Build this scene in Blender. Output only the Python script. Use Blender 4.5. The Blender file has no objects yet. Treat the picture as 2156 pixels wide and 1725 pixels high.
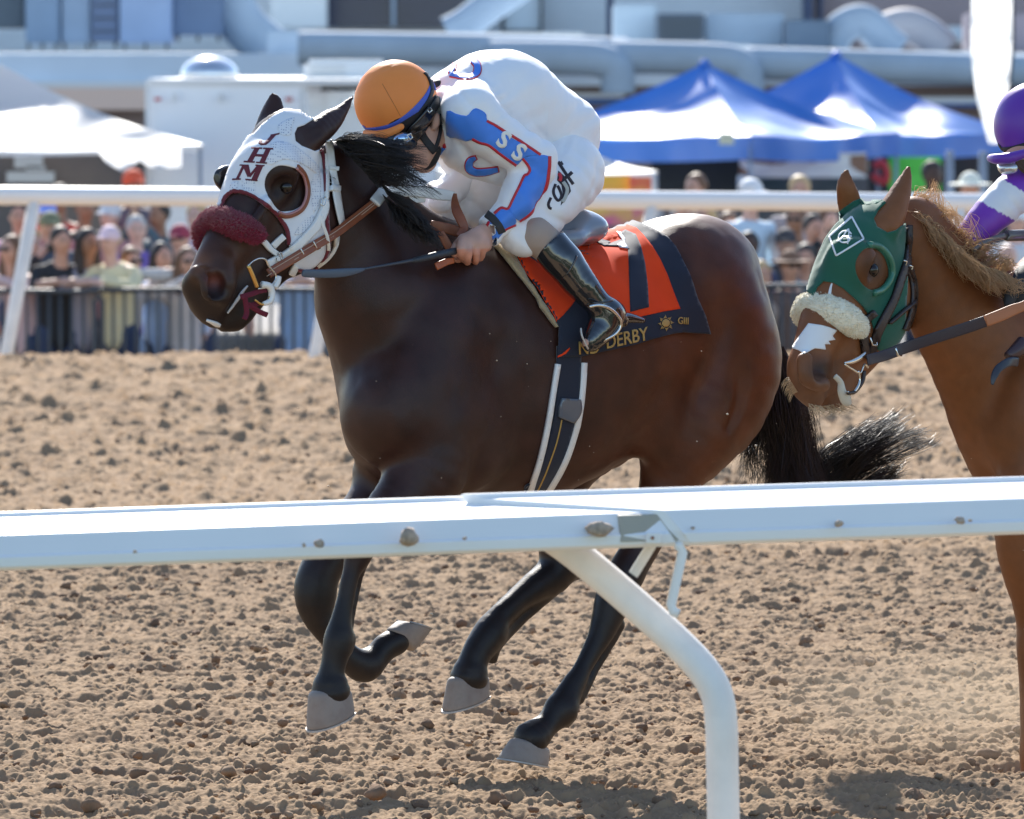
import bpy, bmesh, math, random
import numpy as np
from mathutils import Vector, Matrix
from mathutils.bvhtree import BVHTree
from mathutils.geometry import delaunay_2d_cdt
rnd = random.Random(7)
R = math.radians
# ------------------------------------------------------------------ camera, sky, sun, exposure
SC = bpy.context.scene
COL = SC.collection
EYE = Vector((0, 0, 2.13)); PITCH = math.atan(756.5/11978.0); FV = 11978.0   # picture units: 2156 wide
cam = bpy.data.cameras.new("camera"); camo = bpy.data.objects.new("camera", cam); COL.objects.link(camo)
camo.location = EYE; camo.rotation_euler = (R(90)-PITCH, 0, 0)
cam.sensor_width = 36; cam.lens = 36*FV/2156.0; cam.clip_start = 0.5; cam.clip_end = 3000
cam.dof.use_dof = True; cam.dof.focus_distance = 16.6; cam.dof.aperture_fstop = 6.6
SC.camera = camo
W = bpy.data.worlds.new("World"); SC.world = W; W.use_nodes = True
wn = W.node_tree.nodes; wl = W.node_tree.links; wn.clear()
sky = wn.new('ShaderNodeTexSky'); sky.sky_type = 'NISHITA'; sky.sun_disc = False
SUN_EL, SUN_AZ = R(34), R(-7)
sky.sun_elevation = SUN_EL; sky.sun_rotation = SUN_AZ; sky.air_density = 1.0; sky.dust_density = .4; sky.ozone_density = 2.0
bg = wn.new('ShaderNodeBackground'); bg.inputs['Strength'].default_value = 0.13
wo = wn.new('ShaderNodeOutputWorld'); wl.new(sky.outputs[0], bg.inputs[0]); wl.new(bg.outputs[0], wo.inputs[0])
sl = bpy.data.lights.new("sun", 'SUN'); sl.energy = 5.0; sl.angle = R(0.5); sl.color = (1, 0.95, 0.87)
so = bpy.data.objects.new("sun", sl); COL.objects.link(so)
sdir = Vector((math.sin(SUN_AZ)*math.cos(SUN_EL), math.cos(SUN_AZ)*math.cos(SUN_EL), math.sin(SUN_EL)))
so.rotation_euler = sdir.to_track_quat('Z', 'Y').to_euler(); so.location = (0, 30, 30)
SC.view_settings.view_transform = 'Standard'; SC.view_settings.look = 'None'
SC.view_settings.exposure = 0.92; SC.view_settings.gamma = 1
SC.render.engine = 'CYCLES'
SC.cycles.use_denoising = True
SC.cycles.max_bounces = 6; SC.cycles.transparent_max_bounces = 8
# ------------------------------------------------------------------ picture -> world
cp, sp_ = math.cos(PITCH), math.sin(PITCH)
def ray(x, y):
    u = (x-1078)/FV; v = -(y-862.5)/FV
    return Vector((u, cp + v*sp_, -sp_ + v*cp))
def P(x, y, D):
    r = ray(x, y); return EYE + r*(D/r.y)
def G(x, D, z=0.0):
    """point on a level at height z, depth D, at picture column x"""
    u = (x-1078)/FV
    # depth along view axis
    zc = D*cp - (z-EYE.z)*sp_
    return Vector((u*zc, D, z))
def crop(x0, y0, s):
    return lambda x, y: ((x0+x/s)/1.0617, (y0+y/s)/1.0617)
C1 = crop(380, 180, 2.876); C2 = crop(740, 80, 2.875); C3 = crop(1050, 460, 3.593); C4 = crop(1700, 180, 2.156)
CH = crop(1000, 420, 8.625); CG = crop(1000, 450, 2.156); CP = crop(0, 380, 2.837); CR = crop(1240, 300, 2.055)
CT = crop(1240, 0, 2.055); CL = crop(0, 0, 2.695); CM = crop(600, 0, 2.695); CA = crop(2089, 180, 5.75); CB = crop(2089, 480, 4.31)
CZ = crop(1580, 760, 4.146); CJ = crop(1380, 1100, 5.75)
def plane_pt(x, y, O, n, t=0.0):
    r = ray(x, y); k = ((O + n*t) - EYE).dot(n)/r.dot(n)
    return EYE + r*k
# ------------------------------------------------------------------ scene bookkeeping
def setp(o, label=None, cat=None, group=None, kind=None):
    if label: o['label'] = label
    if cat: o['category'] = cat
    if group: o['group'] = group
    if kind: o['kind'] = kind
    return o
def empty(name, loc, label, cat, group=None):
    o = bpy.data.objects.new(name, None); COL.objects.link(o); o.location = loc; o.empty_display_size = .1
    return setp(o, label, cat, group)
def mesh_np(name, V, F, mat, parent=None, smooth=True, col=None):
    """V (n,3) world coordinates; F (m,3|4) int array or list of lists"""
    me = bpy.data.meshes.new(name)
    V = np.asarray(V, dtype=np.float64)
    org = V.mean(0) if parent is None and len(V) else np.zeros(3)
    if isinstance(F, np.ndarray):
        k = F.shape[1]
        me.vertices.add(len(V)); me.vertices.foreach_set('co', (V-org).astype(np.float32).ravel())
        me.loops.add(F.size); me.loops.foreach_set('vertex_index', F.astype(np.int32).ravel())
        me.polygons.add(len(F)); me.polygons.foreach_set('loop_start', np.arange(0, F.size, k, dtype=np.int32))
        me.polygons.foreach_set('loop_total', np.full(len(F), k, dtype=np.int32))
        me.update(calc_edges=True); me.validate()
    else:
        me.from_pydata([tuple(v) for v in (V-org)], [], F); me.validate()
    if smooth: me.polygons.foreach_set('use_smooth', np.ones(len(me.polygons), dtype=bool))
    if col is not None:
        a = me.attributes.new('col', 'FLOAT_COLOR', 'POINT'); c = np.ones((len(V), 4), np.float32); c[:, :3] = col
        a.data.foreach_set('color', c.ravel())
    if mat: me.materials.append(mat)
    o = bpy.data.objects.new(name, me); COL.objects.link(o)
    if parent is None: o.location = Vector(org)
    else:
        o.parent = parent
        inv = Matrix.Translation(-wloc(parent)); o.matrix_parent_inverse = inv
    return o
def wloc(o):
    l = Vector(o.location)
    p = o.parent
    # parents of parts are either empties at loc or meshes with identity-world data
    if p is not None: return Vector((0, 0, 0))
    return l
def bm_obj(name, bm, mat, parent=None, smooth=False):
    bm.verts.ensure_lookup_table()
    V = np.array([v.co[:] for v in bm.verts]); F = [[v.index for v in f.verts] for f in bm.faces]
    bm.verts.index_update(); F = [[v.index for v in f.verts] for f in bm.faces]
    bm.free()
    return mesh_np(name, V, F, mat, parent, smooth)
# ------------------------------------------------------------------ numpy noise
def _h(ix, iy, iz, s):
    n = (ix*73856093) ^ (iy*19349663) ^ (iz*83492791) ^ (s*2654435761)
    n = (n ^ (n >> 13)) * 1274126177; n = n & 0xffffffff; n = n ^ (n >> 16)
    return (n & 0xffff)/32767.5 - 1.0
def noise3(X, sc, seed=0):
    Q = np.asarray(X)/sc; I = np.floor(Q).astype(np.int64); f = Q-I; f = f*f*(3-2*f); o = 0
    for dx in (0, 1):
        wx = f[..., 0] if dx else 1-f[..., 0]
        for dy in (0, 1):
            wy = f[..., 1] if dy else 1-f[..., 1]
            for dz in (0, 1):
                wz = f[..., 2] if dz else 1-f[..., 2]
                o = o + wx*wy*wz*_h(I[..., 0]+dx, I[..., 1]+dy, I[..., 2]+dz, seed)
    return o
def noise2(x, y, sx, sy, seed=0):
    qx, qy = x/sx, y/sy; ix, iy = np.floor(qx).astype(np.int64), np.floor(qy).astype(np.int64)
    fx, fy = qx-ix, qy-iy; fx = fx*fx*(3-2*fx); fy = fy*fy*(3-2*fy); z = np.zeros_like(ix)
    a = _h(ix, iy, z, seed); b = _h(ix+1, iy, z, seed); c = _h(ix, iy+1, z, seed); d = _h(ix+1, iy+1, z, seed)
    return (a*(1-fx)+b*fx)*(1-fy)+(c*(1-fx)+d*fx)*fy
# ------------------------------------------------------------------ solid field modelling (smooth unions -> one continuous mesh)
def smin(a, b, k):
    if k <= 0: return np.minimum(a, b)
    h = np.clip(0.5+0.5*(b-a)/k, 0, 1); return b*(1-h)+a*h-k*h*(1-h)
def catmull(pts, n=4):
    """pts: list of arrays (x,y,z,r,...)"""
    A = np.array(pts, float)
    if len(A) < 3: 
        return np.array([A[0]+(A[-1]-A[0])*i/n for i in range(n+1)]) if len(A) == 2 else A
    out = []
    for i in range(len(A)-1):
        p0 = A[max(i-1, 0)]; p1 = A[i]; p2 = A[i+1]; p3 = A[min(i+2, len(A)-1)]
        for j in range(n):
            t = j/n
            out.append(.5*((2*p1)+(-p0+p2)*t+(2*p0-5*p1+4*p2-p3)*t*t+(-p0+3*p1-3*p2+p3)*t**3))
    out.append(A[-1]); return np.array(out)
class Field:
    def __init__(s, rs=1.0): s.pr = []; s.rs = rs
    def chain(s, pts, k=.03, squash=None, sub=3, op='u', grow=0.0):
        """pts [(Vector, r)...]; squash (axis, factor): thinner along axis"""
        A = catmull([list(p)+[r] for p, r in pts], sub) if sub > 0 else np.array([list(p)+[r] for p, r in pts])
        A[:, 3] = np.maximum(A[:, 3]*s.rs+grow, .001)
        rm = A[:, 3].max(); lo = (A[:, :3]-A[:, 3:]).min(0); hi = (A[:, :3]+A[:, 3:]).max(0)
        def fn(X):
            d = None
            for i in range(len(A)-1):
                a, b = A[i, :3], A[i+1, :3]; ra, rb = A[i, 3], A[i+1, 3]
                ab = b-a; Y = X-a
                if squash is not None:
                    n = np.array(squash[0]); f = squash[1]
                    # distance of X from the line's sagittal plane is stretched
                    L = (ab@ab) or 1e-9; t = np.clip((Y@ab)/L, 0, 1)
                    W_ = Y-t[..., None]*ab; c = W_@n
                    W_ = W_+((f-1)*c)[..., None]*n
                    e = np.sqrt((W_*W_).sum(-1))-(ra+(rb-ra)*t)
                    e = np.where(np.abs(c) > 0, e/1.0, e)
                else:
                    L = (ab@ab) or 1e-9; t = np.clip((Y@ab)/L, 0, 1)
                    W_ = Y-t[..., None]*ab; e = np.sqrt((W_*W_).sum(-1))-(ra+(rb-ra)*t)
                d = e if d is None else np.minimum(d, e)
            return d
        s.pr.append((fn, lo, hi, k, op)); return s
    def ell(s, c, rad, axes=None, k=.03, op='u', grow=0.0):
        c = np.array(c, float); rad = np.array(rad, float)*s.rs+grow
        M = np.eye(3) if axes is None else np.array([list(a) for a in axes], float)
        rm = rad.max(); m = rad.min()
        def fn(X):
            Y = (X-c)@M.T; k0 = np.sqrt(((Y/rad)**2).sum(-1)); k1 = np.sqrt(((Y/rad**2)**2).sum(-1))
            return k0*(k0-1)/np.maximum(k1, 1e-9)
        s.pr.append((fn, c-rm, c+rm, k, op)); return s
    def custom(s, fn, lo, hi, k=.03, op='u'):
        s.pr.append((fn, np.array(lo, float), np.array(hi, float), k, op)); return s
    def build(s, vox, disp=None):
        U = [p for p in s.pr if p[4] == 'u']
        lo = np.min([p[1] for p in U], 0)-4*vox-.01; hi = np.max([p[2] for p in U], 0)+4*vox+.01
        n = np.ceil((hi-lo)/vox).astype(int)+1
        F = np.full(n, 0.3, np.float32)
        ax = [lo[i]+vox*np.arange(n[i]) for i in range(3)]
        for fn, l, h, k, op in s.pr:
            pad = k+3*vox
            i0 = np.maximum(np.floor((l-pad-lo)/vox).astype(int), 0); i1 = np.minimum(np.ceil((h+pad-lo)/vox).astype(int)+1, n)
            if (i1 <= i0).any(): continue
            X = np.stack(np.meshgrid(*[ax[i][i0[i]:i1[i]] for i in range(3)], indexing='ij'), -1)
            d = fn(X); sl_ = tuple(slice(i0[i], i1[i]) for i in range(3))
            if op == 'u': F[sl_] = smin(F[sl_], d, k)
            elif op == 's': F[sl_] = -smin(-F[sl_], d, k)
            elif op == 'i': 
                F[sl_] = -smin(-F[sl_], -d, k)
        if disp is not None:
            near = np.abs(F) < 3*vox
            idx = np.argwhere(near); X = lo+idx*vox
            F[near] += disp(X).astype(np.float32)
        return surfnet(F, lo, vox)
def surfnet(F, lo, vox):
    S = F < 0
    n = F.shape
    c = np.zeros((n[0]-1, n[1]-1, n[2]-1), np.int8)
    for dx in (0, 1):
        for dy in (0, 1):
            for dz in (0, 1): c += S[dx:n[0]-1+dx, dy:n[1]-1+dy, dz:n[2]-1+dz]
    act = np.argwhere((c > 0) & (c < 8)); m = len(act)
    idg = -np.ones(c.shape, np.int64); idg[tuple(act.T)] = np.arange(m)
    cor = {}
    for dx in (0, 1):
        for dy in (0, 1):
            for dz in (0, 1): cor[dx, dy, dz] = F[act[:, 0]+dx, act[:, 1]+dy, act[:, 2]+dz].astype(float)
    acc = np.zeros((m, 3)); cnt = np.zeros(m)
    for a in cor:
        for ax in range(3):
            if a[ax] == 0:
                b = list(a); b[ax] = 1; b = tuple(b); fa, fb = cor[a], cor[b]
                x = (fa < 0) != (fb < 0); t = np.where(x, fa/np.where(x, fa-fb, 1), 0)
                p = np.array(a, float)[None, :].repeat(m, 0); p[:, ax] += t
                acc[x] += p[x]; cnt[x] += 1
    V = lo+(act+acc/cnt[:, None])*vox
    faces = []
    for ax in range(3):
        o1, o2 = [(1, 2), (2, 0), (0, 1)][ax]
        sA = [slice(1, n[i]-1) for i in range(3)]; sA[ax] = slice(0, n[ax]-1)
        sB = list(sA); sB[ax] = slice(1, n[ax])
        A = S[tuple(sA)]; B = S[tuple(sB)]
        e = np.argwhere(A != B); off = np.array([1, 1, 1]); off[ax] = 0
        flip = A[tuple(e.T)]; e = e+off
        def cell(d1, d2):
            q = e.copy(); q[:, o1] -= d1; q[:, o2] -= d2
            return idg[q[:, 0], q[:, 1], q[:, 2]]
        q = np.stack([cell(1, 1), cell(0, 1), cell(0, 0), cell(1, 0)], 1)
        q = np.where(flip[:, None], q, q[:, ::-1]); faces.append(q)
    return V, np.concatenate(faces)
def relax(V, F, it=2, lam=.5):
    n = len(V); V = V.copy()
    e = np.concatenate([F[:, [0, 1]], F[:, [1, 2]], F[:, [2, 3]], F[:, [3, 0]]]) if F.shape[1] == 4 else np.concatenate([F[:, [0, 1]], F[:, [1, 2]], F[:, [2, 0]]])
    deg = np.bincount(e.ravel(), minlength=n).astype(float)
    def lap(V):
        s = np.zeros_like(V)
        for i in range(3): s[:, i] = np.bincount(e[:, 0], V[e[:, 1], i], n)+np.bincount(e[:, 1], V[e[:, 0], i], n)
        return s/np.maximum(deg, 1)[:, None]-V
    for _ in range(it):
        V = V+lam*lap(V); V = V-(lam+.02)*lap(V)*.9
    return V
def vnormals(V, F):
    a = V[F[:, 2]]-V[F[:, 0]]; b = V[F[:, -1]]-V[F[:, 1]]; fn = np.cross(a, b); N = np.zeros_like(V)
    for j in range(F.shape[1]):
        for i in range(3): N[:, i] += np.bincount(F[:, j], fn[:, i], len(V))
    return N/np.maximum(np.linalg.norm(N, axis=1), 1e-12)[:, None]
def pixn(V):
    """world -> picture coordinates"""
    X = np.asarray(V)-np.array(EYE); yc = X[:, 1]*cp - X[:, 2]*sp_; zc = X[:, 1]*sp_ + X[:, 2]*cp
    return np.stack([1078+FV*X[:, 0]/yc, 862.5-FV*zc/yc], 1)
class Surf:
    def __init__(s, V, F):
        s.V, s.F = V, F; s.t = BVHTree.FromPolygons([tuple(v) for v in V], [tuple(int(i) for i in f) for f in F])
        s.D = float(np.median(V[:, 1]))
    def hit(s, x, y, Dg=None):
        r = ray(x, y).normalized()
        h = s.t.ray_cast(EYE, r)
        if h[0] is not None:
            n = h[1]
            if n.dot(r) > 0: n = -n
            return h[0], n, True
        # beyond the outline: closest point of the surface to the ray
        p = EYE+r*((Dg or s.D)/r.y); 
        for _ in range(6):
            q = s.t.find_nearest(p); 
            p = EYE+r*((q[0]-EYE).dot(r))
        return q[0], q[1], False
def inpoly(x, y, poly):
    x = np.asarray(x); y = np.asarray(y); c = np.zeros(x.shape, bool); n = len(poly)
    for i in range(n):
        x0, y0 = poly[i]; x1, y1 = poly[(i+1) % n]
        k = ((y0 > y) != (y1 > y)); 
        xx = (x1-x0)*(y-y0)/((y1-y0) if y1 != y0 else 1e-9)+x0
        c ^= k & (x < xx)
    return c
def densify(poly, step, closed=True):
    out = []
    n = len(poly)
    for i in range(n if closed else n-1):
        a = np.array(poly[i], float); b = np.array(poly[(i+1) % n], float); m = max(1, int(np.ceil(np.linalg.norm(b-a)/step)))
        for j in range(m): out.append(tuple(a+(b-a)*j/m))
    if not closed: out.append(tuple(poly[-1]))
    return out
def smoothpoly(pts, closed=True, n=4):
    A = [np.array(p, float) for p in pts]; out = []; N = len(A)
    rng = range(N) if closed else range(N-1)
    for i in rng:
        g = (lambda j: A[j % N]) if closed else (lambda j: A[min(max(j, 0), N-1)])
        p0, p1, p2, p3 = g(i-1), g(i), g(i+1), g(i+2)
        for j in range(n):
            t = j/n; out.append(tuple(.5*((2*p1)+(-p0+p2)*t+(2*p0-5*p1+4*p2-p3)*t*t+(-p0+3*p1-3*p2+p3)*t**3)))
    if not closed: out.append(tuple(A[-1]))
    return out
def decal(name, poly, surf, off, mat, parent, holes=(), step=6.0, thick=None, label=None, wav=None):
    """a thin sheet lying on a surface: outline given in picture coordinates, laid on the surface and given thickness"""
    thick = thick if thick is not None else off*.9
    loops = [densify(poly, step)]+[densify(h, step) for h in holes]
    v2 = []; ed = []
    for L in loops:
        b = len(v2); v2 += [Vector(p) for p in L]; ed += [(b+i, b+(i+1) % len(L)) for i in range(len(L))]
    A = np.array(poly); x0, y0 = A.min(0); x1, y1 = A.max(0)
    gx, gy = np.meshgrid(np.arange(x0+step/2, x1, step), np.arange(y0+step/2, y1, step)); gx = gx.ravel(); gy = gy.ravel()
    k = inpoly(gx, gy, poly)
    for h in holes: k &= ~inpoly(gx, gy, h)
    gx, gy = gx[k], gy[k]
    if len(gx):
        B = np.array([tuple(v) for v in v2]); 
        dd = np.min(np.hypot(gx[:, None]-B[None, :, 0], gy[:, None]-B[None, :, 1]), 1); gx, gy = gx[dd > step*.5], gy[dd > step*.5]
    v2 += [Vector((float(a), float(b))) for a, b in zip(gx, gy)]
    vo, eo, fo, *_ = delaunay_2d_cdt(v2, ed, [], 0, 1e-4)
    F = []
    for f in fo:
        cx = sum(vo[i].x for i in f)/3; cy = sum(vo[i].y for i in f)/3
        if inpoly(np.array([cx]), np.array([cy]), poly)[0] and not any(inpoly(np.array([cx]), np.array([cy]), h)[0] for h in holes): F.append(tuple(f))
    if not F: return None
    surfs = surf if isinstance(surf, (list, tuple)) else [surf]
    P3 = []; N3 = []
    ds = [h[0].y for h in (surfs[0].hit(v.x, v.y) for v in vo[::max(1, len(vo)//40)]) if h[2]]; Dg = float(np.median(ds)) if ds else None
    for v in vo:
        best = None
        for s_ in surfs:
            h = s_.hit(v.x, v.y, Dg)
            if Dg and h[2] and h[0].y > Dg+.45:
                q_ = s_.t.find_nearest(P(v.x, v.y, Dg)); h = (q_[0], q_[1], False)
            key = (0 if h[2] else 1, (h[0]-EYE).length)
            if best is None or key < best[0]: best = (key, h)
        P3.append(best[1][0][:]); N3.append(best[1][1][:])
    P3 = np.array(P3); N3 = np.array(N3)
    F = np.array(F)
    # smooth the direction of the normals a little
    for _ in range(3):
        S = np.zeros_like(N3)
        for a, b in ((0, 1), (1, 2), (2, 0)):
            for i in range(3): S[:, i] += np.bincount(F[:, a], N3[F[:, b], i], len(N3))+np.bincount(F[:, b], N3[F[:, a], i], len(N3))
        N3 = N3+S*.15; N3 /= np.maximum(np.linalg.norm(N3, axis=1), 1e-9)[:, None]
    w = off if wav is None else off+wav(P3)
    T = P3+N3*(w[:, None] if isinstance(w, np.ndarray) else w); Bk = T-N3*thick
    # orient faces toward the outside
    fn = np.cross(T[F[:, 1]]-T[F[:, 0]], T[F[:, 2]]-T[F[:, 0]]); fl = (fn*N3[F[:, 0]]).sum(1) < 0; F[fl] = F[fl][:, ::-1]
    m = len(T); V = np.concatenate([T, Bk])
    from collections import Counter
    ec = {}
    for f in F:
        for i in range(3):
            a, b = int(f[i]), int(f[(i+1) % 3]); ec[(a, b)] = 1
    side = [[b, a, a+m, b+m] for (a, b) in ec if (b, a) not in ec]
    faces = [list(map(int, f)) for f in F]+[[int(f[2])+m, int(f[1])+m, int(f[0])+m] for f in F]+side
    o = mesh_np(name, V, faces, mat, parent, True)
    if label: o['label'] = label
    return o
def striphull(path, w):
    """polygon of a band of width w (or list of widths) round a path"""
    A = [np.array(p, float) for p in path]; n = len(A); L = []; Rr = []
    for i, p in enumerate(A):
        d = A[min(i+1, n-1)]-A[max(i-1, 0)]; d = d/max(np.linalg.norm(d), 1e-9); q = np.array([-d[1], d[0]])
        ww = (w[i] if isinstance(w, (list, tuple)) else w)/2
        L.append(tuple(p+q*ww)); Rr.append(tuple(p-q*ww))
    return L+Rr[::-1]
def strap(name, path, w, surf, off, mat, parent, sm=True, step=5.0, thick=None, label=None):
    if sm and len(path) > 2:
        if isinstance(w, (list, tuple)):
            q = smoothpoly([tuple(p)+(ww,) for p, ww in zip(path, w)], False, 5); path = [(a[0], a[1]) for a in q]; w = [a[2] for a in q]
        else: path = smoothpoly(path, False, 5)
    return decal(name, striphull(path, w), surf, off, mat, parent, step=step, thick=thick, label=label)
def tube(name, pts, mat, parent=None, n=10, sub=5, flat=None, caps=True):
    """round or flat tube through [(Vector, r)]; flat=(axis, factor) widens across the axis"""
    A = catmull([list(p)+[r] for p, r in pts], sub) if sub else np.array([list(p)+[r] for p, r in pts]); V = []; F = []
    up = np.array(flat[0], float) if flat else np.array((0.13, .31, .94)); prev = None
    for i in range(len(A)):
        d = A[min(i+1, len(A)-1), :3]-A[max(i-1, 0), :3]; d /= max(np.linalg.norm(d), 1e-9)
        if flat or prev is None: a = np.cross(d, up)
        else: a = prev-d*(prev@d)
        a /= max(np.linalg.norm(a), 1e-9); prev = a; b = np.cross(a, d)
        for j in range(n):
            t = 2*math.pi*j/n; ca, sa = math.cos(t), math.sin(t)
            if flat:
                ca = math.copysign(abs(ca)**.5, ca); sa = math.copysign(abs(sa)**.5, sa)
            V.append(A[i, :3]+A[i, 3]*(a*ca+b*sa*(flat[1] if flat else 1)))
    for i in range(len(A)-1):
        for j in range(n): F.append([i*n+j, i*n+(j+1) % n, (i+1)*n+(j+1) % n, (i+1)*n+j])
    if caps: F.append(list(range(n))[::-1]); F.append([(len(A)-1)*n+j for j in range(n)])
    return mesh_np(name, V, F, mat, parent, True)
def merge(parts):
    """join (V,F) lists"""
    Vs = []; Fs = []; b = 0
    for V, F in parts:
        Vs.append(np.asarray(V)); Fs += [[int(i)+b for i in f] for f in F]; b += len(V)
    return np.concatenate(Vs), Fs
def strands(name, curves, mat, parent, r=.0011, n=3, seg=9, taper=.25):
    """hair: each curve a list of control Vectors; all strands of one head of hair in one mesh"""
    Vs = []; Fs = []; b = 0
    for c in curves:
        A = catmull([list(p) for p in c], max(1, seg//(len(c)-1)))
        m = len(A); D = np.gradient(A, axis=0); D /= np.maximum(np.linalg.norm(D, axis=1), 1e-9)[:, None]
        a = np.cross(D, np.array((.2, .9, .1))); a /= np.maximum(np.linalg.norm(a, axis=1), 1e-9)[:, None]; bb = np.cross(a, D)
        rr = r*(1-(1-taper)*np.linspace(0, 1, m)**2)
        for j in range(n):
            t = 2*math.pi*j/n; Vs.append(A+(a*math.cos(t)+bb*math.sin(t))*rr[:, None])
        i = np.arange(m-1)
        for j in range(n):
            j2 = (j+1) % n
            Fs.append(np.stack([b+j*m+i, b+j*m+i+1, b+j2*m+i+1, b+j2*m+i], 1))
        b += m*n
    return mesh_np(name, np.concatenate(Vs), np.concatenate(Fs), mat, parent, True)
# ------------------------------------------------------------------ materials
MATS = {}
def mat(name, color=(), rough=.6, metal=0.0, spec=.5, var=0.0, vscale=8.0, bump=0.0, bscale=200.0, bdist=.002, attr=False, coat=0.0, sheen=0.0,
        trans=0.0, sss=0.0, aniso=None, alpha=None, color2=None, sheen_tint=None, emit=None, ior=None, fine=None):
    if name in MATS: return MATS[name]
    m = bpy.data.materials.new(name); m.use_nodes = True; N = m.node_tree.nodes; L = m.node_tree.links
    b = N['Principled BSDF']; b.inputs['Roughness'].default_value = rough; b.inputs['Metallic'].default_value = metal
    b.inputs['Specular IOR Level'].default_value = spec; b.inputs['Coat Weight'].default_value = coat; b.inputs['Sheen Weight'].default_value = sheen
    b.inputs['Coat Roughness'].default_value = .12
    b.inputs['Base Color'].default_value = (*color, 1)
    if sheen: b.inputs['Sheen Roughness'].default_value = .4
    if sheen_tint: b.inputs['Sheen Tint'].default_value = (*sheen_tint, 1)
    if trans: b.inputs['Transmission Weight'].default_value = trans
    if ior: b.inputs['IOR'].default_value = ior
    if sss: b.inputs['Subsurface Weight'].default_value = sss; b.inputs['Subsurface Radius'].default_value = (.01, .004, .002); b.inputs['Subsurface Scale'].default_value = 1
    tc = N.new('ShaderNodeTexCoord')
    src = None
    if attr:
        at = N.new('ShaderNodeAttribute'); at.attribute_name = 'col'; src = at.outputs['Color']
    if var or color2:
        nz = N.new('ShaderNodeTexNoise'); nz.inputs['Scale'].default_value = vscale; nz.inputs['Detail'].default_value = 6; L.new(tc.outputs['Object'], nz.inputs['Vector'])
        if color2:
            mx = N.new('ShaderNodeMix'); mx.data_type = 'RGBA'; mr = N.new('ShaderNodeMapRange'); mr.inputs[1].default_value = .4; mr.inputs[2].default_value = .62
            L.new(nz.outputs['Fac'], mr.inputs[0]); L.new(mr.outputs[0], mx.inputs['Factor']); mx.inputs['A'].default_value = (*color, 1); mx.inputs['B'].default_value = (*color2, 1)
            src = mx.outputs['Result']
        if var:
            hs = N.new('ShaderNodeHueSaturation'); mr = N.new('ShaderNodeMapRange'); mr.inputs[1].default_value = .25; mr.inputs[2].default_value = .75
            mr.inputs[3].default_value = 1-var; mr.inputs[4].default_value = 1+var; L.new(nz.outputs['Fac'], mr.inputs[0]); L.new(mr.outputs[0], hs.inputs['Value'])
            if src is not None: L.new(src, hs.inputs['Color'])
            else: hs.inputs['Color'].default_value = (*color, 1)
            src = hs.outputs[0]
    if src is not None: L.new(src, b.inputs['Base Color'])
    if bump:
        nb = N.new('ShaderNodeTexNoise'); nb.inputs['Scale'].default_value = bscale; nb.inputs['Detail'].default_value = 4; L.new(tc.outputs['Object'], nb.inputs['Vector'])
        bp = N.new('ShaderNodeBump'); bp.inputs['Strength'].default_value = bump; bp.inputs['Distance'].default_value = bdist
        L.new(nb.outputs['Fac'], bp.inputs['Height']); L.new(bp.outputs[0], b.inputs['Normal'])
    if emit: b.inputs['Emission Color'].default_value = (*emit[0], 1); b.inputs['Emission Strength'].default_value = emit[1]
    if alpha is not None: b.inputs['Alpha'].default_value = alpha
    MATS[name] = m; return m
M_DIRT = mat('track_dirt', (.345, .236, .145), .95, spec=.1, color2=(.255, .172, .106), var=.20, vscale=2.2, bump=.6, bscale=160, bdist=.003)
M_CLOD = mat('dirt_clods', (.29, .20, .14), .95, spec=.15, var=.35, vscale=9, bump=.8, bscale=90, bdist=.004)
M_WHITE = mat('white_rail_paint', (.88, .87, .86), .30, spec=.5, var=.03, vscale=3, bump=.05, bscale=40)
M_POST = mat('white_scuffed_pipe', (.90, .86, .81), .5, spec=.3, var=.10, vscale=9, bump=.08, bscale=60)
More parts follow.
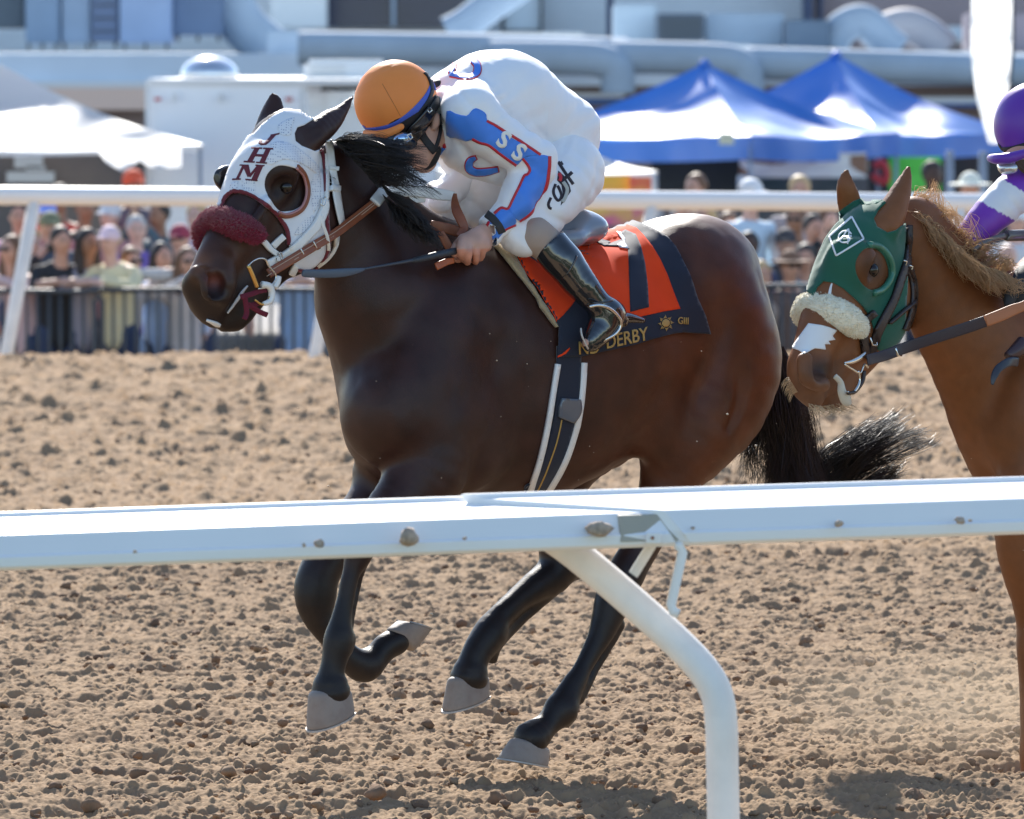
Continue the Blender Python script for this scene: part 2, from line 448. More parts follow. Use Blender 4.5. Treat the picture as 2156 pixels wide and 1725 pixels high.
# ------------------------------------------------------------------ track
def build_track():
    step = .00052
    D = [15.0]
    while D[-1] < 41.6: D.append(D[-1]*(1+(step if D[-1] < 24 else .0010)))
    pre = list(np.arange(12.4, 15.0, .2)); post = list(np.linspace(41.7, 44, 24))
    D = np.array(pre+D+post)
    cu = np.linspace(-1, 1, 860); ext = np.array([1.1, 1.25, 1.5, 2, 3, 5, 9, 18, 40])
    U = np.concatenate([-ext[::-1], cu, ext])
    hw = .1010*D  # half width just over the view
    Y, UU = np.meshgrid(D, U, indexing='ij'); X = UU*np.maximum(hw, 1.5)[:, None]
    Z = np.zeros_like(X)
    prof = np.interp(D, [4, 36.5, 39.2, 40.4, 41.4, 42.6, 44], [0, 0, -.035, -.06, -.10, -.58, -.92])
    Z += prof[:, None]
    # long harrow undulations, hoof churn, fine crumbs
    Z += .012*noise2(X, Y, .55, .16, 1)+.008*noise2(X, Y, .22, .12, 2)+.006*noise2(X, Y, .10, .07, 3)
    m = .5+.5*noise2(X, Y, .9, .5, 9)
    Z += (.003+.003*m)*np.abs(noise2(X, Y, .045, .035, 4))+.0065*noise2(X, Y, .024, .022, 5)+.0045*noise2(X, Y, .011, .012, 6)
    far = np.clip((Y-22)/12, 0, 1)
    Z += far*.030*noise2(X, Y, .42, .42, 11)+far*.024*noise2(X, Y, .17, .24, 12)+far*.014*noise2(X, Y, .08, .12, 13)
    # crumbs and clods pressed into the surface
    rng = np.random.default_rng(3)
    n = 65000
    i0, i1 = len(pre), len(D)-len(post); c0, c1 = len(ext), len(ext)+len(cu)
    for _ in range(n):
        i = rng.integers(i0+8, i1-8)
        u = rng.integers(c0+8, c1-8)
        d = D[i]; r = math.exp(rng.normal(-4.88, .44)); r = min(r, .030)
        if d > 24 and r < .012: r *= 2
        dx = hw[i]*(cu[1]-cu[0]); dy = d*(step if d < 24 else .0010)
        a = min(int(r/dy)+1, 60); b = min(int(r/dx)+1, 60)
        ia, ib = max(i-a, 0), min(i+a+1, len(D)); ja, jb = max(u-b, 0), min(u+b+1, len(U))
        yy = (Y[ia:ib, ja:jb]-Y[i, u])/r; xx = (X[ia:ib, ja:jb]-X[i, u])/(r*rng.uniform(.8, 1.5))
        q = 1-(xx*xx+yy*yy); hh = r*rng.uniform(.32, .68)*np.sqrt(np.clip(q, 0, 1))
        Z[ia:ib, ja:jb] += np.where(q > 0, hh, 0)
    for _ in range(24000):
        i = rng.integers(np.searchsorted(D, 18.0), i1-8); u = rng.integers(c0+8, c1-8); d = D[i]; r = rng.uniform(.012, .032)*(.6+min(1, (d-18)/14)*.8)
        if rng.uniform() > (d-18)/12: continue
        dx = hw[i]*(cu[1]-cu[0]); dy = d*(step if d < 24 else .0010); a = min(int(r/dy)+1, 60); b = min(int(r/dx)+1, 60)
        ia, ib = max(i-a, 0), min(i+a+1, len(D)); ja, jb = max(u-b, 0), min(u+b+1, len(U))
        yy = (Y[ia:ib, ja:jb]-Y[i, u])/r; xx = (X[ia:ib, ja:jb]-X[i, u])/(r*rng.uniform(1, 2.2)); q = 1-(xx*xx+yy*yy)
        Z[ia:ib, ja:jb] += np.where(q > 0, r*rng.uniform(.35, .7)*np.sqrt(np.clip(q, 0, 1)), 0)
    # trodden dents
    for _ in range(1500):
        i = rng.integers(i0+8, i1-8); u = rng.integers(c0+8, c1-8); d = D[i]; r = rng.uniform(.03, .09)
        dx = hw[i]*(cu[1]-cu[0]); dy = d*(step if d < 24 else .0010); a = min(int(r/dy)+1, 90); b = min(int(r/dx)+1, 90)
        ia, ib = max(i-a, 0), min(i+a+1, len(D)); ja, jb = max(u-b, 0), min(u+b+1, len(U))
        yy = (Y[ia:ib, ja:jb]-Y[i, u])/r; xx = (X[ia:ib, ja:jb]-X[i, u])/r/1.2; q = np.clip(1-(xx*xx+yy*yy), 0, 1)
        Z[ia:ib, ja:jb] -= rng.uniform(.008, .028)*q
    V = np.stack([X, Y, Z], -1).reshape(-1, 3)
    nr, nc = X.shape; I = np.arange(nr*nc).reshape(nr, nc)
    F = np.stack([I[:-1, :-1], I[:-1, 1:], I[1:, 1:], I[1:, :-1]], -1).reshape(-1, 4)
    o = mesh_np('track_dirt', V, F, M_DIRT); o['kind'] = 'structure'
    # the apron beyond, to the horizon
    V = [(-900, 43.95, -.9), (900, 43.95, -.9), (900, 2600, -.9), (-900, 2600, -.9)]
    o = mesh_np('apron_ground', V, [[0, 1, 2, 3]], mat('apron_asphalt', (.16, .15, .145), .9, var=.2, vscale=.6), smooth=False); o['kind'] = 'structure'
    V = [(-900, -60, -.02), (900, -60, -.02), (900, 12.42, -.02), (-900, 12.42, -.02)]
    o = mesh_np('infield_grass', V, [[0, 1, 2, 3]], mat('infield_turf', (.055, .075, .028), .95, var=.35, vscale=.8), smooth=False); o['kind'] = 'structure'  # out of view; dark turf colour chosen to give the rail bluer fill
_ico = {}
def rock(c, r, rng, sq=.75, lump=.35, sub=2):
    if sub not in _ico:
        bm = bmesh.new(); bmesh.ops.create_icosphere(bm, subdivisions=sub, radius=1)
        _ico[sub] = (np.array([v.co[:] for v in bm.verts]), [[v.index for v in f.verts] for f in bm.faces]); bm.free()
    V, F = _ico[sub]
    o = rng.uniform(-50, 50, 3)
    k = 1+lump*noise3(V+o, .9, 5)+lump*.5*noise3(V+o, .45, 6)
    V = V*np.clip(k, .45, 1.6)[:, None]*r; V[:, 2] *= sq; a = rng.uniform(0, 6.28); ca, sa = math.cos(a), math.sin(a)
    V = V@np.array([[ca, sa, 0], [-sa, ca, 0], [0, 0, 1]])
    return V+np.array(c), F
def build_clods():
    rng = np.random.default_rng(11); parts = []; tone = []
    for _ in range(4500):
        d = 15.4*math.exp(rng.uniform(0, .9)); x = rng.uniform(-1, 1)*.095*d; r = min(math.exp(rng.normal(-4.80, .45)), .026)
        parts.append(rock((x, d, r*.35), r*.9, rng, .8, .6, 1 if r < .012 else 2)); tone.append(rng.uniform(0, 1))
    # the bigger lumps that can be told apart in the picture
    for (px, py, r) in ((310, 1395, .030), (1540, 1275, .03), (455, 1397, .030), (780, 1680, .05), (880, 1700, .03), (1045, 1690, .04), (560, 1330, .025), (140, 1240, .04), (1925, 1690, .04),
                        (1390, 1690, .03), (250, 1660, .035), (120, 1640, .03), (1640, 1440, .035), (2080, 1600, .045), (1850, 1480, .03), (720, 1455, .022), (300, 1640, .04)):
        r_ = ray(px, py); p = EYE+r_*(-EYE.z/r_.z); r *= .72; parts.append(rock((p.x, p.y, r*.3), r, rng, .8, .75)); tone.append(.75)
    V, F = merge(parts); col = np.concatenate([np.ones((len(q[0]), 3))*(np.array([.31, .215, .14])*(1-t)+np.array([.15, .095, .065])*t) for q, t in zip(parts, tone)])
    o = mesh_np('dirt_clods', V, F, mat('loose_dirt', (1, 1, 1), .95, spec=.15, var=.3, vscale=14, bump=.8, bscale=130, bdist=.003, attr=True), smooth=True, col=col)
    setp(o, 'brown dirt clods scattered over the racetrack surface', 'dirt clods', None, 'stuff')
build_track(); build_clods()
# ------------------------------------------------------------------ near (inside) rail
def extrude_profile(name, A, B, prof, mat_, parent, sa=None, sb=None, bevel=True):
    """prof [(v,z)] v toward the track; from A to B; sa/sb shear the ends by function of z"""
    A = Vector(A); B = Vector(B); d = (B-A).normalized(); side = Vector((-d.y, d.x, 0)).normalized(); up = side.cross(d)*-1
    up = Vector((0, 0, 1))
    V = []
    for E, sh in ((A, sa), (B, sb)):
        for v, z in prof:
            s = sh(v, z) if sh else 0
            V.append(E+side*v+up*z+d*s)
    n = len(prof); F = [[i, (i+1) % n, n+(i+1) % n, n+i] for i in range(n)]
    F.append(list(range(n))[::-1]); F.append([n+i for i in range(n)])
    o = mesh_np(name, [tuple(v) for v in V], F, mat_, parent, False)
    if bevel:
        b = o.modifiers.new('bevel', 'BEVEL'); b.width = .0025; b.segments = 2; b.limit_method = 'ANGLE'
    return o
def near_rail():
    root = empty('inside_rail', P(1520, 1200, 13.1), 'white metal running rail close to the camera on a bent pipe post', 'rail')
    prof = [(.010, -.009), (0, 0), (0, .022), (.007, .0265), (.030, .073), (.225, .098), (.228, .108), (.243, .108), (.243, .085), (.05, -.009)]
    A = P(-900, 1193+34, 12.6); Am = P(1424, 1143, 13.02); Bm = P(1452, 1142, 13.02); B = P(3100, 1086, 13.5)
    shear = lambda v, z: -.62*z+.02*v
    def dn(p, a): return Vector((p.x, p.y, p.z-a))
    extrude_profile('rail_section', dn(A, .0), dn(Am, 0), [(v, z-.003 if z > .03 else z) for v, z in prof], M_WHITE, root, None, lambda v, z: -.62*max(z, 0))
    extrude_profile('rail_section', Bm, B, prof, M_WHITE, root, lambda v, z: -.74*max(z, 0)-1.9*max(v-.03, 0), None)
    # inner sleeve seen through the joint
    d = (B-Bm).normalized()
    sl_prof = [(.012, .004), (.036, .064), (.215, .088), (.215, .07), (.05, .004)]
    extrude_profile('joint_sleeve', Bm-d*.16, Bm+d*.2, sl_prof, mat('dull_tan_metal', (.42, .38, .30), .5, var=.1), root)
    # hinge tab with its bolt
    p = P(1376, 1133, 12.995); bm = bmesh.new(); bmesh.ops.create_cube(bm, size=1, matrix=Matrix.Translation(p)@Matrix.Diagonal((.034, .006, .026, 1)))
    o = bm_obj('joint_tab', bm, M_WHITE, root); b = o.modifiers.new('bevel', 'BEVEL'); b.width = .003; b.segments = 2
    q = P(1374, 1133, 12.985); tube('bolt', [(q, .004), (q+Vector((0, .01, 0)), .004)], mat('rusty_bolt', (.30, .12, .06), .7), root, n=8, sub=0)
    # gooseneck post
    pts = [(1120, 1105, 13.30), (1190, 1150, 13.27), (1262, 1208, 13.22), (1340, 1275, 13.17), (1420, 1347, 13.12), (1480, 1410, 13.08), (1510, 1465, 13.06), (1519, 1530, 13.05), (1521, 1620, 13.05), (1523, 1725, 13.05), (1524, 1900, 13.05), (1525, 2060, 13.05)]
    tube('post', [(P(*q), .0378) for q in pts], M_POST, root, n=40, sub=6)
    # stays
    def flatbar(name, q, w):
        tube(name, [(P(*a), w) for a in q], M_WHITE, root, n=8, sub=0, flat=((0, 1, 0), .28))
    a = CJ(430, 700); b_ = CJ(220, 1040); flatbar('stay', [(a[0]+4, a[1]-14, 13.05), (a[0], a[1], 13.07), (b_[0], b_[1], 13.16), (b_[0]-3, b_[1]+4, 13.16)], .012)
    q = [CJ(*t) for t in ((780, 640), (790, 700), (840, 770), (690, 1450), (720, 1540), (790, 1570))]
    flatbar('stay', [(x, y, 13.03) for x, y in q], .0115)
    return root
near_rail()
def rail_mud():
    rng = np.random.default_rng(5)
    spots = [(859, 1129, .021, 'large pale dirt clod stuck on the near rail left of its joint'), (672, 1142, .013, 'small dirt clod on the near rail beside the large pale one'), (1262, 1110, .023, 'crumbled dirt clod on the near rail just left of its joint'),
             (284, 1160, .005, 'tiny dirt speck low on the left end of the near rail'), (640, 1146, .005, 'tiny dirt crumb just left of the small clod on the near rail'), (978, 1132, .005, 'tiny dirt crumb on the near rail between the two big clods'),
             (1459, 1110, .005, 'tiny dark dirt crumb just right of the near rail joint'), (1765, 1101, .011, 'brown dirt clod on the near rail right of its joint'), (2020, 1093, .012, 'reddish dirt clod on the right end of the near rail'), (2042, 1094, .005, 'small grey pebble beside the reddish clod on the near rail')]
    for px, py, r, lab in spots:
        D = 12.68+.5*px/2156
        V, F = rock(tuple(P(px, py+2, D+.0)), r, rng, .85, .55)
        o = mesh_np('dirt_clod', V, F, mat('pale_dirt_clod', (.42, .33, .26), .95, var=.35, vscale=60, bump=.6, bscale=200, bdist=.003)); setp(o, lab, 'dirt clod', 'dirt clods stuck on the near rail')
    for px, py, r, lab in [(718, 1098, .007, 'flat dirt smear on the white top of the near rail, left'), (1340, 1071, .005, 'dark fleck on the white top of the near rail by the joint'), (2019, 1047, .007, 'dirt fleck on the white top of the near rail, right'), (2150, 1040, .009, 'grey dirt lump on the rail top at the right picture edge')]:
        V, F = rock(tuple(P(px, py, 12.85+.5*px/2156)), r, rng, .5, .5)
        o = mesh_np('dirt_fleck', V, F, M_CLOD); setp(o, lab, 'dirt clod', 'dirt clods stuck on the near rail')
rail_mud()
def far_rail():
    root = empty('outside_rail', P(0, 742, 40.3), 'white pipe rail with leaning posts along the far side of the track', 'rail')
    def C(x): return P(x, 412+16*x/2156, 40.1+1.2*x/2156)
    tube('rail_tube', [(C(x), .066) for x in (-4000, -1500, 0, 1078, 2156, 3800, 6000)], M_WHITE, root, n=24, sub=2)
    x = -1286
    while x < 3700:
        xx = x
        D = 40.1+1.2*xx/2156
        top = P(xx+58, 425+16*xx/2156, D+.02); bot = P(xx, 745, D); bot2 = bot+(bot-top).normalized()*.3
        tube('post', [(top, .046), (bot, .046), (bot2, .046)], M_POST, root, n=16, sub=0)
        x += 650
far_rail()
# ------------------------------------------------------------------ horses: shared pieces
def frame(hd):
    h = Vector((-math.cos(hd), -math.sin(hd), 0)); l = Vector((math.sin(hd), -math.cos(hd), 0))
    return h, l
def to_np(v): return np.array([v.x, v.y, v.z])
def torso_loft(f, O, h, l, stations, k=.05, expo=2.2):
    """stations (x, top, bottom, halfwidth) in picture units on the sagittal plane"""
    rows = []
    for x, t, b, w in stations:
        pt = plane_pt(x, t, O, l); pb = plane_pt(x, b, O, l); pm = (pt+pb)/2
        rows.append(((pm-O).dot(h), (pt.z+pb.z)/2, (pt.z-pb.z)/2, w))
    rows.sort(); A = catmull(rows, 14); A[:, 2] = np.maximum(A[:, 2], .01); A[:, 3] = np.maximum(A[:, 3], .008)
    Oh = to_np(O); hv = to_np(h); lv = to_np(l)
    a0, a1 = A[0, 0], A[-1, 0]; o = np.argsort(A[:, 0]); A = A[o]
    def fn(X):
        Y = X-Oh; a = Y@hv; t = Y@lv; z = X[..., 2]
        zc = np.interp(a, A[:, 0], A[:, 1]); hz = np.interp(a, A[:, 0], A[:, 2]); hw = np.interp(a, A[:, 0], A[:, 3])
        q = (np.abs(t/hw)**expo+np.abs((z-zc)/hz)**expo)**(1/expo)
        d = (q-1)*np.minimum(hw, hz)
        ov = np.maximum(a0-a, a-a1); return np.where(ov > 0, np.sqrt(np.maximum(d, 0)**2+ov**2), d)
    pts = []
    for a in (a0, a1):
        for t in (-A[:, 3].max(), A[:, 3].max()):
            for z in ((A[:, 1]-A[:, 2]).min(), (A[:, 1]+A[:, 2]).max()): pts.append(Oh+hv*a+lv*t+np.array([0, 0, z-O.z]))
    pts = np.array(pts); f.custom(fn, pts.min(0), pts.max(0), k)
def hoof(name, cf, cb, sf, sb, O, l, t, w, mat_, parent, shoe=None):
    """coronet front/back, sole front/back in picture units on the leg's plane, w = half width"""
    cf, cb, sf, sb = [np.array(plane_pt(*q, O, l, t)[:]) for q in (cf, cb, sf, sb)]
    w *= .92; lv = to_np(l); n = 28; V = []; F = []
    levels = [(-.07, .60), (-.02, .84), (.04, .95), (.12, .985), (.3, .99), (.6, 1.0), (.85, 1.0), (.95, .99), (1.0, .95)]
    for s, g in levels:
        f_ = cf+(sf-cf)*s; b_ = cb+(sb-cb)*s; c = (f_+b_)/2; hf = (f_-b_)/2*g; ww = w*(.80+.24*s)*g
        for i in range(n):
            a = 2*math.pi*i/n; ca, sa = math.cos(a), math.sin(a)
            flat = 1-.12*max(0, -ca)**3
            V.append(c+hf*ca*flat+lv*sa*ww)
    m = len(levels)
    for j in range(m-1):
        for i in range(n): F.append([j*n+i, j*n+(i+1) % n, (j+1)*n+(i+1) % n, (j+1)*n+i])
    c = (sf+sb)/2; up = ((cf+cb)/2-c); up /= np.linalg.norm(up)
    base = (m-1)*n
    for i in range(n): V.append(c+(V[base+i]-c)*.8+up*.008)
    for i in range(n): F.append([base+i, base+(i+1) % n, base+n+(i+1) % n, base+n+i])
    F.append([base+n+i for i in range(n)]); F.append(list(range(n))[::-1])
    o = mesh_np(name, V, F, mat_, parent, True)
    # light racing plate: a thin open ring under the wall
    V2 = []; F2 = []; K = 22
    for i in range(K+1):
        a = math.radians(-142+284*i/K); ca, sa = math.cos(a), math.sin(a); 
        hf = (sf-sb)/2; o1 = c+hf*ca*1.02+lv*sa*w*1.05; o0 = c+hf*ca*.78+lv*sa*w*.8
        for p in (o1+up*.001, o1-up*.004, o0-up*.004, o0+up*.001): V2.append(p)
    for i in range(K):
        for j in range(4): F2.append([4*i+j, 4*i+(j+1) % 4, 4*i+4+(j+1) % 4, 4*i+4+j])
    F2.append([0, 1, 2, 3]); F2.append([4*K+3, 4*K+2, 4*K+1, 4*K])
    mesh_np('horseshoe', V2, F2, mat('racing_plate', (.42, .40, .38), .6, metal=.4), o, False)
    return o
def eyeball(surf, x, y, r, parent, tone=(.012, .007, .005), lidmat=None, sink=.35):
    p, n, _ = surf.hit(x, y); bm = bmesh.new(); bmesh.ops.create_uvsphere(bm, u_segments=24, v_segments=16, radius=r, matrix=Matrix.Translation(p-n*r*sink))
    e = bm_obj('eye', bm, mat('horse_eye', tone, .12, spec=.5), parent, True)
    return e
def lid(surf, x, y, rx, ry, ang, parent, mat_, w=.0028):
    pts = []
    for i in range(25):
        a = 2*math.pi*i/24; u, v = rx*math.cos(a), ry*math.sin(a); ca, sa = math.cos(ang), math.sin(ang)
        p, n, _ = surf.hit(x+u*ca-v*sa, y+u*sa+v*ca); pts.append((p+n*.002, w*(1.0+.35*(v < 0))))
    return tube('eyelid', pts, mat_, parent, n=8, sub=0, caps=False)
M_SADDLE = mat('saddle_leather', (.10, .12, .15), .3, spec=.6, coat=.4, bump=.1, bscale=150)
# ------------------------------------------------------------------ the bay racehorse in front
HD = R(42); O1 = P(1180, 900, 16.8); h1, l1 = frame(HD); O1 = Vector((O1.x, O1.y, 0))
def H(x, y, t=0.0): return plane_pt(x, y, O1, l1, t)
HH = R(50); hh, lh = frame(HH); Oh_ = H(700, 420)
def HE(x, y, t=0.0):   # head plane, from crop C1 coordinates
    q = C1(x, y); return plane_pt(q[0], q[1], Oh_, lh, t)
def bay_body():
    f = Field(); nl = to_np(l1)
    torso_loft(f, O1, h1, l1, [(775, 860, 930, .05), (800, 760, 985, .13), (850, 640, 1035, .20), (910, 565, 1050, .235), (975, 512, 1058, .255), (1040, 520, 1060, .275), (1130, 532, 1050, .295), (1220, 525, 1008, .30), (1310, 495, 950, .285),
                               (1390, 462, 890, .265), (1450, 458, 850, .25), (1500, 478, 810, .20), (1535, 525, 770, .13), (1552, 600, 720, .05)], k=.05)
    # neck
    nk = [(925, 690, .0, .30), (850, 640, .0, .245), (790, 560, .0, .195), (745, 490, .0, .160), (712, 430, .0, .135), (690, 385, 0, .12)]
    f.chain([(H(x, y, t), r) for x, y, t, r in nk], k=.07, squash=(nl, 1.75), sub=3)
    # crest
    f.chain([(H(730, 330), .035), (790, 0)] if 0 else [(H(728, 335), .035), (H(790, 392), .04), (H(860, 452), .045), (H(940, 505), .05)], k=.06)
    # breast and shoulders
    f.ell(H(815, 870, .105), (.125, .14, .155), (h1, l1, Vector((0, 0, 1))), k=.05)
    f.ell(H(805, 880, -.11), (.12, .13, .16), (h1, l1, Vector((0, 0, 1))), k=.05)
    f.chain([(H(800, 630), .185), (H(822, 740), .175), (H(828, 850), .155)], k=.07, sub=4)
    for x, y, t, r in ((985, 610, .13, .11), (950, 690, .16, .12), (915, 770, .175, .13), (885, 850, .185, .125)): f.ell(H(x, y, t), (r, r*.62, r*1.1), (h1, l1, Vector((0, 0, 1))), k=.07)
    f.chain([(H(890, 850, .16), .115), (H(950, 890, .165), .13), (H(975, 950, .165), .11)], k=.09, squash=(nl, 1.15))     # triceps
    # near fore
    f.chain([(H(905, 900, .165), .13), (H(895, 985, .175), .118), (H(858, 1040, .175), .090), (H(806, 1085, .17), .066), (H(768, 1128, .16), .056), (H(755, 1165, .16), .046), (H(740, 1205, .16), .030),
             (H(727, 1262, .16), .029), (H(716, 1312, .16), .035), (H(711, 1350, .16), .0455), (H(702, 1393, .16), .037), (H(695, 1428, .16), .0405), (H(696, 1452, .16), .057)], k=.03, sub=3)
    f.chain([(H(764, 1180, .155), .022), (H(756, 1215, .152), .017), (H(746, 1262, .152), .016), (H(733, 1315, .155), .020)], k=.009)
    f.ell(H(752, 1140, .175), (.05, .03, .05), k=.012)
    f.chain([(H(733, 1345, .16), .022), (H(728, 1362, .16), .020)], k=.02, sub=0)
    # far fore, folded
    f.chain([(H(830, 985, -.13), .12), (H(800, 1050, -.14), .092), (H(745, 1110, -.15), .072), (H(700, 1165, -.16), .062), (H(672, 1210, -.165), .060), (H(664, 1252, -.165), .062), (H(667, 1292, -.16), .050), (H(690, 1330, -.15), .042),
             (H(718, 1365, -.14), .037), (H(742, 1392, -.13), .043), (H(770, 1402, -.125), .050), (H(793, 1385, -.12), .042), (H(812, 1364, -.115), .041), (H(834, 1352, -.11), .041)], k=.022, sub=3)
    # haunches
    f.ell(H(1468, 600, .10), (.20, .16, .19), (h1, l1, Vector((0, 0, 1))), k=.08)
    f.ell(H(1440, 600, -.12), (.20, .15, .19), (h1, l1, Vector((0, 0, 1))), k=.08)
    f.chain([(H(1470, 600, .12), .175), (H(1503, 720, .14), .196), (H(1500, 810, .155), .19), (H(1462, 900, .165), .160), (H(1420, 975, .165), .110), (H(1400, 1030, .165), .082), (H(1374, 1095, .16), .064), (H(1345, 1160, .155), .058), (H(1315, 1215, .15), .060),
             (H(1292, 1262, .145), .058), (H(1273, 1315, .145), .044), (H(1253, 1358, .145), .031), (H(1226, 1408, .145), .029), (H(1198, 1458, .145), .036), (H(1180, 1494, .145), .046), (H(1150, 1528, .145), .038), (H(1120, 1556, .145), .053)], k=.035, sub=3)
    f.chain([(H(1300, 1315, .14), .026), (H(1275, 1365, .138), .018), (H(1248, 1416, .138), .017), (H(1215, 1470, .14), .021)], k=.009)
    f.ell(H(1180, 1494, .15), (.046, .036, .046), k=.01); f.chain([(H(1202, 1506, .145), .02), (H(1192, 1522, .145), .016)], k=.015, sub=0)
    f.chain([(H(1335, 1290, .145), .022), (H(1322, 1262, .145), .03)], k=.03, sub=0)       # point of hock
    f.ell(H(1388, 900, .20), (.085, .07, .12), (h1, l1, Vector((0, 0, 1))), k=.06)         # stifle
    # far hind
    f.chain([(H(1400, 640, -.13), .18), (H(1370, 780, -.14), .18), (H(1290, 880, -.14), .14), (H(1215, 960, -.14), .095), (H(1172, 1040, -.14), .074), (H(1170, 1110, -.14), .066), (H(1182, 1168, -.14), .069),
             (H(1166, 1210, -.14), .060), (H(1108, 1250, -.14), .040), (H(1054, 1297, -.14), .035), (H(1030, 1335, -.14), .049), (H(1004, 1375, -.14), .043), (H(992, 1405, -.14), .0455), (H(988, 1424, -.14), .057)], k=.032, sub=3)
    f.chain([(H(1170, 1232, -.145), .028), (H(1128, 1275, -.145), .020), (H(1078, 1318, -.145), .020), (H(1042, 1352, -.14), .026), (H(1036, 1388, -.14), .016)], k=.010)
    f.chain([(H(1215, 1200, -.14), .03), (H(1228, 1172, -.14), .028)], k=.04, sub=0)
    # flank crease and muscle lines
    f.chain([(H(1345, 905, .29), .016), (H(1395, 840, .318), .026), (H(1425, 780, .328), .018)], k=.032, op='s')
    f.chain([(H(1470, 540, .30), .006), (H(1528, 630, .345), .020), (H(1562, 730, .36), .025), (H(1562, 830, .345), .019), (H(1535, 900, .325), .008)], k=.025, op='s')
    f.chain([(H(1500, 700, .36), .003), (H(1515, 800, .365), .010), (H(1490, 900, .35), .006)], k=.03, op='s')
    f.chain([(H(850, 760, .255), .003), (H(835, 880, .275), .011), (H(850, 960, .275), .009)], k=.035, op='s')
    f.chain([(H(1010, 700, .315), .003), (H(1000, 820, .338), .012), (H(1030, 930, .328), .012), (H(1060, 985, .315), .007)], k=.035, op='s')
    # head
    lhn = to_np(lh)
    f.chain([(HE(745, 400), .10), (HE(690, 520), .118), (HE(600, 660), .112), (HE(520, 800), .102), (HE(420, 980), .084), (HE(325, 1130), .071), (HE(262, 1240), .066), (HE(232, 1330), .064)], k=.035, squash=(lhn, 1.18), sub=3)
    f.ell(HE(640, 590, .055), (.085, .055, .085), k=.03); f.ell(HE(620, 590, -.055), (.08, .055, .085), k=.03)   # brows
    f.chain([(HE(905, 800, .048), .10), (HE(870, 900, .048), .125), (HE(800, 1000, .048), .105)], k=.035, squash=(lhn, 2.0))
    f.chain([(HE(840, 800, -.048), .10), (HE(800, 900, -.048), .125), (HE(740, 1000, -.048), .105)], k=.035, squash=(lhn, 2.0))
    f.chain([(HE(800, 1030), .085), (HE(660, 1180), .062), (HE(540, 1330), .052), (HE(450, 1450), .045), (HE(400, 1510), .040)], k=.035, squash=(lhn, 1.15))
    f.chain([(HE(640, 900), .095), (HE(560, 1080), .080), (HE(450, 1260), .070), (HE(350, 1400), .056)], k=.03, squash=(lhn, 1.25))
    f.chain([(HE(240, 1330), .062), (HE(240, 1420), .056), (HE(258, 1492), .040), (HE(285, 1536), .028)], k=.025, squash=(lhn, .95))       # upper lip
    f.chain([(HE(440, 1430), .044), (HE(402, 1510), .044), (HE(350, 1556), .029)], k=.018, squash=(lhn, 1.0))                        # chin, lower lip
    f.chain([(HE(350, 1180, .05), .03), (HE(330, 1300, .055), .045), (HE(320, 1400, .05), .03)], k=.03)
    f.chain([(HE(180, 1250, .03), .03), (HE(150, 1310, .0), .034), (HE(190, 1380, .0), .03)], k=.025)
    f.chain([(HE(230, 1290, .062), .02), (HE(250, 1370, .066), .022), (HE(340, 1400, .068), .02)], k=.015); f.ell(HE(292, 1318, .074), (.034, .028, .027), (Vector((-.4, 0, -.9)).normalized(), lh, lh.cross(Vector((-.4, 0, -.9))).normalized()), k=.012, op='s')   # nostril
    f.ell(HE(112, 1330, -.062), (.024, .024, .030), k=.012, op='s')
    f.chain([(HE(560, 1290, .112), .003), (HE(470, 1370, .11), .005), (HE(390, 1460, .092), .006), (HE(330, 1545, .075), .007)], k=.014, op='s')        # mouth line
    f.ell(HE(750, 690, .115), (.036, .022, .030), k=.02, op='s')       # eye socket
    f.chain([(HE(640, 760, .10), .012), (HE(560, 880, .095), .016), (HE(500, 980, .09), .012)], k=.03)                          # facial crest
    f.chain([(HE(430, 930, .10), .004), (HE(470, 1110, .10), .008)], k=.03, op='s')
    # ears
    for pts, t in (([(870, 400, .036), (930, 345, .040), (1010, 280, .036), (1080, 220, .024), (1140, 150, .014), (1180, 95, .004)], .065),
                   ([(610, 350, .036), (640, 270, .038), (662, 200, .036), (672, 140, .026), (660, 105, .014), (652, 88, .006)], -.07)):
        f.chain([(HE(x, y, t), r) for x, y, r in pts], k=.02, squash=(np.array((.35, .9, 0.2))/np.linalg.norm((.35, .9, .2)), 1.7))
    f.chain([(HE(640, 300, -.035), .018), (HE(650, 200, -.03), .022), (HE(655, 140, -.04), .010)], k=.01, op='s')
    f.chain([(HE(830, 400, .105), .014), (HE(900, 370, .108), .016), (HE(960, 330, .10), .008)], k=.012, op='s')
    f.chain([(HE(985, 315, .115), .006), (HE(1060, 240, .10), .010), (HE(1120, 170, .09), .005)], k=.01, op='s')
    def disp(X): return .0028*noise3(X, .09, 3)+.0012*noise3(X, .035, 4)+.0055*noise3(X, .22, 8)+.0022*(1-2*np.abs(noise3(X*np.array([1, 1, .6]), .12, 9)))
    V, F = f.build(.0078, disp); return relax(V, F, 2), F
bV, bF = bay_body()
bS = Surf(bV, bF)
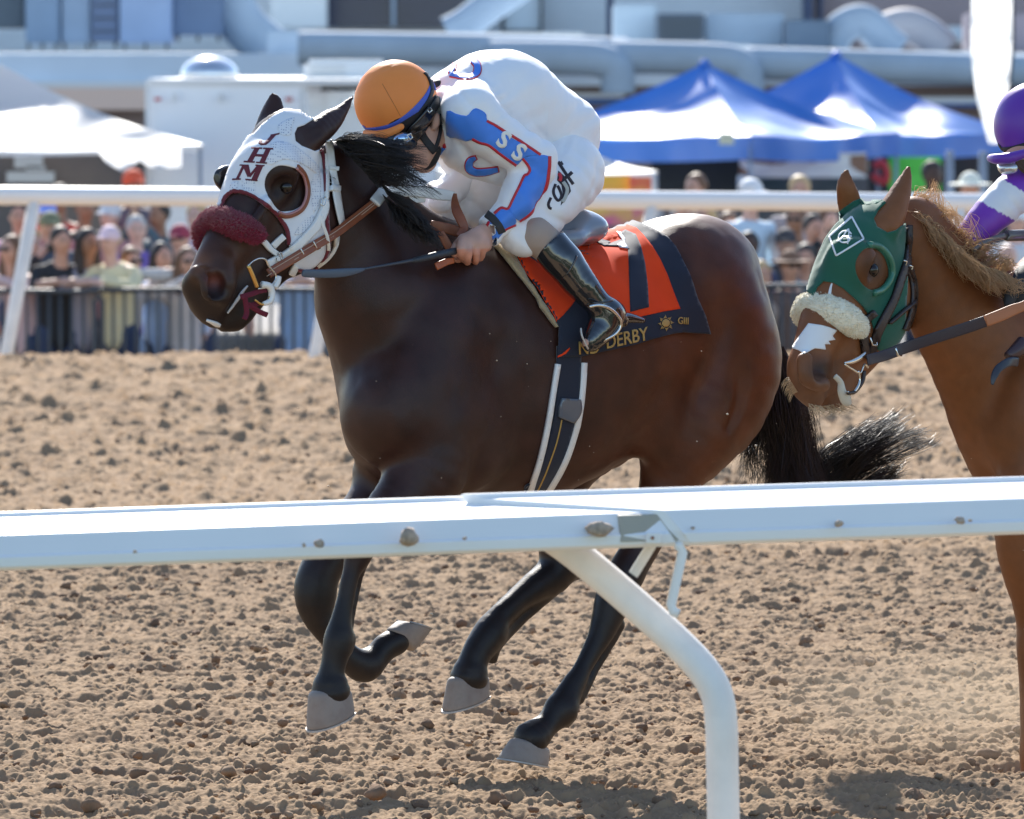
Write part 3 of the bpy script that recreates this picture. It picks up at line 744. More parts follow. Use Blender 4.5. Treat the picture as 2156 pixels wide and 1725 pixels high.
def bay_colour(V):
    px = pixn(V); z = V[:, 2]
    base = np.array([.036, .0130, .0095]); dark = np.array([.013, .010, .010]); warm = np.array([.15, .046, .016])
    n = noise3(V, .25, 21)*.5+.5
    c = base[None]+(warm-base)[None]*(np.clip((px[:, 0]-1080)/420, 0, 1)*.75*(.4+.6*n))[:, None]
    k = np.clip((.80-z)/.22, 0, 1)[:, None]; c = c*(1-k)+dark*k                                                 # black points
    # muzzle, brow and forehead run darker; rim light painted tan on nose edge, tan on its side
    c1x = (px[:, 0]*1.0617-380)*2.876; c1y = (px[:, 1]*1.0617-180)*2.876
    hd = (px[:, 0] < 640) & (z > 1.0)
    m = np.clip((c1y-1120)/200, 0, 1)*hd; c = c*(1-m[:, None]*.75)+dark*m[:, None]*.75
    fl = np.exp(-(((c1x-170)/90)**2+((c1y-1170)/90)**2))*hd; c = c+np.array([.22, .09, .035])*fl[:, None]*.6
    fl = np.exp(-(((c1x-400)/120)**2+((c1y-1180)/150)**2))*hd; c = c+np.array([.05, .022, .010])*fl[:, None]
    e_ = np.exp(-(((c1x-745)/150)**2+((c1y-690)/150)**2))*hd; c = c*(1-e_[:, None]*.6)
    nn = np.exp(-(((c1x-285)/50)**2+((c1y-1290)/45)**2))*hd; c = c+np.array([.16, .02, .012])*nn[:, None]*.8
    return np.clip(c*(1+.25*noise3(V, .05, 22)[:, None]), .004, 1)
def coat_mat(name, spec=.36, rough=.47):
    m = mat(name, (1, 1, 1), rough, spec=spec, attr=True, bump=.4, bscale=260, bdist=.0018, var=.10, vscale=30)
    return m
bay = mesh_np('bay_racehorse', bV, bF, coat_mat('bay_coat'), None, True, bay_colour(bV))
setp(bay, 'dark bay racehorse galloping in front with white hood and maroon noseband', 'racehorse')
# data of the top-level horse is centred on its mean; its parts keep world coordinates through the parent inverse
MH = mat('dirty_hoof', (.30, .26, .23), .65, var=.3, vscale=22, bump=.5, bscale=90, color2=(.20, .165, .145))
hoof('hoof', (1080, 1553), (1156, 1580), (1054, 1597), (1150, 1615), O1, l1, .145, .058, MH, bay)
hoof('hoof', (946, 1428), (1030, 1424), (936, 1500), (1027, 1460), O1, l1, -.14, .056, MH, bay)
hoof('hoof', (653, 1459), (739, 1452), (652, 1540), (742, 1493), O1, l1, .16, .060, MH, bay)
hoof('hoof', (868, 1374), (815, 1322), (902, 1326), (842, 1306), O1, l1, -.11, .050, MH, bay)
q = C1(745, 690); eyeball(bS, q[0], q[1], .0205, bay, sink=.55)
# ---- hair
def lerp(a, b, t): return a+(b-a)*t
def fan(n, path_a, path_b, mid, spread, tips, D0, D1, jit=6, seed=1, tw=None):
    """hairs growing between two root points (picture units, depth) through mid to tips"""
    rg = random.Random(seed); out = []
    for i in range(n):
        u = rg.random(); a = [lerp(path_a[k], path_b[k], u) for k in range(2)]
        s = rg.random(); 
        m = [lerp(mid[0][k], mid[1][k], min(max(u*.6+s*.4, 0), 1))+rg.gauss(0, jit) for k in range(2)]; t_ = [lerp(tips[0][k], tips[1][k], s)+rg.gauss(0, spread) for k in range(2)]
        d = lerp(D0, D1, rg.random()) ; L = 1-.35*rg.random()**2
        t_ = [lerp(m[k], t_[k], L) for k in range(2)]
        out.append([P(a[0], a[1], d), P((a[0]+m[0])/2+rg.gauss(0, 3), (a[1]+m[1])/2+rg.gauss(0, 3), d+rg.gauss(0, .01)), P(m[0], m[1], d+rg.gauss(0, .03)), P(t_[0], t_[1], d+rg.gauss(0, .06))])
    return out
def hair_mat(name, c, tc_, f=.4, rough=.35):
    m = mat(name, c, rough, spec=.7, sheen=.1); N = m.node_tree.nodes; L = m.node_tree.links
    t = N.new('ShaderNodeBsdfTranslucent'); t.inputs[0].default_value = (*tc_, 1); mx = N.new('ShaderNodeMixShader'); mx.inputs[0].default_value = f
    L.new(N['Principled BSDF'].outputs[0], mx.inputs[1]); L.new(t.outputs[0], mx.inputs[2]); L.new(mx.outputs[0], N['Material Output'].inputs[0]); return m
M_BHAIR = mat('black_hair', (.014, .011, .011), .42, spec=.6)
Dt = H(1620, 760).y+.12
tail = fan(2200, (1605, 690), (1650, 740), ((1600, 900), (1700, 900)), 22, ((1640, 1080), (1745, 1090)), Dt-.05, Dt+.12, 8, 1)
tail += fan(1300, (1600, 720), (1650, 730), ((1640, 860), (1705, 880)), 18, ((1600, 1030), (1740, 1060)), Dt-.05, Dt+.12, 8, 2)
tail += fan(260, (1600, 760), (1640, 800), ((1560, 880), (1600, 960)), 18, ((1528, 950), (1610, 1040)), Dt-.05, Dt+.1, 9, 3)
# the end of the tail turns up and streams back to the right
rg = random.Random(4)
for i in range(1700):
    if i % 26 == 0: ls = rg.random(); lw = rg.gauss(0, 1.25); ll = .45+.55*rg.random(); lc = rg.gauss(0, 12)
    s = min(max(ls+rg.gauss(0, .025), 0), 1); w = lw+rg.gauss(0, .16)
    a = (lerp(1660, 1745, rg.random()), lerp(1000, 1075, rg.random())); m = (lerp(1722, 1790, s)+w*10, lerp(960, 1070, s)+w*8); L = ll*(.85+.2*rg.random())
    e = (lerp(1905, 1850, s)+w*20, lerp(862, 985, s)+w*20); e = (lerp(m[0], e[0], L), lerp(m[1], e[1], L)+14*math.sin(s*9+w)); d = Dt+.05+rg.random()*.12
    e2 = (e[0]+(44+rg.gauss(0, 6))*L, e[1]-(20+lc+rg.gauss(0, 5))*L)
    tail.append([P(a[0], a[1], d), P(m[0], m[1], d+rg.gauss(0, .02)), P(e[0], e[1], d+rg.gauss(0, .05)), P(e2[0], e2[1], d+rg.gauss(0, .06))])
strands('tail', tail, M_BHAIR, bay, r=.0010, seg=10)
def blow(n, roots, mids, tips, D, sp=6, seed=1, dj=.03, curl=5):
    """roots, mids, tips: polylines in picture units, sampled together"""
    rg = random.Random(seed); out = []
    def at(pl, u):
        u = u*(len(pl)-1); i = min(int(u), len(pl)-2); f_ = u-i; return [lerp(pl[i][k], pl[i+1][k], f_) for k in range(2)]
    for i in range(n):
        if i % 13 == 0: lu = rg.random(); lv_ = rg.gauss(0, .12); lL = rg.random(); lj = [rg.gauss(0, sp) for _ in range(4)]
        u = min(max(lu+rg.gauss(0, .012), 0), 1); v = min(max(u+lv_+rg.gauss(0, .01), 0), 1); a = at(roots, u); m = at(mids, min(max(u+rg.gauss(0, .05), 0), 1)); e = at(tips, v); L = (1-.45*lL**1.6)*(.93+.1*rg.random())
        m = [m[0]+lj[0]*.6+rg.gauss(0, sp*.2), m[1]+lj[1]*.6+rg.gauss(0, sp*.2)]; e = [e[0]+lj[2]+rg.gauss(0, sp*.25), e[1]+lj[3]+rg.gauss(0, sp*.25)]; e = [lerp(m[k], e[k], L) for k in range(2)]
        d = D+rg.gauss(0, dj); q = [(m[0]+e[0])/2+rg.gauss(0, curl), (m[1]+e[1])/2+rg.gauss(0, curl)]
        out.append([P(a[0], a[1], d), P((a[0]+m[0])/2, (a[1]+m[1])/2, d), P(m[0], m[1], d-.02), P(q[0], q[1], d-.03), P(e[0], e[1], d-.03+rg.gauss(0, .02))])
    return out
Dm = H(760, 400).y
mane = blow(900, [C2(20, 680), C2(100, 760), C2(200, 860), C2(300, 980)], [C2(160, 690), C2(220, 750), C2(300, 840), C2(360, 950)], [C2(560, 760), C2(600, 850), C2(560, 880), C2(590, 1000)], Dm-.14, 17, 5, .02, 8)
mane += blow(500, [C2(10, 680), C2(60, 650), C2(150, 700)], [C2(150, 655), C2(210, 670), C2(260, 740)], [C2(420, 690), C2(520, 760), C2(480, 830)], Dm-.15, 6, 6, .02)
mane += blow(45, [C2(200, 800), C2(320, 900)], [C2(420, 840), C2(440, 880)], [C2(800, 960), C2(700, 1000), C2(620, 1060)], Dm-.18, 7, 7, .02, 7)
mane += blow(500, [C2(300, 930), C2(420, 1080), C2(560, 1180)], [C2(370, 1010), C2(470, 1100), C2(600, 1210)], [C2(520, 1060), C2(560, 1180), C2(700, 1320)], Dm-.12, 7, 8, .02)
mane += blow(500, [C2(330, 1020), C2(480, 1140), C2(620, 1230)], [C2(380, 1100), C2(500, 1210), C2(640, 1280)], [C2(440, 1200), C2(560, 1290), C2(720, 1380)], Dm-.10, 6, 9, .02)
strands('mane', mane, M_BHAIR, bay, r=.0010, seg=12)
# ------------------------------------------------------------------ tack of the bay horse
def text_polys(txt, size=1.0, shear=0.0, bold=0.0, space=1.0):
    c = bpy.data.curves.new('t', 'FONT'); c.body = txt; c.size = size; c.shear = shear; c.offset = bold; c.space_character = space; c.resolution_u = 3
    o = bpy.data.objects.new('t', c); COL.objects.link(o); dg = bpy.context.evaluated_depsgraph_get(); me = bpy.data.meshes.new_from_object(o.evaluated_get(dg))
    bm = bmesh.new(); bm.from_mesh(me); bmesh.ops.triangulate(bm, faces=bm.faces)
    for _ in range(1): bmesh.ops.subdivide_edges(bm, edges=[e for e in bm.edges if e.calc_length() > size*.12], cuts=2)
    bmesh.ops.triangulate(bm, faces=bm.faces)
    V = [(v.co.x, v.co.y) for v in bm.verts]; bm.verts.index_update(); F = [tuple(v.index for v in f.verts) for f in bm.faces]; bm.free()
    bpy.data.objects.remove(o); bpy.data.curves.remove(c); bpy.data.meshes.remove(me); return V, F
def text_on(name, txt, org, ux, uy, surf, off, mat_, parent, **kw):
    """writing laid on a surface: org picture point of the baseline start, ux/uy picture vectors for one unit right/up"""
    V, F = text_polys(txt, 1.0, **kw); P3 = []; N3 = []
    surfs = surf if isinstance(surf, (list, tuple)) else [surf]
    for a, b in V:
        x = org[0]+ux[0]*a+uy[0]*b; y = org[1]+ux[1]*a+uy[1]*b
        hs = [s_.hit(x, y) for s_ in surfs]; h = min(hs, key=lambda q: (0 if q[2] else 1, (q[0]-EYE).length)); P3.append(h[0][:]); N3.append(h[1][:])
    P3 = np.array(P3); N3 = np.array(N3); nm = N3.mean(0); N3 = N3*.5+nm*.5; N3 /= np.linalg.norm(N3, axis=1)[:, None]
    T = P3+N3*off; m = len(T); FA = np.array(F); fn = np.cross(T[FA[:, 1]]-T[FA[:, 0]], T[FA[:, 2]]-T[FA[:, 0]]); fl = (fn*N3[FA[:, 0]]).sum(1) < 0; FA[fl] = FA[fl][:, ::-1]
    ec = set()
    for f in FA:
        for i in range(3): ec.add((int(f[i]), int(f[(i+1) % 3])))
    side = [[b, a, a+m, b+m] for a, b in ec if (b, a) not in ec]
    faces = [list(map(int, f)) for f in FA]+[[int(f[2])+m, int(f[1])+m, int(f[0])+m] for f in FA]+side
    return mesh_np(name, np.concatenate([T, T-N3*off*.6]), faces, mat_, parent, True)
def ps(fn, pts): return [fn(*p) for p in pts]
def free(surf, fn, x, y, off):
    q = fn(x, y); p, n, ok = surf.hit(*q); return p+(EYE-p).normalized()*off
def band(name, surf, fn, pts, w, off, mat_, parent, t=.18, sub=5):
    """a strap hanging free in front of a surface: pts (x, y, off) ; w half width in metres"""
    A = [(free(surf, fn, p[0], p[1], p[2] if len(p) > 2 else off), w) for p in pts]
    return tube(name, A, mat_, parent, n=12, sub=sub, flat=((0, 1, 0), t))
M_HOOD = mat('white_hood_cloth', (.78, .78, .80), .85, sheen=.2, bump=.3, bscale=500, bdist=.001, var=.04, vscale=20)
M_MAROON = mat('maroon_binding', (.16, .012, .025), .6, sheen=.3)
M_WSTRAP = mat('white_strap', (.80, .80, .78), .45, bump=.05)
M_BROWNL = mat('tan_brown_leather', (.26, .075, .030), .42, spec=.5, var=.2, vscale=30, bump=.2, bscale=300)
M_STITCH = mat('pale_stitching', (.60, .45, .34), .8)
M_STEEL = mat('steel_fittings', (.75, .74, .70), .22, metal=1)
M_BRASS = mat('brass_fittings', (.75, .48, .17), .3, metal=1)
def mesh_cloth():
    m = bpy.data.materials.new('perforated_hood_mesh'); m.use_nodes = True; N = m.node_tree.nodes; L = m.node_tree.links; b = N['Principled BSDF']; b.inputs['Roughness'].default_value = .85
    tc = N.new('ShaderNodeTexCoord'); v = N.new('ShaderNodeTexVoronoi'); v.inputs['Scale'].default_value = 150; v.inputs['Randomness'].default_value = .12; L.new(tc.outputs['Object'], v.inputs['Vector'])
    r = N.new('ShaderNodeMapRange'); r.inputs[1].default_value = .22; r.inputs[2].default_value = .34; L.new(v.outputs['Distance'], r.inputs[0])
    mx = N.new('ShaderNodeMix'); mx.data_type = 'RGBA'; mx.inputs['A'].default_value = (.30, .32, .43, 1); mx.inputs['B'].default_value = (.78, .78, .80, 1); L.new(r.outputs[0], mx.inputs['Factor']); L.new(mx.outputs['Result'], b.inputs['Base Color']); return m
M_MESH = mesh_cloth()
def fuzz(name, V, F, n, L, mat_, parent, r=.0009, seed=2, curl=.4):
    rg = np.random.default_rng(seed); N = vnormals(V, F); idx = rg.integers(0, len(V), n); cs = []
    for i in idx:
        p = V[i]; d = N[i]+rg.normal(0, curl, 3); d /= np.linalg.norm(d); l = L*rg.uniform(.6, 1.2); g = rg.normal(0, curl*.6, 3)
        cs.append([p-N[i]*.002, p+d*l*.5, p+(d+g*.5)*l])
    return strands(name, cs, mat_, parent, r=r, seg=3, taper=.5)
def tack_bay():
    par = bay
    hoodp = ps(C1, [(545, 345), (600, 285), (680, 225), (750, 196), (820, 195), (880, 215), (925, 250), (860, 290), (815, 305), (796, 345), (803, 392), (840, 422), (890, 442), (930, 454), (968, 440), (978, 480), (990, 600), (1000, 760), (1002, 900), (1010, 1000), (1012, 1090), (988, 1160), (942, 1205),
        (880, 1224), (820, 1214), (796, 1185), (780, 1120), (762, 1060), (745, 965), (700, 885), (650, 833), (560, 764), (500, 732), (440, 716), (400, 716), (360, 748), (315, 820), (295, 740), (310, 650), (340, 590), (365, 545), (395, 480), (445, 415), (495, 370)])
    eh = ps(C1, [(700, 548), (760, 554), (815, 575), (850, 620), (868, 680), (866, 750), (845, 800), (800, 832), (750, 842), (700, 838), (660, 800), (625, 740), (608, 690), (612, 630), (645, 578)])
    eh = smoothpoly(eh, True, 3)
    hood = decal('hood', hoodp, bS, .005, M_HOOD, par, [eh], step=3.2, thick=.0045, wav=lambda X: .0014*noise3(X, .04, 31)+.001*noise3(X, .015, 32))
    hood['label'] = 'white racing hood with maroon trim, mesh panels and letters J H M'
    hS = Surf(np.array([tuple(hood.matrix_parent_inverse @ v.co) if 0 else tuple(v.co) for v in hood.data.vertices]), [list(p.vertices) for p in hood.data.polygons])
    for pl in ([(690, 300), (730, 262), (800, 240), (785, 300), (775, 350), (715, 350)], [(650, 405), (760, 402), (860, 462), (958, 556), (952, 606), (860, 545), (760, 512), (700, 520), (655, 545), (615, 520)], [(470, 640), (545, 652), (540, 745), (472, 718)],
               [(860, 902), (925, 870), (905, 960), (830, 992), (800, 985)], [(910, 640), (962, 600), (968, 760), (925, 850), (908, 760)], [(395, 660), (440, 650), (425, 705), (385, 710)]):
        decal('mesh_panel', smoothpoly(ps(C1, pl), True, 3), [hS], .0007, M_MESH, hood, step=4, thick=.0003)
    q = ps(C1, [(330, 812), (360, 750), (400, 716), (440, 714), (500, 730), (560, 762), (650, 831), (700, 883), (748, 962), (762, 1055)])
    strap('hood_binding', q, 7.5, [bS, hS], .007, M_MAROON, hood, step=3)
    q = ps(C1, [(968, 446), (984, 500), (992, 600), (1001, 760), (1004, 900), (1012, 1000), (1012, 1090), (986, 1162), (942, 1207), (880, 1226), (815, 1212)])
    strap('hood_binding', q, 6.0, [bS, hS], .007, M_MAROON, hood, step=3)
    # eye cup: half ring of brown leather standing off the hood
    q = [(822, 556), (862, 602), (886, 680), (882, 760), (850, 826), (795, 862), (740, 872), (698, 858)]
    tube('eye_cup', [(free(hS, C1, x, y, .004), .0075) for x, y in q], M_BROWNL, hood, n=12, sub=5)
    tube('eye_cup', [(free(hS, C1, lerp(x, 745, .07), lerp(y, 700, .07), .008), .004) for x, y in q], mat('pink_piping', (.45, .22, .22), .5), hood, n=8, sub=5)
    # the far cup bulging past the forehead
    f = Field(); f.ell(HE(395, 640, -.098), (.040, .024, .050), (Vector((-.5, 0, -.86)).normalized(), lh, Vector((-.86, 0, .5))), k=.0)
    V, F = f.build(.004); mesh_np('eye_cup', V, F, mat('black_eye_cup', (.015, .014, .016), .3, coat=.5), hood)
    # letters
    L = [[(645, 350), (705, 338), (702, 348), (682, 352), (640, 398), (618, 415), (585, 418), (568, 405), (578, 386), (592, 388), (592, 402), (605, 404), (622, 385), (646, 358)],
         [(545, 435), (578, 435), (527, 527), (494, 525)], [(618, 437), (652, 437), (607, 530), (573, 530)], [(545, 473), (622, 477), (616, 493), (537, 488)], [(526, 430), (594, 433), (591, 442), (523, 439)], [(600, 433), (664, 436), (661, 446), (598, 442)], [(478, 517), (547, 521), (543, 531), (474, 527)], [(556, 523), (624, 528), (621, 537), (553, 532)],
         [(467, 545), (482, 550), (442, 634), (424, 634)], [(466, 545), (507, 545), (522, 616), (499, 622)], [(562, 545), (578, 548), (517, 624), (503, 614)], [(568, 545), (602, 545), (560, 640), (522, 638)], [(450, 541), (507, 543), (504, 552), (448, 549)], [(551, 541), (609, 545), (606, 553), (549, 550)], [(402, 632), (457, 630), (454, 640), (400, 642)], [(486, 632), (565, 640), (561, 649), (484, 641)]]
    groups = [('letter', L[0:1]), ('letter', L[1:8]), ('letter', L[8:])]
    for nm, pls in groups:
        parts = []
        for i, pl in enumerate(pls):
            o = decal('tmp', ps(C1, pl), hS, .0012+.0001*i, M_MAROON, hood, step=3, thick=.001)
            parts.append((np.array([v.co[:] for v in o.data.vertices]), [list(p.vertices) for p in o.data.polygons])); bpy.data.objects.remove(o)
        V, F = merge(parts); mesh_np(nm, V, F, mat('maroon_letters', (.13, .02, .035), .8), hood)
    # fluffy noseband
    f = Field(); f.chain([(HE(252, 1090, -.09), .016), (HE(218, 1030, -.085), .023), (HE(228, 945, -.065), .028), (HE(300, 897, -.01), .031), (HE(385, 912, .045), .032), (HE(460, 942, .078), .030), (HE(530, 975, .088), .027), (HE(555, 985, .09), .022)], k=.01)
    V, F = f.build(.005, lambda X: .004*noise3(X, .018, 41)+.002*noise3(X, .009, 42)); V = relax(V, F, 1)
    nb = mesh_np('sheepskin_noseband', V, F, mat('maroon_wool', (.22, .012, .035), .95, sheen=.6, sheen_tint=(1, .3, .45), bump=.8, bscale=160, bdist=.004), par); nb['label'] = 'fluffy maroon sheepskin noseband'
    fuzz('wool', V, F, 9000, .010, mat('maroon_wool_tips', (.30, .016, .05), .9, sheen=.5), nb, r=.0009)
    # bridle
    br = strap('bridle', ps(C1, [(1012, 380), (1022, 470), (1032, 560), (1042, 640), (1050, 720), (1062, 800), (1078, 880), (1094, 952)]), [14, 15, 15, 14, 15, 14, 13, 12], bS, .012, M_WSTRAP, par, thick=.004, step=3)
    br['label'] = 'white bridle with steel buckles'
    strap('bridle_strap', ps(C1, [(1000, 480), (1000, 620), (998, 740), (990, 770)]), 6, [bS, hS], .010, M_WSTRAP, br, step=3)
    strap('bridle_strap', ps(C1, [(1052, 960), (1062, 1040), (1046, 1100), (1012, 1150), (962, 1192)]), 8, bS, .010, M_WSTRAP, br, step=3)
    strap('bridle_strap', ps(C1, [(985, 770), (975, 840), (930, 930), (850, 1020), (780, 1085), (720, 1130), (620, 1180)]), [11, 16, 17, 16, 15, 17, 17], [bS, hS], .013, M_WSTRAP, br, step=3)
    strap('bridle_strap', ps(C1, [(560, 995), (600, 1040), (640, 1085), (680, 1112)]), 11, bS, .010, M_WSTRAP, br, step=3)
    strap('bridle_strap', ps(C1, [(728, 1000), (690, 1032), (655, 1065)]), 13, [bS, hS], .009, M_WSTRAP, br, step=3)
    strap('bridle_strap', ps(C1, [(808, 1185), (790, 1215), (775, 1245)]), 12, bS, .009, M_WSTRAP, br, step=3)
    for x, y, w in ((1038, 700, 22), (1040, 570, 16), (690, 1140, 18)): strap('keeper', ps(C1, [(x-28, y), (x+28, y+4)]), w*.5, [bS, hS], .017, M_WSTRAP, br, step=3)
    band('loose_end', hS, C1, [(970, 865, .02), (985, 930, .024), (1010, 1000, .028), (1055, 1060, .03), (1120, 1108, .03)], .0045, .02, M_WSTRAP, br)
    def ring(pts, surf, r, m, off=.02, closed=True): 
        A = [(free(surf, C1, x, y, off), r) for x, y in (pts+[pts[0]] if closed else pts)]; return tube('buckle', A, m, br, n=8, sub=4)
    ring([(1012, 630), (1056, 628), (1058, 650), (1014, 655)], bS, .0016, M_STEEL)
    ring([(975, 760), (1000, 752), (995, 800), (972, 800)], hS, .0016, M_STEEL)
    ring([(700, 1110), (712, 1150), (722, 1140), (716, 1108)], bS, .0016, M_STEEL)
    # bit: D ring with brass bar
    f1 = lambda x, y, o=.03: HE(x, y, .085+o)
    bit = tube('bit', [(f1(502, 1192), .0026), (f1(530, 1165), .0026), (f1(570, 1146), .0026), (f1(612, 1150), .0026), (f1(632, 1190), .0026), (f1(680, 1250), .0026), (f1(665, 1300), .0026), (f1(620, 1330), .0026), (f1(565, 1340), .0026)], M_STEEL, br, n=8)
    tube('bit_bar', [(f1(503, 1192), .006), (f1(535, 1265), .0065), (f1(560, 1330), .006)], M_BRASS, bit, n=12)
    tube('bit_guard', [(f1(592, 1310), .009), (f1(640, 1325), .010), (f1(655, 1372), .010), (f1(640, 1420), .009), (f1(600, 1436), .006)], M_WSTRAP, bit, n=12)
    tube('bit_guard', [(f1(700, 1260), .008), (f1(690, 1300), .009), (f1(672, 1330), .008)], M_WSTRAP, bit, n=12)
    tube('bit_ring', [(f1(545, 1410), .003), (f1(590, 1440), .003), (f1(625, 1425), .003), (f1(640, 1390), .003)], M_BRASS, bit, n=8)
    for pts in ([(455, 1392), (520, 1375), (575, 1355), (622, 1345)], [(480, 1390), (490, 1450), (492, 1500), (478, 1535)], [(500, 1440), (540, 1465), (580, 1490), (625, 1508)], [(500, 1450), (545, 1440), (570, 1430)]):
        tube('tongue_tie', [(f1(x, y, .022), .0075) for x, y in pts], mat('maroon_cloth_tie', (.13, .008, .025), .85), bit, n=10, flat=((0, 1, 0), .3))
    # rein: brown leather, white grip, then over the neck to the hand
    r0 = [(632, 1242, .03), (740, 1178, .035), (850, 1112, .035), (960, 1045, .03), (1060, 985, .035), (1200, 880, .03), (1330, 778, .03)]
    rein = band('rein', bS, C1, r0, .0135, .02, M_BROWNL, par, t=.14); rein['label'] = 'brown leather rein with white rubber grip'
    for dy in (-20, 20): band('stitching', bS, C1, [(x-dy*.5, y+dy*.85, o+.0035) for x, y, o in r0], .0009, .02, M_STITCH, rein, t=1)
    for a in ((858, 1105), (940, 1060)):
        f2 = lambda x, y: free(bS, C1, x, y, .040); x, y = a
        tube('buckle', [(f2(x-18, y-24), .002), (f2(x+8, y+28), .002), (f2(x+26, y+18), .002)], M_STEEL, rein, n=8, sub=0)
    band('rein_grip', bS, C1, [(1318, 785, .036), (1350, 745, .036), (1392, 690, .036)], .0175, .02, mat('white_rubber_grip', (.78, .80, .80), .6), rein, t=.35)
tack_bay()
def foam():
    M = mat('white_foam', (.75, .76, .78), .3, spec=.6, bump=.8, bscale=200)
    strap('foam', ps(C1, [(495, 1320), (465, 1355), (435, 1400), (400, 1450), (365, 1495)]), [3, 5, 6, 4, 2], bS, .004, M, bay, step=3)
    strap('foam', ps(C1, [(235, 1535), (265, 1548), (295, 1562), (318, 1570)]), [3, 6, 9, 6], bS, .006, M, bay, step=3)
foam()
# ------------------------------------------------------------------ saddle, cloth, girth
M_NAVY = mat('navy_cloth', (.012, .018, .036), .8, sheen=.3, bump=.2, bscale=600, bdist=.0008)
M_ORANGE = mat('orange_red_cloth', (.88, .070, .016), .8, spec=.15, sheen=.0, bump=.2, bscale=600, bdist=.0008, var=.08, vscale=7)
M_GOLD = mat('gold_embroidery', (.52, .34, .10), .5, metal=.3, bump=.4, bscale=500)
def cloth_wav(X): return .022*(noise3(X*np.array([1, 1, .35]), .085, 51)*.5+.5)+.005*noise3(X, .05, 52)+.004
def saddle_gear():
    out = ps(C3, [(230, 262), (300, 350), (370, 460), (450, 590), (540, 720), (620, 850), (690, 985), (688, 1100), (690, 1222), (790, 1215), (890, 1212), (1000, 1190), (1150, 1155), (1300, 1122), (1450, 1075), (1600, 1035), (1700, 1020), (1800, 1028), (1893, 1034), (1850, 900), (1790, 760), (1745, 620), (1700, 500), (1648, 375), (1590, 300), (1480, 240), (1340, 175), (1150, 125), (1000, 108), (700, 150), (400, 200)])
    cl = decal('saddle_cloth', out, bS, .006, M_NAVY, bay, step=6, thick=.004, wav=cloth_wav); cl['label'] = 'orange saddle cloth with navy border, navy seven and gold lettering'
    cS = Surf(np.array([tuple(v.co) for v in cl.data.vertices]), [list(p.vertices) for p in cl.data.polygons])
    orr = ps(C3, [(1000, 112), (1120, 118), (1240, 145), (1340, 180), (1400, 240), (1470, 330), (1530, 430), (1590, 560), (1640, 700), (1690, 828), (1560, 850), (1400, 885), (1290, 912), (1240, 880), (1180, 800), (1100, 740), (1000, 620), (880, 420), (800, 300), (760, 180), (880, 140)])
    decal('cloth_panel', orr, cS, .0016, M_ORANGE, cl, step=6, thick=.0012, label='rear orange panel')
    orf = ps(C3, [(262, 280), (330, 330), (420, 385), (520, 440), (640, 540), (740, 620), (860, 735), (820, 800), (750, 880), (680, 942), (620, 830), (540, 700), (450, 560), (360, 410)])
    decal('cloth_panel', orf, cS, .0016, M_ORANGE, cl, step=6, thick=.0012, label='front orange panel')
    decal('cloth_panel', ps(C3, [(688, 1212), (740, 1190), (800, 1140), (804, 1150), (770, 1190), (700, 1226)]), cS, .0018, M_ORANGE, cl, step=5, thick=.0012)
    seven = ps(C3, [(960, 248), (1130, 295), (1110, 318), (1150, 300), (1240, 270), (1200, 225), (1250, 198), (1335, 235), (1375, 330), (1405, 470), (1425, 640), (1436, 818), (1360, 836), (1286, 856), (1280, 700), (1276, 500), (1270, 350), (1210, 335), (1075, 330), (1000, 290)])
    decal('number', seven, cS, .0034, M_NAVY, cl, step=5, thick=.0012, label='navy number seven')
    gl = decal('number_glare', ps(C3, [(1180, 215), (1215, 222), (1250, 270), (1245, 300), (1275, 350), (1262, 352), (1205, 345), (1185, 320), (1235, 295), (1200, 250)]), cS, .0048, mat('white_glare', (.8, .8, .8), .6), cl, step=5, thick=.001)  # white glare on the seven, laid on as a decal
    ux = (96*.94/3.6, -22*.94/3.6)
    def T(txt, x, y, s, dx, dy, **k): 
        o = C3(x, y); text_on('lettering', txt, o, (s*dx/3.593/1.0617, s*dy/3.593/1.0617), (s*dy*.9/3.593/1.0617*.6+s*.0, -s*1.25/3.593/1.0617), cS, .0036, M_GOLD, cl, **k)
    T('ND', 868, 1195, 118, .95, -.06, bold=.012); T('DERBY', 1092, 1150, 120, .93, -.20, bold=.012); T('GIII', 1665, 948, 62, .98, .06, bold=.012)
    c0 = C3(1570, 945); R0 = 32/3.593/1.0617
    disc = [(c0[0]+R0*math.cos(a*.524), c0[1]+R0*math.sin(a*.524)) for a in range(12)]
    decal('sun_emblem', disc, cS, .0036, M_GOLD, cl, step=3, thick=.001); parts = []
    for i in range(16):
        a = 2*math.pi*i/16; b = a+.16; c_ = a-.16; e = a+(.22 if i % 2 else -.08); r2 = R0*(2.1 if i % 2 == 0 else 1.75)
        o = decal('tmp', [(c0[0]+R0*1.22*math.cos(c_), c0[1]+R0*1.22*math.sin(c_)), (c0[0]+R0*1.22*math.cos(b), c0[1]+R0*1.22*math.sin(b)), (c0[0]+r2*math.cos(e), c0[1]+r2*math.sin(e))], cS, .0036, M_GOLD, cl, step=3, thick=.001)
        if o: parts.append((np.array([v.co[:] for v in o.data.vertices]), [list(p.vertices) for p in o.data.polygons])); bpy.data.objects.remove(o)
    V, F = merge(parts); mesh_np('sun_rays', V, F, M_GOLD, cl)
    # fleece pad along the front edge
    f = decal('fleece_pad', ps(C3, [(205, 300), (262, 330), (330, 420), (400, 540), (470, 650), (560, 780), (640, 900), (684, 985), (672, 985), (600, 890), (545, 820), (520, 750), (440, 650), (370, 570), (300, 480), (220, 380), (170, 330)]), bS, .019, mat('beige_fleece', (.42, .33, .20), .95, sheen=.4, bump=1, bscale=120, bdist=.006), bay, step=4, thick=.012, wav=lambda X: .003*noise3(X, .02, 61))
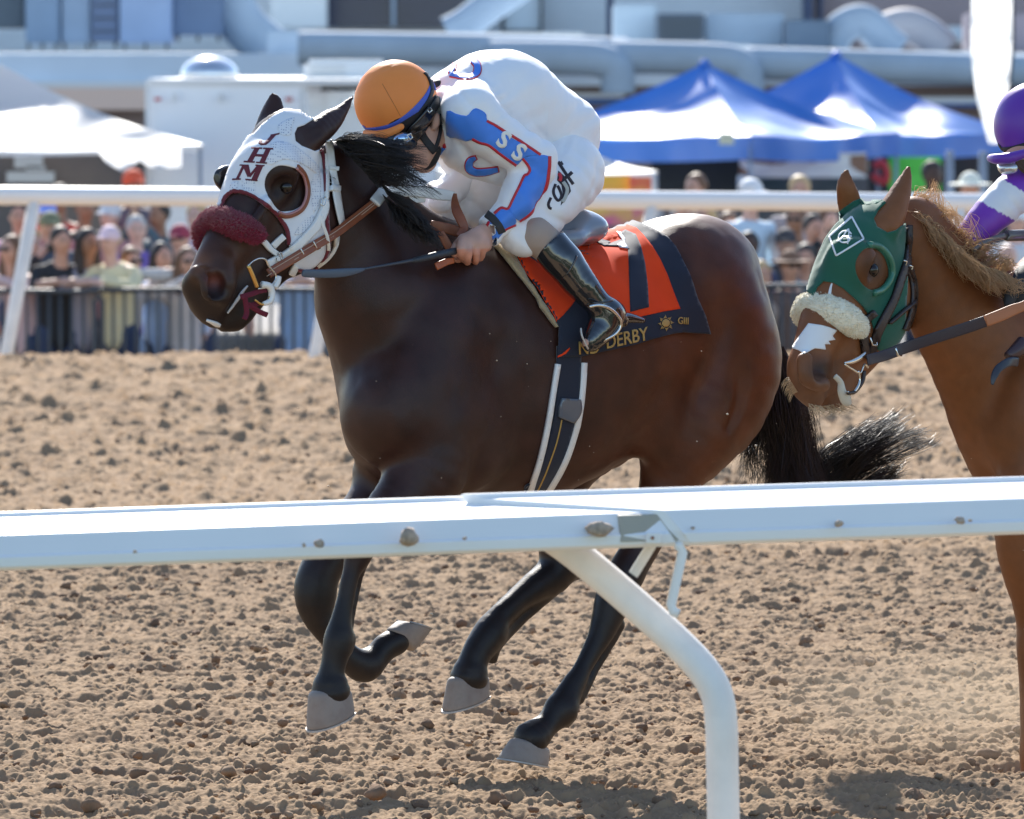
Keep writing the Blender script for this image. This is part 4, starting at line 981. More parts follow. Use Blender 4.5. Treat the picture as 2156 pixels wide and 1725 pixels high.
    # girth
    g = strap('girth', ps(CG, [(582, 700), (580, 800), (578, 900), (568, 1000), (545, 1110), (505, 1240), (455, 1350), (410, 1440), (380, 1500)]), [50, 50, 49, 46, 44, 42, 36, 30, 26], bS, .007, M_NAVY, bay, step=5, thick=.006); g['label'] = 'dark girth edged with two white straps'
    strap('girth_edge', ps(CG, [(526, 785), (514, 860), (500, 950), (484, 1050), (466, 1140), (440, 1250), (405, 1360), (380, 1430)]), 9.5, bS, .012, M_WSTRAP, g, step=4)
    strap('girth_edge', ps(CG, [(652, 780), (648, 860), (640, 950), (628, 1030), (608, 1120), (570, 1230), (520, 1330), (465, 1420)]), 10.5, bS, .012, M_WSTRAP, g, step=4)
    f = strap('girth_buckle', ps(CG, [(585, 950), (580, 1000), (562, 1050)]), [38, 46, 34], bS, .018, M_SADDLE, g, step=4)
    strap('girth_seam', ps(CG, [(545, 1050), (520, 1160), (470, 1300), (430, 1390)]), 2.2, bS, .009, M_GOLD, g, step=3)
    # racing saddle
    f = Field(); ax = (h1, l1, Vector((0, 0, 1)))
    sx = lambda x, y, t=0.0: H(*C3(x, y), t)
    f.ell(sx(690, 190, .0), (.15, .15, .050), ax, k=.03); f.ell(sx(840, 165, .04), (.065, .12, .045), ax, k=.04); f.ell(sx(420, 250), (.15, .09, .045), ax, k=.04)
    f.chain([(sx(720, 270, .15), .028), (sx(850, 265, .165), .026), (sx(910, 220, .14), .024), (sx(930, 165, .10), .024), (sx(910, 120, .0), .026)], k=.03)
    V, F = f.build(.007); V = relax(V, F, 3)
    s = mesh_np('saddle', V, F, mat('steel_blue_saddle', (.22, .26, .32), .28, spec=.6, coat=.5), bay); s['label'] = 'small blue grey racing saddle'
saddle_gear()
# ------------------------------------------------------------------ the jockey in white and blue
def J(x, y, t=0.0): return H(*C2(x, y), t)
def JB(x, y, t=0.0): return H(*C3(x, y), t)
HANDT = .20
def JH(x, y, t=HANDT): return H(*CH(x, y), t)
M_SKIN = mat('skin', (.52, .27, .19), .5, spec=.4, sss=.12, var=.12, vscale=25, bump=.25, bscale=220, bdist=.0012)
M_SHIRT = mat('white_racing_silk', (.87, .87, .89), .55, spec=.4, sheen=.2, bump=.12, bscale=90, bdist=.003)
M_PANTS = mat('white_breeches', (.86, .86, .88), .5, spec=.4, sheen=.15, bump=.1, bscale=90, bdist=.003)
M_BLUE = mat('blue_silk', (.055, .23, .78), .5, spec=.5, sheen=.2, bump=.15, bscale=110, bdist=.003, var=.1, vscale=12)
M_RED = mat('red_piping', (.55, .02, .035), .5)
M_WLET = mat('white_letter_cloth', (.82, .83, .80), .7)
M_BLACK = mat('black_webbing', (.015, .016, .020), .6, bump=.2, bscale=500)
M_BOOT = mat('black_boot_leather', (.012, .013, .016), .13, spec=.7, coat=.8, bump=.05, bscale=30)
def hair_fold(X, d, sc, amp, seed):
    """soft folds running across direction d"""
    d = np.array(d, float); d /= np.linalg.norm(d); Y = X+.35*sc*np.stack([noise3(X, sc*2, seed), noise3(X, sc*2, seed+1), noise3(X, sc*2, seed+2)], -1)
    s = (Y@d)[..., None]; Q = np.concatenate([s/sc, (X@np.array([.2, .9, .1]))[..., None]/(sc*5), (X@np.array([.1, .1, -.9]))[..., None]/(sc*5)], -1)
    return amp*(1-2*np.abs(noise3(Q, 1.0, seed+3)))
def build_jockey():
    nl = to_np(l1); ax = (h1, l1, Vector((0, 0, 1)))
    def head(f):
        f.ell(J(440, 480, 0), (.085, .072, .088), ax, k=.02)
        f.chain([(J(470, 560, .0), .078), (J(530, 650, .0), .066), (J(570, 740, .0), .052), (J(600, 800, .0), .038)], k=.02, squash=(nl, 1.12))
        f.chain([(J(700, 620, .02), .055), (J(760, 560, .0), .060), (J(850, 500, 0), .068)], k=.03)       # neck
        f.chain([(J(640, 640, .045), .028), (J(620, 730, .045), .026), (J(585, 800, .03), .022)], k=.02)     # jaw line
        f.chain([(J(430, 700, .0), .018), (J(440, 740, .0), .020), (J(470, 760, .0), .014)], k=.015)          # nose
        f.chain([(J(660, 500, .078), .010), (J(676, 540, .082), .014), (J(662, 590, .076), .009)], k=.006)     # ear
        f.ell(J(655, 545, .092), (.008, .008, .014), k=.004, op='s')
        f.chain([(J(490, 800, .02), .004), (J(540, 812, .035), .003)], k=.006, op='s')
    def hand(f):
        w = [(JH(820, 830, .20), .026), (JH(640, 900, .205), .027), (JH(520, 1010, .21), .033)]
        f.chain(w, k=.01, squash=(nl, 1.2)); 
        f.chain([(JH(330, 1040, .205), .024), (JH(480, 1080, .215), .028), (JH(640, 1090, .21), .028), (JH(730, 1110, .20), .020)], k=.012, sub=2)
        fg = [[(265, 1085, .215, .0125), (258, 1180, .222, .0118), (262, 1285, .215, .0108), (300, 1375, .19, .0098), (330, 1380, .17, .009)],
              [(395, 1120, .225, .0130), (402, 1230, .232, .0120), (400, 1350, .225, .0112), (385, 1440, .20, .0100), (380, 1430, .175, .009)],
              [(520, 1150, .225, .0125), (545, 1250, .230, .0115), (556, 1350, .222, .0108), (548, 1425, .20, .0098), (520, 1410, .175, .009)],
              [(650, 1150, .215, .0115), (672, 1230, .218, .0105), (672, 1310, .212, .0098), (640, 1370, .195, .009), (600, 1360, .175, .008)]]
        for g in fg: f.chain([(JH(x, y, t), r) for x, y, t, r in g], k=.0035, sub=3)
        for g in fg: f.ell(JH(g[1][0], g[1][1], g[1][2]), (g[1][3]*1.08,)*3, k=.004)
        f.chain([(JH(400, 950, .19), .016), (JH(250, 1040, .18), .0135), (JH(170, 1120, .185), .012), (JH(120, 1200, .19), .0105), (JH(130, 1290, .195), .009)], k=.006)
        f.chain([(JH(215, 1395, .165), .010), (JH(150, 1395, .16), .009)], k=.004, sub=0)
    far_t = -.20
    def arm(f, g=0):
        f.chain([(J(900, 500, .16), .070), (J(1010, 600, .19), .062), (J(1170, 700, .215), .056), (J(1310, 800, .23), .050)], k=.02, grow=g)
        f.chain([(J(1310, 800, .23), .050), (J(1290, 900, .235), .047), (J(1200, 1040, .235), .044), (J(1090, 1180, .215), .034), (J(1010, 1260, .20), .028)], k=.02, grow=g)
    # the figure itself, one continuous skin
    f = Field(); head(f); hand(f); arm(f, -.006)
    f.chain([(J(860, 470), .09), (J(1080, 430), .11), (J(1330, 580), .10), (J(1500, 820), .09)], k=.05, squash=(nl, .85))
    f.chain([(J(700, 560, -.16), .06), (J(800, 760, -.20), .045), (J(860, 930, -.2), .04), (J(760, 1020, -.14), .032), (J(700, 1050, -.09), .028)], k=.02)
    for t, kx, ky, ax_, ay_ in ((.24, 1180, 1260, 0, 0), (-.24, 660, 1120, 0, 0)):
        s = 1 if t > 0 else -1
        f.chain([(J(1480, 880, .07*s), .08), (J(lerp(1480, kx, .5), lerp(890, ky, .5), .15*s), .06), (J(kx, ky, t-.035*(s > 0)), .045)], k=.03)
    leg = [(JB(500, 250, .22), .050), (JB(640, 330, .26), .048), (JB(790, 500, .30), .050), (JB(910, 660, .325), .040), (JB(1040, 790, .34), .036), (JB(1090, 880, .345), .034), (JB(1030, 1000, .345), .032), (JB(960, 1100, .345), .026)]
    f.chain(leg, k=.02, grow=-.006)
    legf = [(J(660, 1120, -.24), .052), (J(760, 1230, -.26), .048), (J(930, 1400, -.27), .045), (J(1020, 1500, -.27), .036), (J(960, 1560, -.27), .032)]
    f.chain(legf, k=.02)
    V, F = f.build(.0052, lambda X: .0008*noise3(X, .02, 71)); V = relax(V, F, 1)
    c1 = pixn(V); col = np.ones((len(V), 3))*np.array([.60, .36, .28])[None]*(1+.18*noise3(V, .02, 72)[:, None]); 
    hx = (c1[:, 0]*1.0617-1000)*8.625; hy = (c1[:, 1]*1.0617-420)*8.625
    kn = ((hy > 1180) & (hx > 50) & (hx < 900) & (hy < 1700))[:, None]; col = np.where(kn, col*np.array([1.05, .80, .72]), col)
    msk = mat('jockey_skin', (1, 1, 1), .52, spec=.4, attr=True, sss=.10, bump=.3, bscale=260, bdist=.0012)
    body = mesh_np('jockey', V, F, msk, None, True, np.clip(col, 0, 1)); setp(body, 'jockey in orange helmet and white and blue silks crouched over the bay horse', 'person')
    skS = Surf(V, F)
    # shirt
    f = Field()
    f.chain([(J(850, 480, .0), .135), (J(980, 440, .0), .150), (J(1100, 426, .0), .158), (J(1245, 510), .147), (J(1375, 615), .134), (J(1432, 745), .125)], k=.05, squash=(nl, .92))
    f.ell(J(900, 500, .12), (.09, .075, .10), ax, k=.05); f.ell(J(760, 470, -.12), (.09, .07, .09), ax, k=.05)
    f.chain([(J(900, 700, .06), .085), (J(1040, 780, .08), .09), (J(1180, 820, .08), .075)], k=.06)        # loose front of the silks
    arm(f, .017)
    f.chain([(J(1335, 800, .235), .052), (J(1345, 850, .24), .052)], k=.02, sub=0)
    f.chain([(J(740, 560, -.16), .065), (J(770, 740, -.20), .060), (J(850, 910, -.2), .056), (J(770, 1010, -.14), .048), (J(700, 1050, -.09), .040)], k=.03)
    f.chain([(J(1500, 520), .05), (J(1590, 500), .035), (J(1590, 580, .05), .05)], k=.09)                # shirt tail billow
    f.chain([(J(735, 480, .03), .07), (J(715, 600, .03), .055)], k=.02)                                    # collar
    cutc = np.array(J(985, 1245, .2)[:]); cd = np.array((J(985, 1245, .2)-J(1090, 1180, .2)).normalized()[:])
    f.custom(lambda X: -np.minimum((X-cutc)@cd, .1-np.abs(((X-cutc)@np.array([0, 0, 1.])))*0), cutc-.12, cutc+.12, k=.002, op='s')
    sh_d = lambda X: hair_fold(X, (.8, 0, .5), .042, .0075, 80)+hair_fold(X, (.3, .2, -.9), .07, .0050, 90)+.003*noise3(X, .12, 95)+hair_fold(X, (-.6, .1, .8), .026, .0036, 97)
    def sh_m(X):
        q = pixn(X.reshape(-1, 3)); x = (q[:, 0]*1.0617-740)*2.875; y = (q[:, 1]*1.0617-80)*2.875
        line = np.interp(x, [600, 850, 1100, 1550, 1700], [250, 130, 80, 410, 600]); w = np.clip((y-line-40)/330, .12, 1); w = np.where(x > 1380, w*.6, w)
        return sh_d(X.reshape(-1, 3))*w+(1-w)*(hair_fold(X.reshape(-1, 3), (.25, .3, -.9), .045, .0030, 190)+hair_fold(X.reshape(-1, 3), (.85, .1, .4), .11, .0035, 195))
    V, F = f.build(.006, sh_m); V = relax(V, F, 1)
    # open cuff: drop what lies past the wrist
    past = ((V-cutc)@cd > 0) & (np.linalg.norm(V-cutc, axis=1) < .10); F = F[~past[F].any(1)]
    shirt = mesh_np('shirt', V, F, M_SHIRT, body); shirt['label'] = 'white racing shirt with blue sleeve panels and red piping'
    sS = Surf(V, F)
    # breeches
    f = Field()
    f.chain([(J(1405, 770), .114), (J(1468, 880, .02), .123)], k=.05, squash=(nl, .85))
    f.chain([(J(1500, 880, .10), .118), (J(1430, 990, .15), .108), (J(1340, 1100, .175), .092), (J(1250, 1200, .195), .070), (J(1190, 1280, .205), .056)], k=.05)
    f.chain([(J(1190, 1275, .205), .056), (J(1235, 1310, .215), .056)], k=.02, sub=0)
    f.chain([(J(1420, 880, -.08), .13), (J(1230, 950, -.14), .125), (J(1060, 1010, -.18), .115), (J(880, 1050, -.21), .102), (J(700, 1105, -.23), .078)], k=.05)
    f.chain([(J(690, 1110, -.24), .070), (J(760, 1200, -.25), .06)], k=.02, sub=0)
    V, F = f.build(.006, lambda X: hair_fold(X, (.6, .1, .8), .05, .0055, 100)+.003*noise3(X, .10, 105)+hair_fold(X, (.9, 0, -.4), .03, .0035, 120)); V = relax(V, F, 1)
    pants = mesh_np('breeches', V, F, M_PANTS, body); pS = Surf(V, F)
    # beige stocking and boot
    f = Field(); f.chain([(JB(520, 240, .240), .056), (JB(600, 300, .248), .053), (JB(690, 390, .275), .05)], k=.0, sub=3)
    V, F = f.build(.005, lambda X: .0012*noise3(X, .02, 110)); mesh_np('stocking', V, F, mat('beige_stocking', (.40, .31, .26), .9, bump=.4, bscale=500, bdist=.001), body)
    f = Field(); bt = [(JB(650, 325, .263), .0570), (JB(735, 430, .285), .0570), (JB(830, 550, .305), .0535), (JB(925, 670, .325), .047), (JB(1015, 770, .338), .042), (JB(1080, 850, .345), .043)]
    f.chain(bt, k=.01); f.chain([(JB(1110, 865, .345), .045), (JB(1095, 935, .345), .047), (JB(1040, 1010, .345), .042), (JB(985, 1085, .345), .031), (JB(962, 1122, .345), .020)], k=.02)
    f.chain([(JB(1180, 890, .345), .030), (JB(1230, 925, .345), .020)], k=.03, sub=0)
    t0 = np.array(JB(620, 300, .257)[:]); d0 = np.array((JB(620, 300, .257)-JB(735, 430, .285)).normalized()[:])
    f.custom(lambda X: -((X-t0)@d0), t0-.1, t0+.1, k=.0, op='s')
    V, F = f.build(.005, lambda X: hair_fold(X, (.5, 0, -.85), .05, .0016, 130)); V = relax(V, F, 2)
    past = ((V-t0)@d0 > -.004); keep = F[~past[F].all(1)]
    boot = mesh_np('riding_boot', V, keep, M_BOOT, body); boot['label'] = 'glossy black riding boot'; bo = Surf(V, keep)
    strap('boot_seam', ps(C3, [(860, 400), (830, 470), (790, 540), (740, 585)]), 3.2, bo, .0022, M_BOOT, boot, step=3)
    strap('boot_seam', ps(C3, [(1150, 760), (1080, 775), (1010, 780), (940, 795)]), 3.6, bo, .0026, M_BOOT, boot, step=3)
    tube('boot_heel', [(JB(1215, 900, .345), .018), (JB(1300, 905, .345), .014), (JB(1400, 925, .345), .007)], M_BOOT, boot, n=10)
    A = [JB(x, y, t) for x, y, t in ((960, 812, .375), (1040, 800, .39), (1130, 830, .395), (1200, 900, .395), (1215, 960, .39), (1170, 1030, .385), (1080, 1080, .375), (990, 1130, .36))]
    st = tube('stirrup', [(p, .0048) for p in A], M_STEEL, bay, n=10); st['label'] = 'steel stirrup iron'
    tube('stirrup_leather', [(JB(1010, 805, .345), .006), (JB(960, 700, .32), .006), (JB(900, 500, .30), .006)], M_SADDLE, st, n=8, flat=((0, 1, 0), .4))
    A = [JB(x, y, t) for x, y, t in ((893, 985, .365), (900, 1040, .375), (930, 1110, .375), (950, 1150, .365))]
    tube('sole_edge', [(p, .0028) for p in A], mat('pale_sole', (.55, .52, .48), .6), boot, n=8)
    f = Field(); f.chain([(J(690, 1130, -.25), .062), (J(820, 1280, -.27), .054), (J(960, 1420, -.27), .042), (J(1020, 1500, -.27), .038), (J(960, 1570, -.27), .03)], k=.01)
    V, F = f.build(.007); mesh_np('riding_boot', V, F, M_BOOT, body)
    # helmet
    hx = Vector((.855, 0.12, .50)).normalized(); hz = Vector((-.50, 0.08, .86)); hz = (hz-hx*hz.dot(hx)).normalized(); hy = hz.cross(hx).normalized()
    hc = J(415, 420, 0); f = Field()
    f.ell(hc, (.120, .104, .118), (hx, hy, hz), k=.01)
    nzv = to_np(hz); hcn = to_np(hc)
    f.custom(lambda X: -(-((X-hcn)@nzv)-.070), hcn-.2, hcn+.2, k=.01, op='s')
    V, F = f.build(.004, lambda X: .0010*noise3(X, .05, 141)+.0012*np.abs(noise3(X, .03, 142))*(((X-hcn)@nzv) > .085))
    V = relax(V, F, 1); helm = mesh_np('helmet', V, F, mat('orange_silk_cap', (.90, .275, .065), .5, spec=.3, var=.05, vscale=9, bump=.15, bscale=60, bdist=.003), body); helm['label'] = 'orange silk covered riding helmet with blue band'
    eS = Surf(V, F)
    strap('helmet_band', ps(C2, [(178, 606), (230, 612), (300, 608), (380, 590), (450, 555), (520, 500), (580, 440), (625, 380), (650, 320), (655, 295)]), [11, 13, 14, 14.5, 15, 15, 14.5, 13, 10, 8], eS, .002, mat('blue_band', (.06, .12, .55), .5), helm, step=3)
    strap('helmet_band', ps(C2, [(600, 235), (625, 262), (642, 310), (645, 360), (620, 420), (570, 490)]), 7, eS, .004, M_BLACK, helm, step=3)
    strap('helmet_band', ps(C2, [(650, 290), (668, 310), (680, 350)]), 9, eS, .003, mat('blue_band', ()), helm, step=3)
    strap('seam', ps(C2, [(330, 310), (370, 380), (410, 450), (445, 515)]), 1.0, eS, .0012, mat('brown_seam', (.45, .16, .04), .7), helm, step=3)
    # peak
    f = Field(); f.chain([(J(225, 625, -.03), .010), (J(300, 640, .03), .014), (J(380, 625, .06), .014), (J(450, 585, .085), .010)], k=.01)
    V, F = f.build(.004); mesh_np('helmet_peak', V, F, mat('orange_silk_cap', ()), helm)
    # dark lining, harness, goggles
    f = Field(); f.ell(hc-hz*.034, (.112, .096, .074), (hx, hy, hz), k=.0); f.custom(lambda X: -(-((X-hcn)@nzv)-.105), hcn-.2, hcn+.2, k=.004, op='s')
    f.chain([(J(690, 330, .0), .022), (J(705, 400, .03), .02), (J(690, 440, .05), .016)], k=.02)
    V, F = f.build(.005); mesh_np('helmet_lining', V, F, M_BLACK, helm); lS = Surf(V, F)
    allS = [skS, eS, lS]
    har = strap('chin_strap', ps(C2, [(690, 400), (640, 480), (590, 560), (570, 600), (590, 650), (640, 715), (665, 745)]), 15, allS, .006, M_BLACK, helm, step=3)
    strap('chin_strap', ps(C2, [(700, 470), (705, 560), (690, 650), (665, 730)]), 5, allS, .006, M_BLACK, helm, step=3)
    f = Field(); f.chain([(J(665, 740, .045), .020), (J(640, 790, .035), .022), (J(610, 825, .02), .018)], k=.01); V, F = f.build(.004); mesh_np('chin_cup', V, F, M_BLACK, helm)
    gog = strap('goggles', ps(C2, [(640, 470), (580, 560), (530, 620), (500, 660)]), [18, 26, 30, 26], allS, .009, mat('black_goggle_frame', (.012, .012, .014), .2, coat=.6), helm, step=3)
    f = Field(); f.chain([(J(520, 690, .075), .016), (J(490, 690, .078), .022), (J(440, 670, .072), .024), (J(380, 665, .055), .018)], k=.01)
    V, F = f.build(.004); mesh_np('goggle_frame', V, F, mat('black_goggle_frame', ()), gog)
    f = Field(); f.chain([(J(495, 655, .098), .012), (J(460, 662, .094), .018), (J(425, 668, .085), .012)], k=.01)
    V, F = f.build(.003); mesh_np('goggle_lens', V, F, mat('mirror_lens', (.35, .5, .7), .08, metal=.9, coat=.5), gog)
    tube('buckle', [(J(x, y, .12), .0022) for x, y in ((490, 640), (512, 628), (524, 655), (505, 668), (490, 640))], M_STEEL, gog, n=8, sub=0)
    tube('buckle', [(J(x, y, .115), .0022) for x, y in ((620, 480), (640, 465), (650, 480), (630, 496), (620, 480))], M_STEEL, helm, n=8, sub=0)
    f = Field(); f.chain([(J(690, 400, .0), .030), (J(720, 460, .02), .030), (J(715, 520, .03), .02)], k=.02); V, F = f.build(.006); mesh_np('hair', V, F, mat('dark_hair', (.02, .015, .012), .7), body)
    # panels and piping on the silks
    def pan(nm, pts, m_, off=.0022, s=sS, sm=2): return decal(nm, smoothpoly(ps(C2, pts), True, sm), s, off, m_, shirt, step=4, thick=.0015)
    pan('blue_panel', [(745, 485), (800, 500), (870, 515), (900, 485), (930, 466), (975, 485), (998, 510), (1003, 548), (1060, 590), (1125, 635), (1180, 668), (1240, 700), (1300, 738), (1345, 765), (1280, 775), (1240, 785), (1215, 810), (1185, 832), (1130, 795), (1085, 760), (1020, 708), (960, 690), (905, 668), (870, 678), (800, 655), (745, 640)], M_BLUE)
    pan('blue_panel', [(1235, 785), (1320, 768), (1402, 775), (1402, 830), (1392, 910), (1370, 990), (1345, 1050), (1300, 1120), (1260, 1160), (1210, 1192), (1165, 1150), (1140, 1105), (1170, 1050), (1205, 985), (1240, 915), (1275, 885), (1270, 850), (1245, 820)], M_BLUE)
    pan('blue_panel', [(1055, 1150), (1095, 1115), (1140, 1110), (1170, 1150), (1190, 1195), (1165, 1225), (1120, 1250), (1085, 1290), (1045, 1335), (1005, 1295), (978, 1262), (1005, 1205)], M_BLUE)
    def pip(pts, w=16): strap('red_piping', ps(C2, pts), w*.33, sS, .0032, M_RED, shirt, step=3, thick=.003)
    pip([(1000, 548), (1060, 580), (1125, 622), (1180, 655), (1240, 695), (1345, 765)]); pip([(908, 662), (960, 688), (1015, 705), (1090, 762), (1190, 832)]); pip([(1402, 775), (1400, 850), (1385, 950), (1350, 1045), (1290, 1135), (1212, 1196)], 20)
    pip([(1228, 788), (1262, 830), (1276, 865), (1262, 892), (1240, 905), (1205, 980), (1165, 1060), (1138, 1112), (1095, 1108), (1050, 1145)]); pip([(1018, 1195), (1000, 1225), (972, 1258)]); pip([(1185, 1215), (1130, 1240), (1100, 1260)], 12)
    for (x, y, s) in ((1052, 690, 150), (1150, 770, 150)):
        a = math.radians(-35); o = C2(x, y); k = s/2.875/1.0617; ux = (k*math.cos(-a)*.95, k*math.sin(-a)*.95)
        text_on('letter', 'S', o, (k*math.cos(.58), k*math.sin(.58)), (k*math.sin(.58)*1.0, -k*math.cos(.58)), sS, .004, M_WLET, shirt, bold=.035)
    def emb(pts, pts2=None):
        pan('letter_edge', pts, M_RED, .0020, sm=2); c = np.mean(np.array(pts), 0)
    back = [(880, 150), (935, 143), (965, 180), (972, 230), (950, 268), (900, 283), (840, 270), (795, 262), (742, 260), (765, 205), (782, 170), (808, 182), (803, 220), (818, 250), (850, 262), (890, 255), (912, 225), (905, 185)]
    path = [(912, 160), (938, 192), (938, 235), (905, 264), (850, 268), (800, 256), (765, 248)]
    strap('letter_edge', ps(C2, path), [16, 17, 18, 12, 11, 13, 14], sS, .0022, M_RED, shirt, step=3); strap('letter', ps(C2, path), [12, 13, 14, 8, 7, 9, 10], sS, .0040, M_BLUE, shirt, step=3)
    strap('letter_edge', ps(C2, [(798, 180), (785, 215), (768, 250)]), [9, 12, 13], sS, .0024, M_RED, shirt, step=3); strap('letter', ps(C2, [(796, 188), (785, 215), (770, 246)]), [5, 8, 9], sS, .0044, M_BLUE, shirt, step=3)
    fr = [(862, 820), (880, 785), (930, 768), (965, 775), (920, 800), (915, 830), (950, 850), (1010, 850), (1060, 835), (1095, 862), (1040, 885), (960, 900), (900, 885), (870, 855)]
    strap('letter_edge', ps(C2, [(936, 780), (892, 805), (888, 850), (930, 875), (1000, 872), (1078, 856)]), [10, 17, 19, 18, 17, 13], sS, .0022, M_RED, shirt, step=3); strap('letter', ps(C2, [(930, 782), (892, 805), (888, 850), (930, 875), (1000, 872), (1070, 858)]), [6, 13, 15, 14, 13, 9], sS, .0040, M_BLUE, shirt, step=3)
    strap('collar_bow', ps(C2, [(690, 730), (715, 712), (738, 705)]), 9, sS, .005, M_RED, shirt, step=3); strap('collar_bow', ps(C2, [(700, 760), (715, 735), (730, 720)]), 7, sS, .007, M_BLUE, shirt, step=3)
    strap('wrist_band', ps(C2, [(1003, 1150), (1040, 1180), (1075, 1225), (1095, 1265)]), 15.5, sS, .006, mat('charcoal_band', (.035, .035, .038), .8, bump=.3, bscale=300), shirt, step=3)
    # lettering down the breeches
    M_INK = mat('dark_print', (.02, .012, .02), .6)
    for pts, w in (([(1460, 812), (1490, 860), (1520, 905), (1555, 955)], 6), ([(1505, 915), (1530, 895), (1548, 878)], 7), ([(1442, 955), (1428, 1000), (1440, 1040), (1462, 1060), (1480, 1030), (1468, 990), (1455, 965)], 5.5), ([(1412, 1042), (1396, 1080), (1402, 1105), (1416, 1112)], 5.5), ([(1470, 815), (1482, 835)], 9)):
        strap('printed_letter', ps(C2, pts), w, pS, .0018, M_INK, pants, step=3)
    decal('printed_emblem', ps(C2, [(1460, 870), (1500, 905), (1530, 960), (1540, 1000), (1500, 1060), (1475, 1092), (1490, 1020), (1480, 960), (1452, 930)]), pS, .0018, M_INK, pants, step=4)
    strap('printed_emblem', ps(C2, [(1490, 940), (1515, 985), (1505, 1035), (1485, 1070)]), 7, pS, .003, mat('grey_print', (.45, .46, .42), .6), pants, step=3)
    strap('printed_emblem', ps(C2, [(1465, 885), (1475, 915), (1468, 935)]), 7, pS, .003, M_RED, pants, step=3)
    return body, skS, sS
jock, jkS, jsS = build_jockey()
# whip, held in the hand
def build_whip():
    root = tube('whip', [(JH(620, 1190, .17), .0085), (JH(330, 1225, .175), .0090), (J(800, 1385, .20), .0100), (J(700, 1405, .20), .0105), (J(560, 1438, .20), .0088), (J(520, 1445, .20), .0060)], mat('dark_whip_grip', (.035, .045, .06), .5, bump=.5, bscale=250), None, n=14)
    a = root.location.copy()
    setp(root, 'black riding whip held along the bay horse neck by the jockey in orange', 'whip')
    tube('whip_shaft', [(J(530, 1443, .20), .0052), (J(380, 1470, .21), .0040), (J(200, 1502, .225), .0032)], mat('whip_shaft', (.05, .065, .09), .4), root, n=10)
    tube('whip_flap', [(J(215, 1500, .225), .0035), (J(160, 1512, .23), .0085), (J(60, 1525, .235), .0125), (J(-60, 1530, .24), .0120), (J(-165, 1528, .245), .0110), (J(-185, 1526, .245), .006)], mat('whip_flap', (.07, .095, .13), .45), root, n=12, flat=((0, 1, 0), .5))
build_whip()
# reins past the grip, and the neck strap ends in the hand
def hand_reins():
    M_WR = mat('white_rubber_grip', ())
    tube('rein_loop', [(J(330, 1010, .06), .016), (J(400, 1000, .05), .016), (J(560, 1000, .05), .017), (J(700, 1020, .06), .017), (J(790, 1030, .07), .014)], M_WR, bay, n=12, flat=((0, 1, 0), .3))
    tube('rein_loop', [(J(430, 1070, .04), .010), (J(520, 1050, .04), .013), (J(600, 1045, .04), .012)], M_WR, bay, n=12, flat=((0, 1, 0), .4))
    tube('rein_end', [(J(797, 1015, .10), .005), (J(795, 1060, .12), .010), (J(805, 1120, .14), .014), (J(838, 1190, .16), .014), (J(855, 1240, .17), .012), (J(820, 1290, .175), .010)], M_BROWNL, bay, n=12, flat=((0, 1, 0), .15))
    tube('rein_end', [(J(640, 1215, .10), .013), (J(730, 1235, .12), .015), (J(810, 1260, .15), .015), (J(850, 1290, .17), .012)], M_BROWNL, bay, n=12, flat=((0, 1, 0), .15))
    tube('rein_end', [(J(700, 1260, .15), .010), (J(735, 1320, .16), .012), (J(775, 1390, .17), .012)], M_BROWNL, bay, n=12, flat=((0, 1, 0), .15))
    tube('rein_end', [(J(790, 1445, .20), .008), (J(740, 1455, .20), .010), (J(675, 1485, .205), .011)], mat('orange_leather', (.42, .10, .03), .4), bay, n=12, flat=((0, 1, 0), .25))
hand_reins()
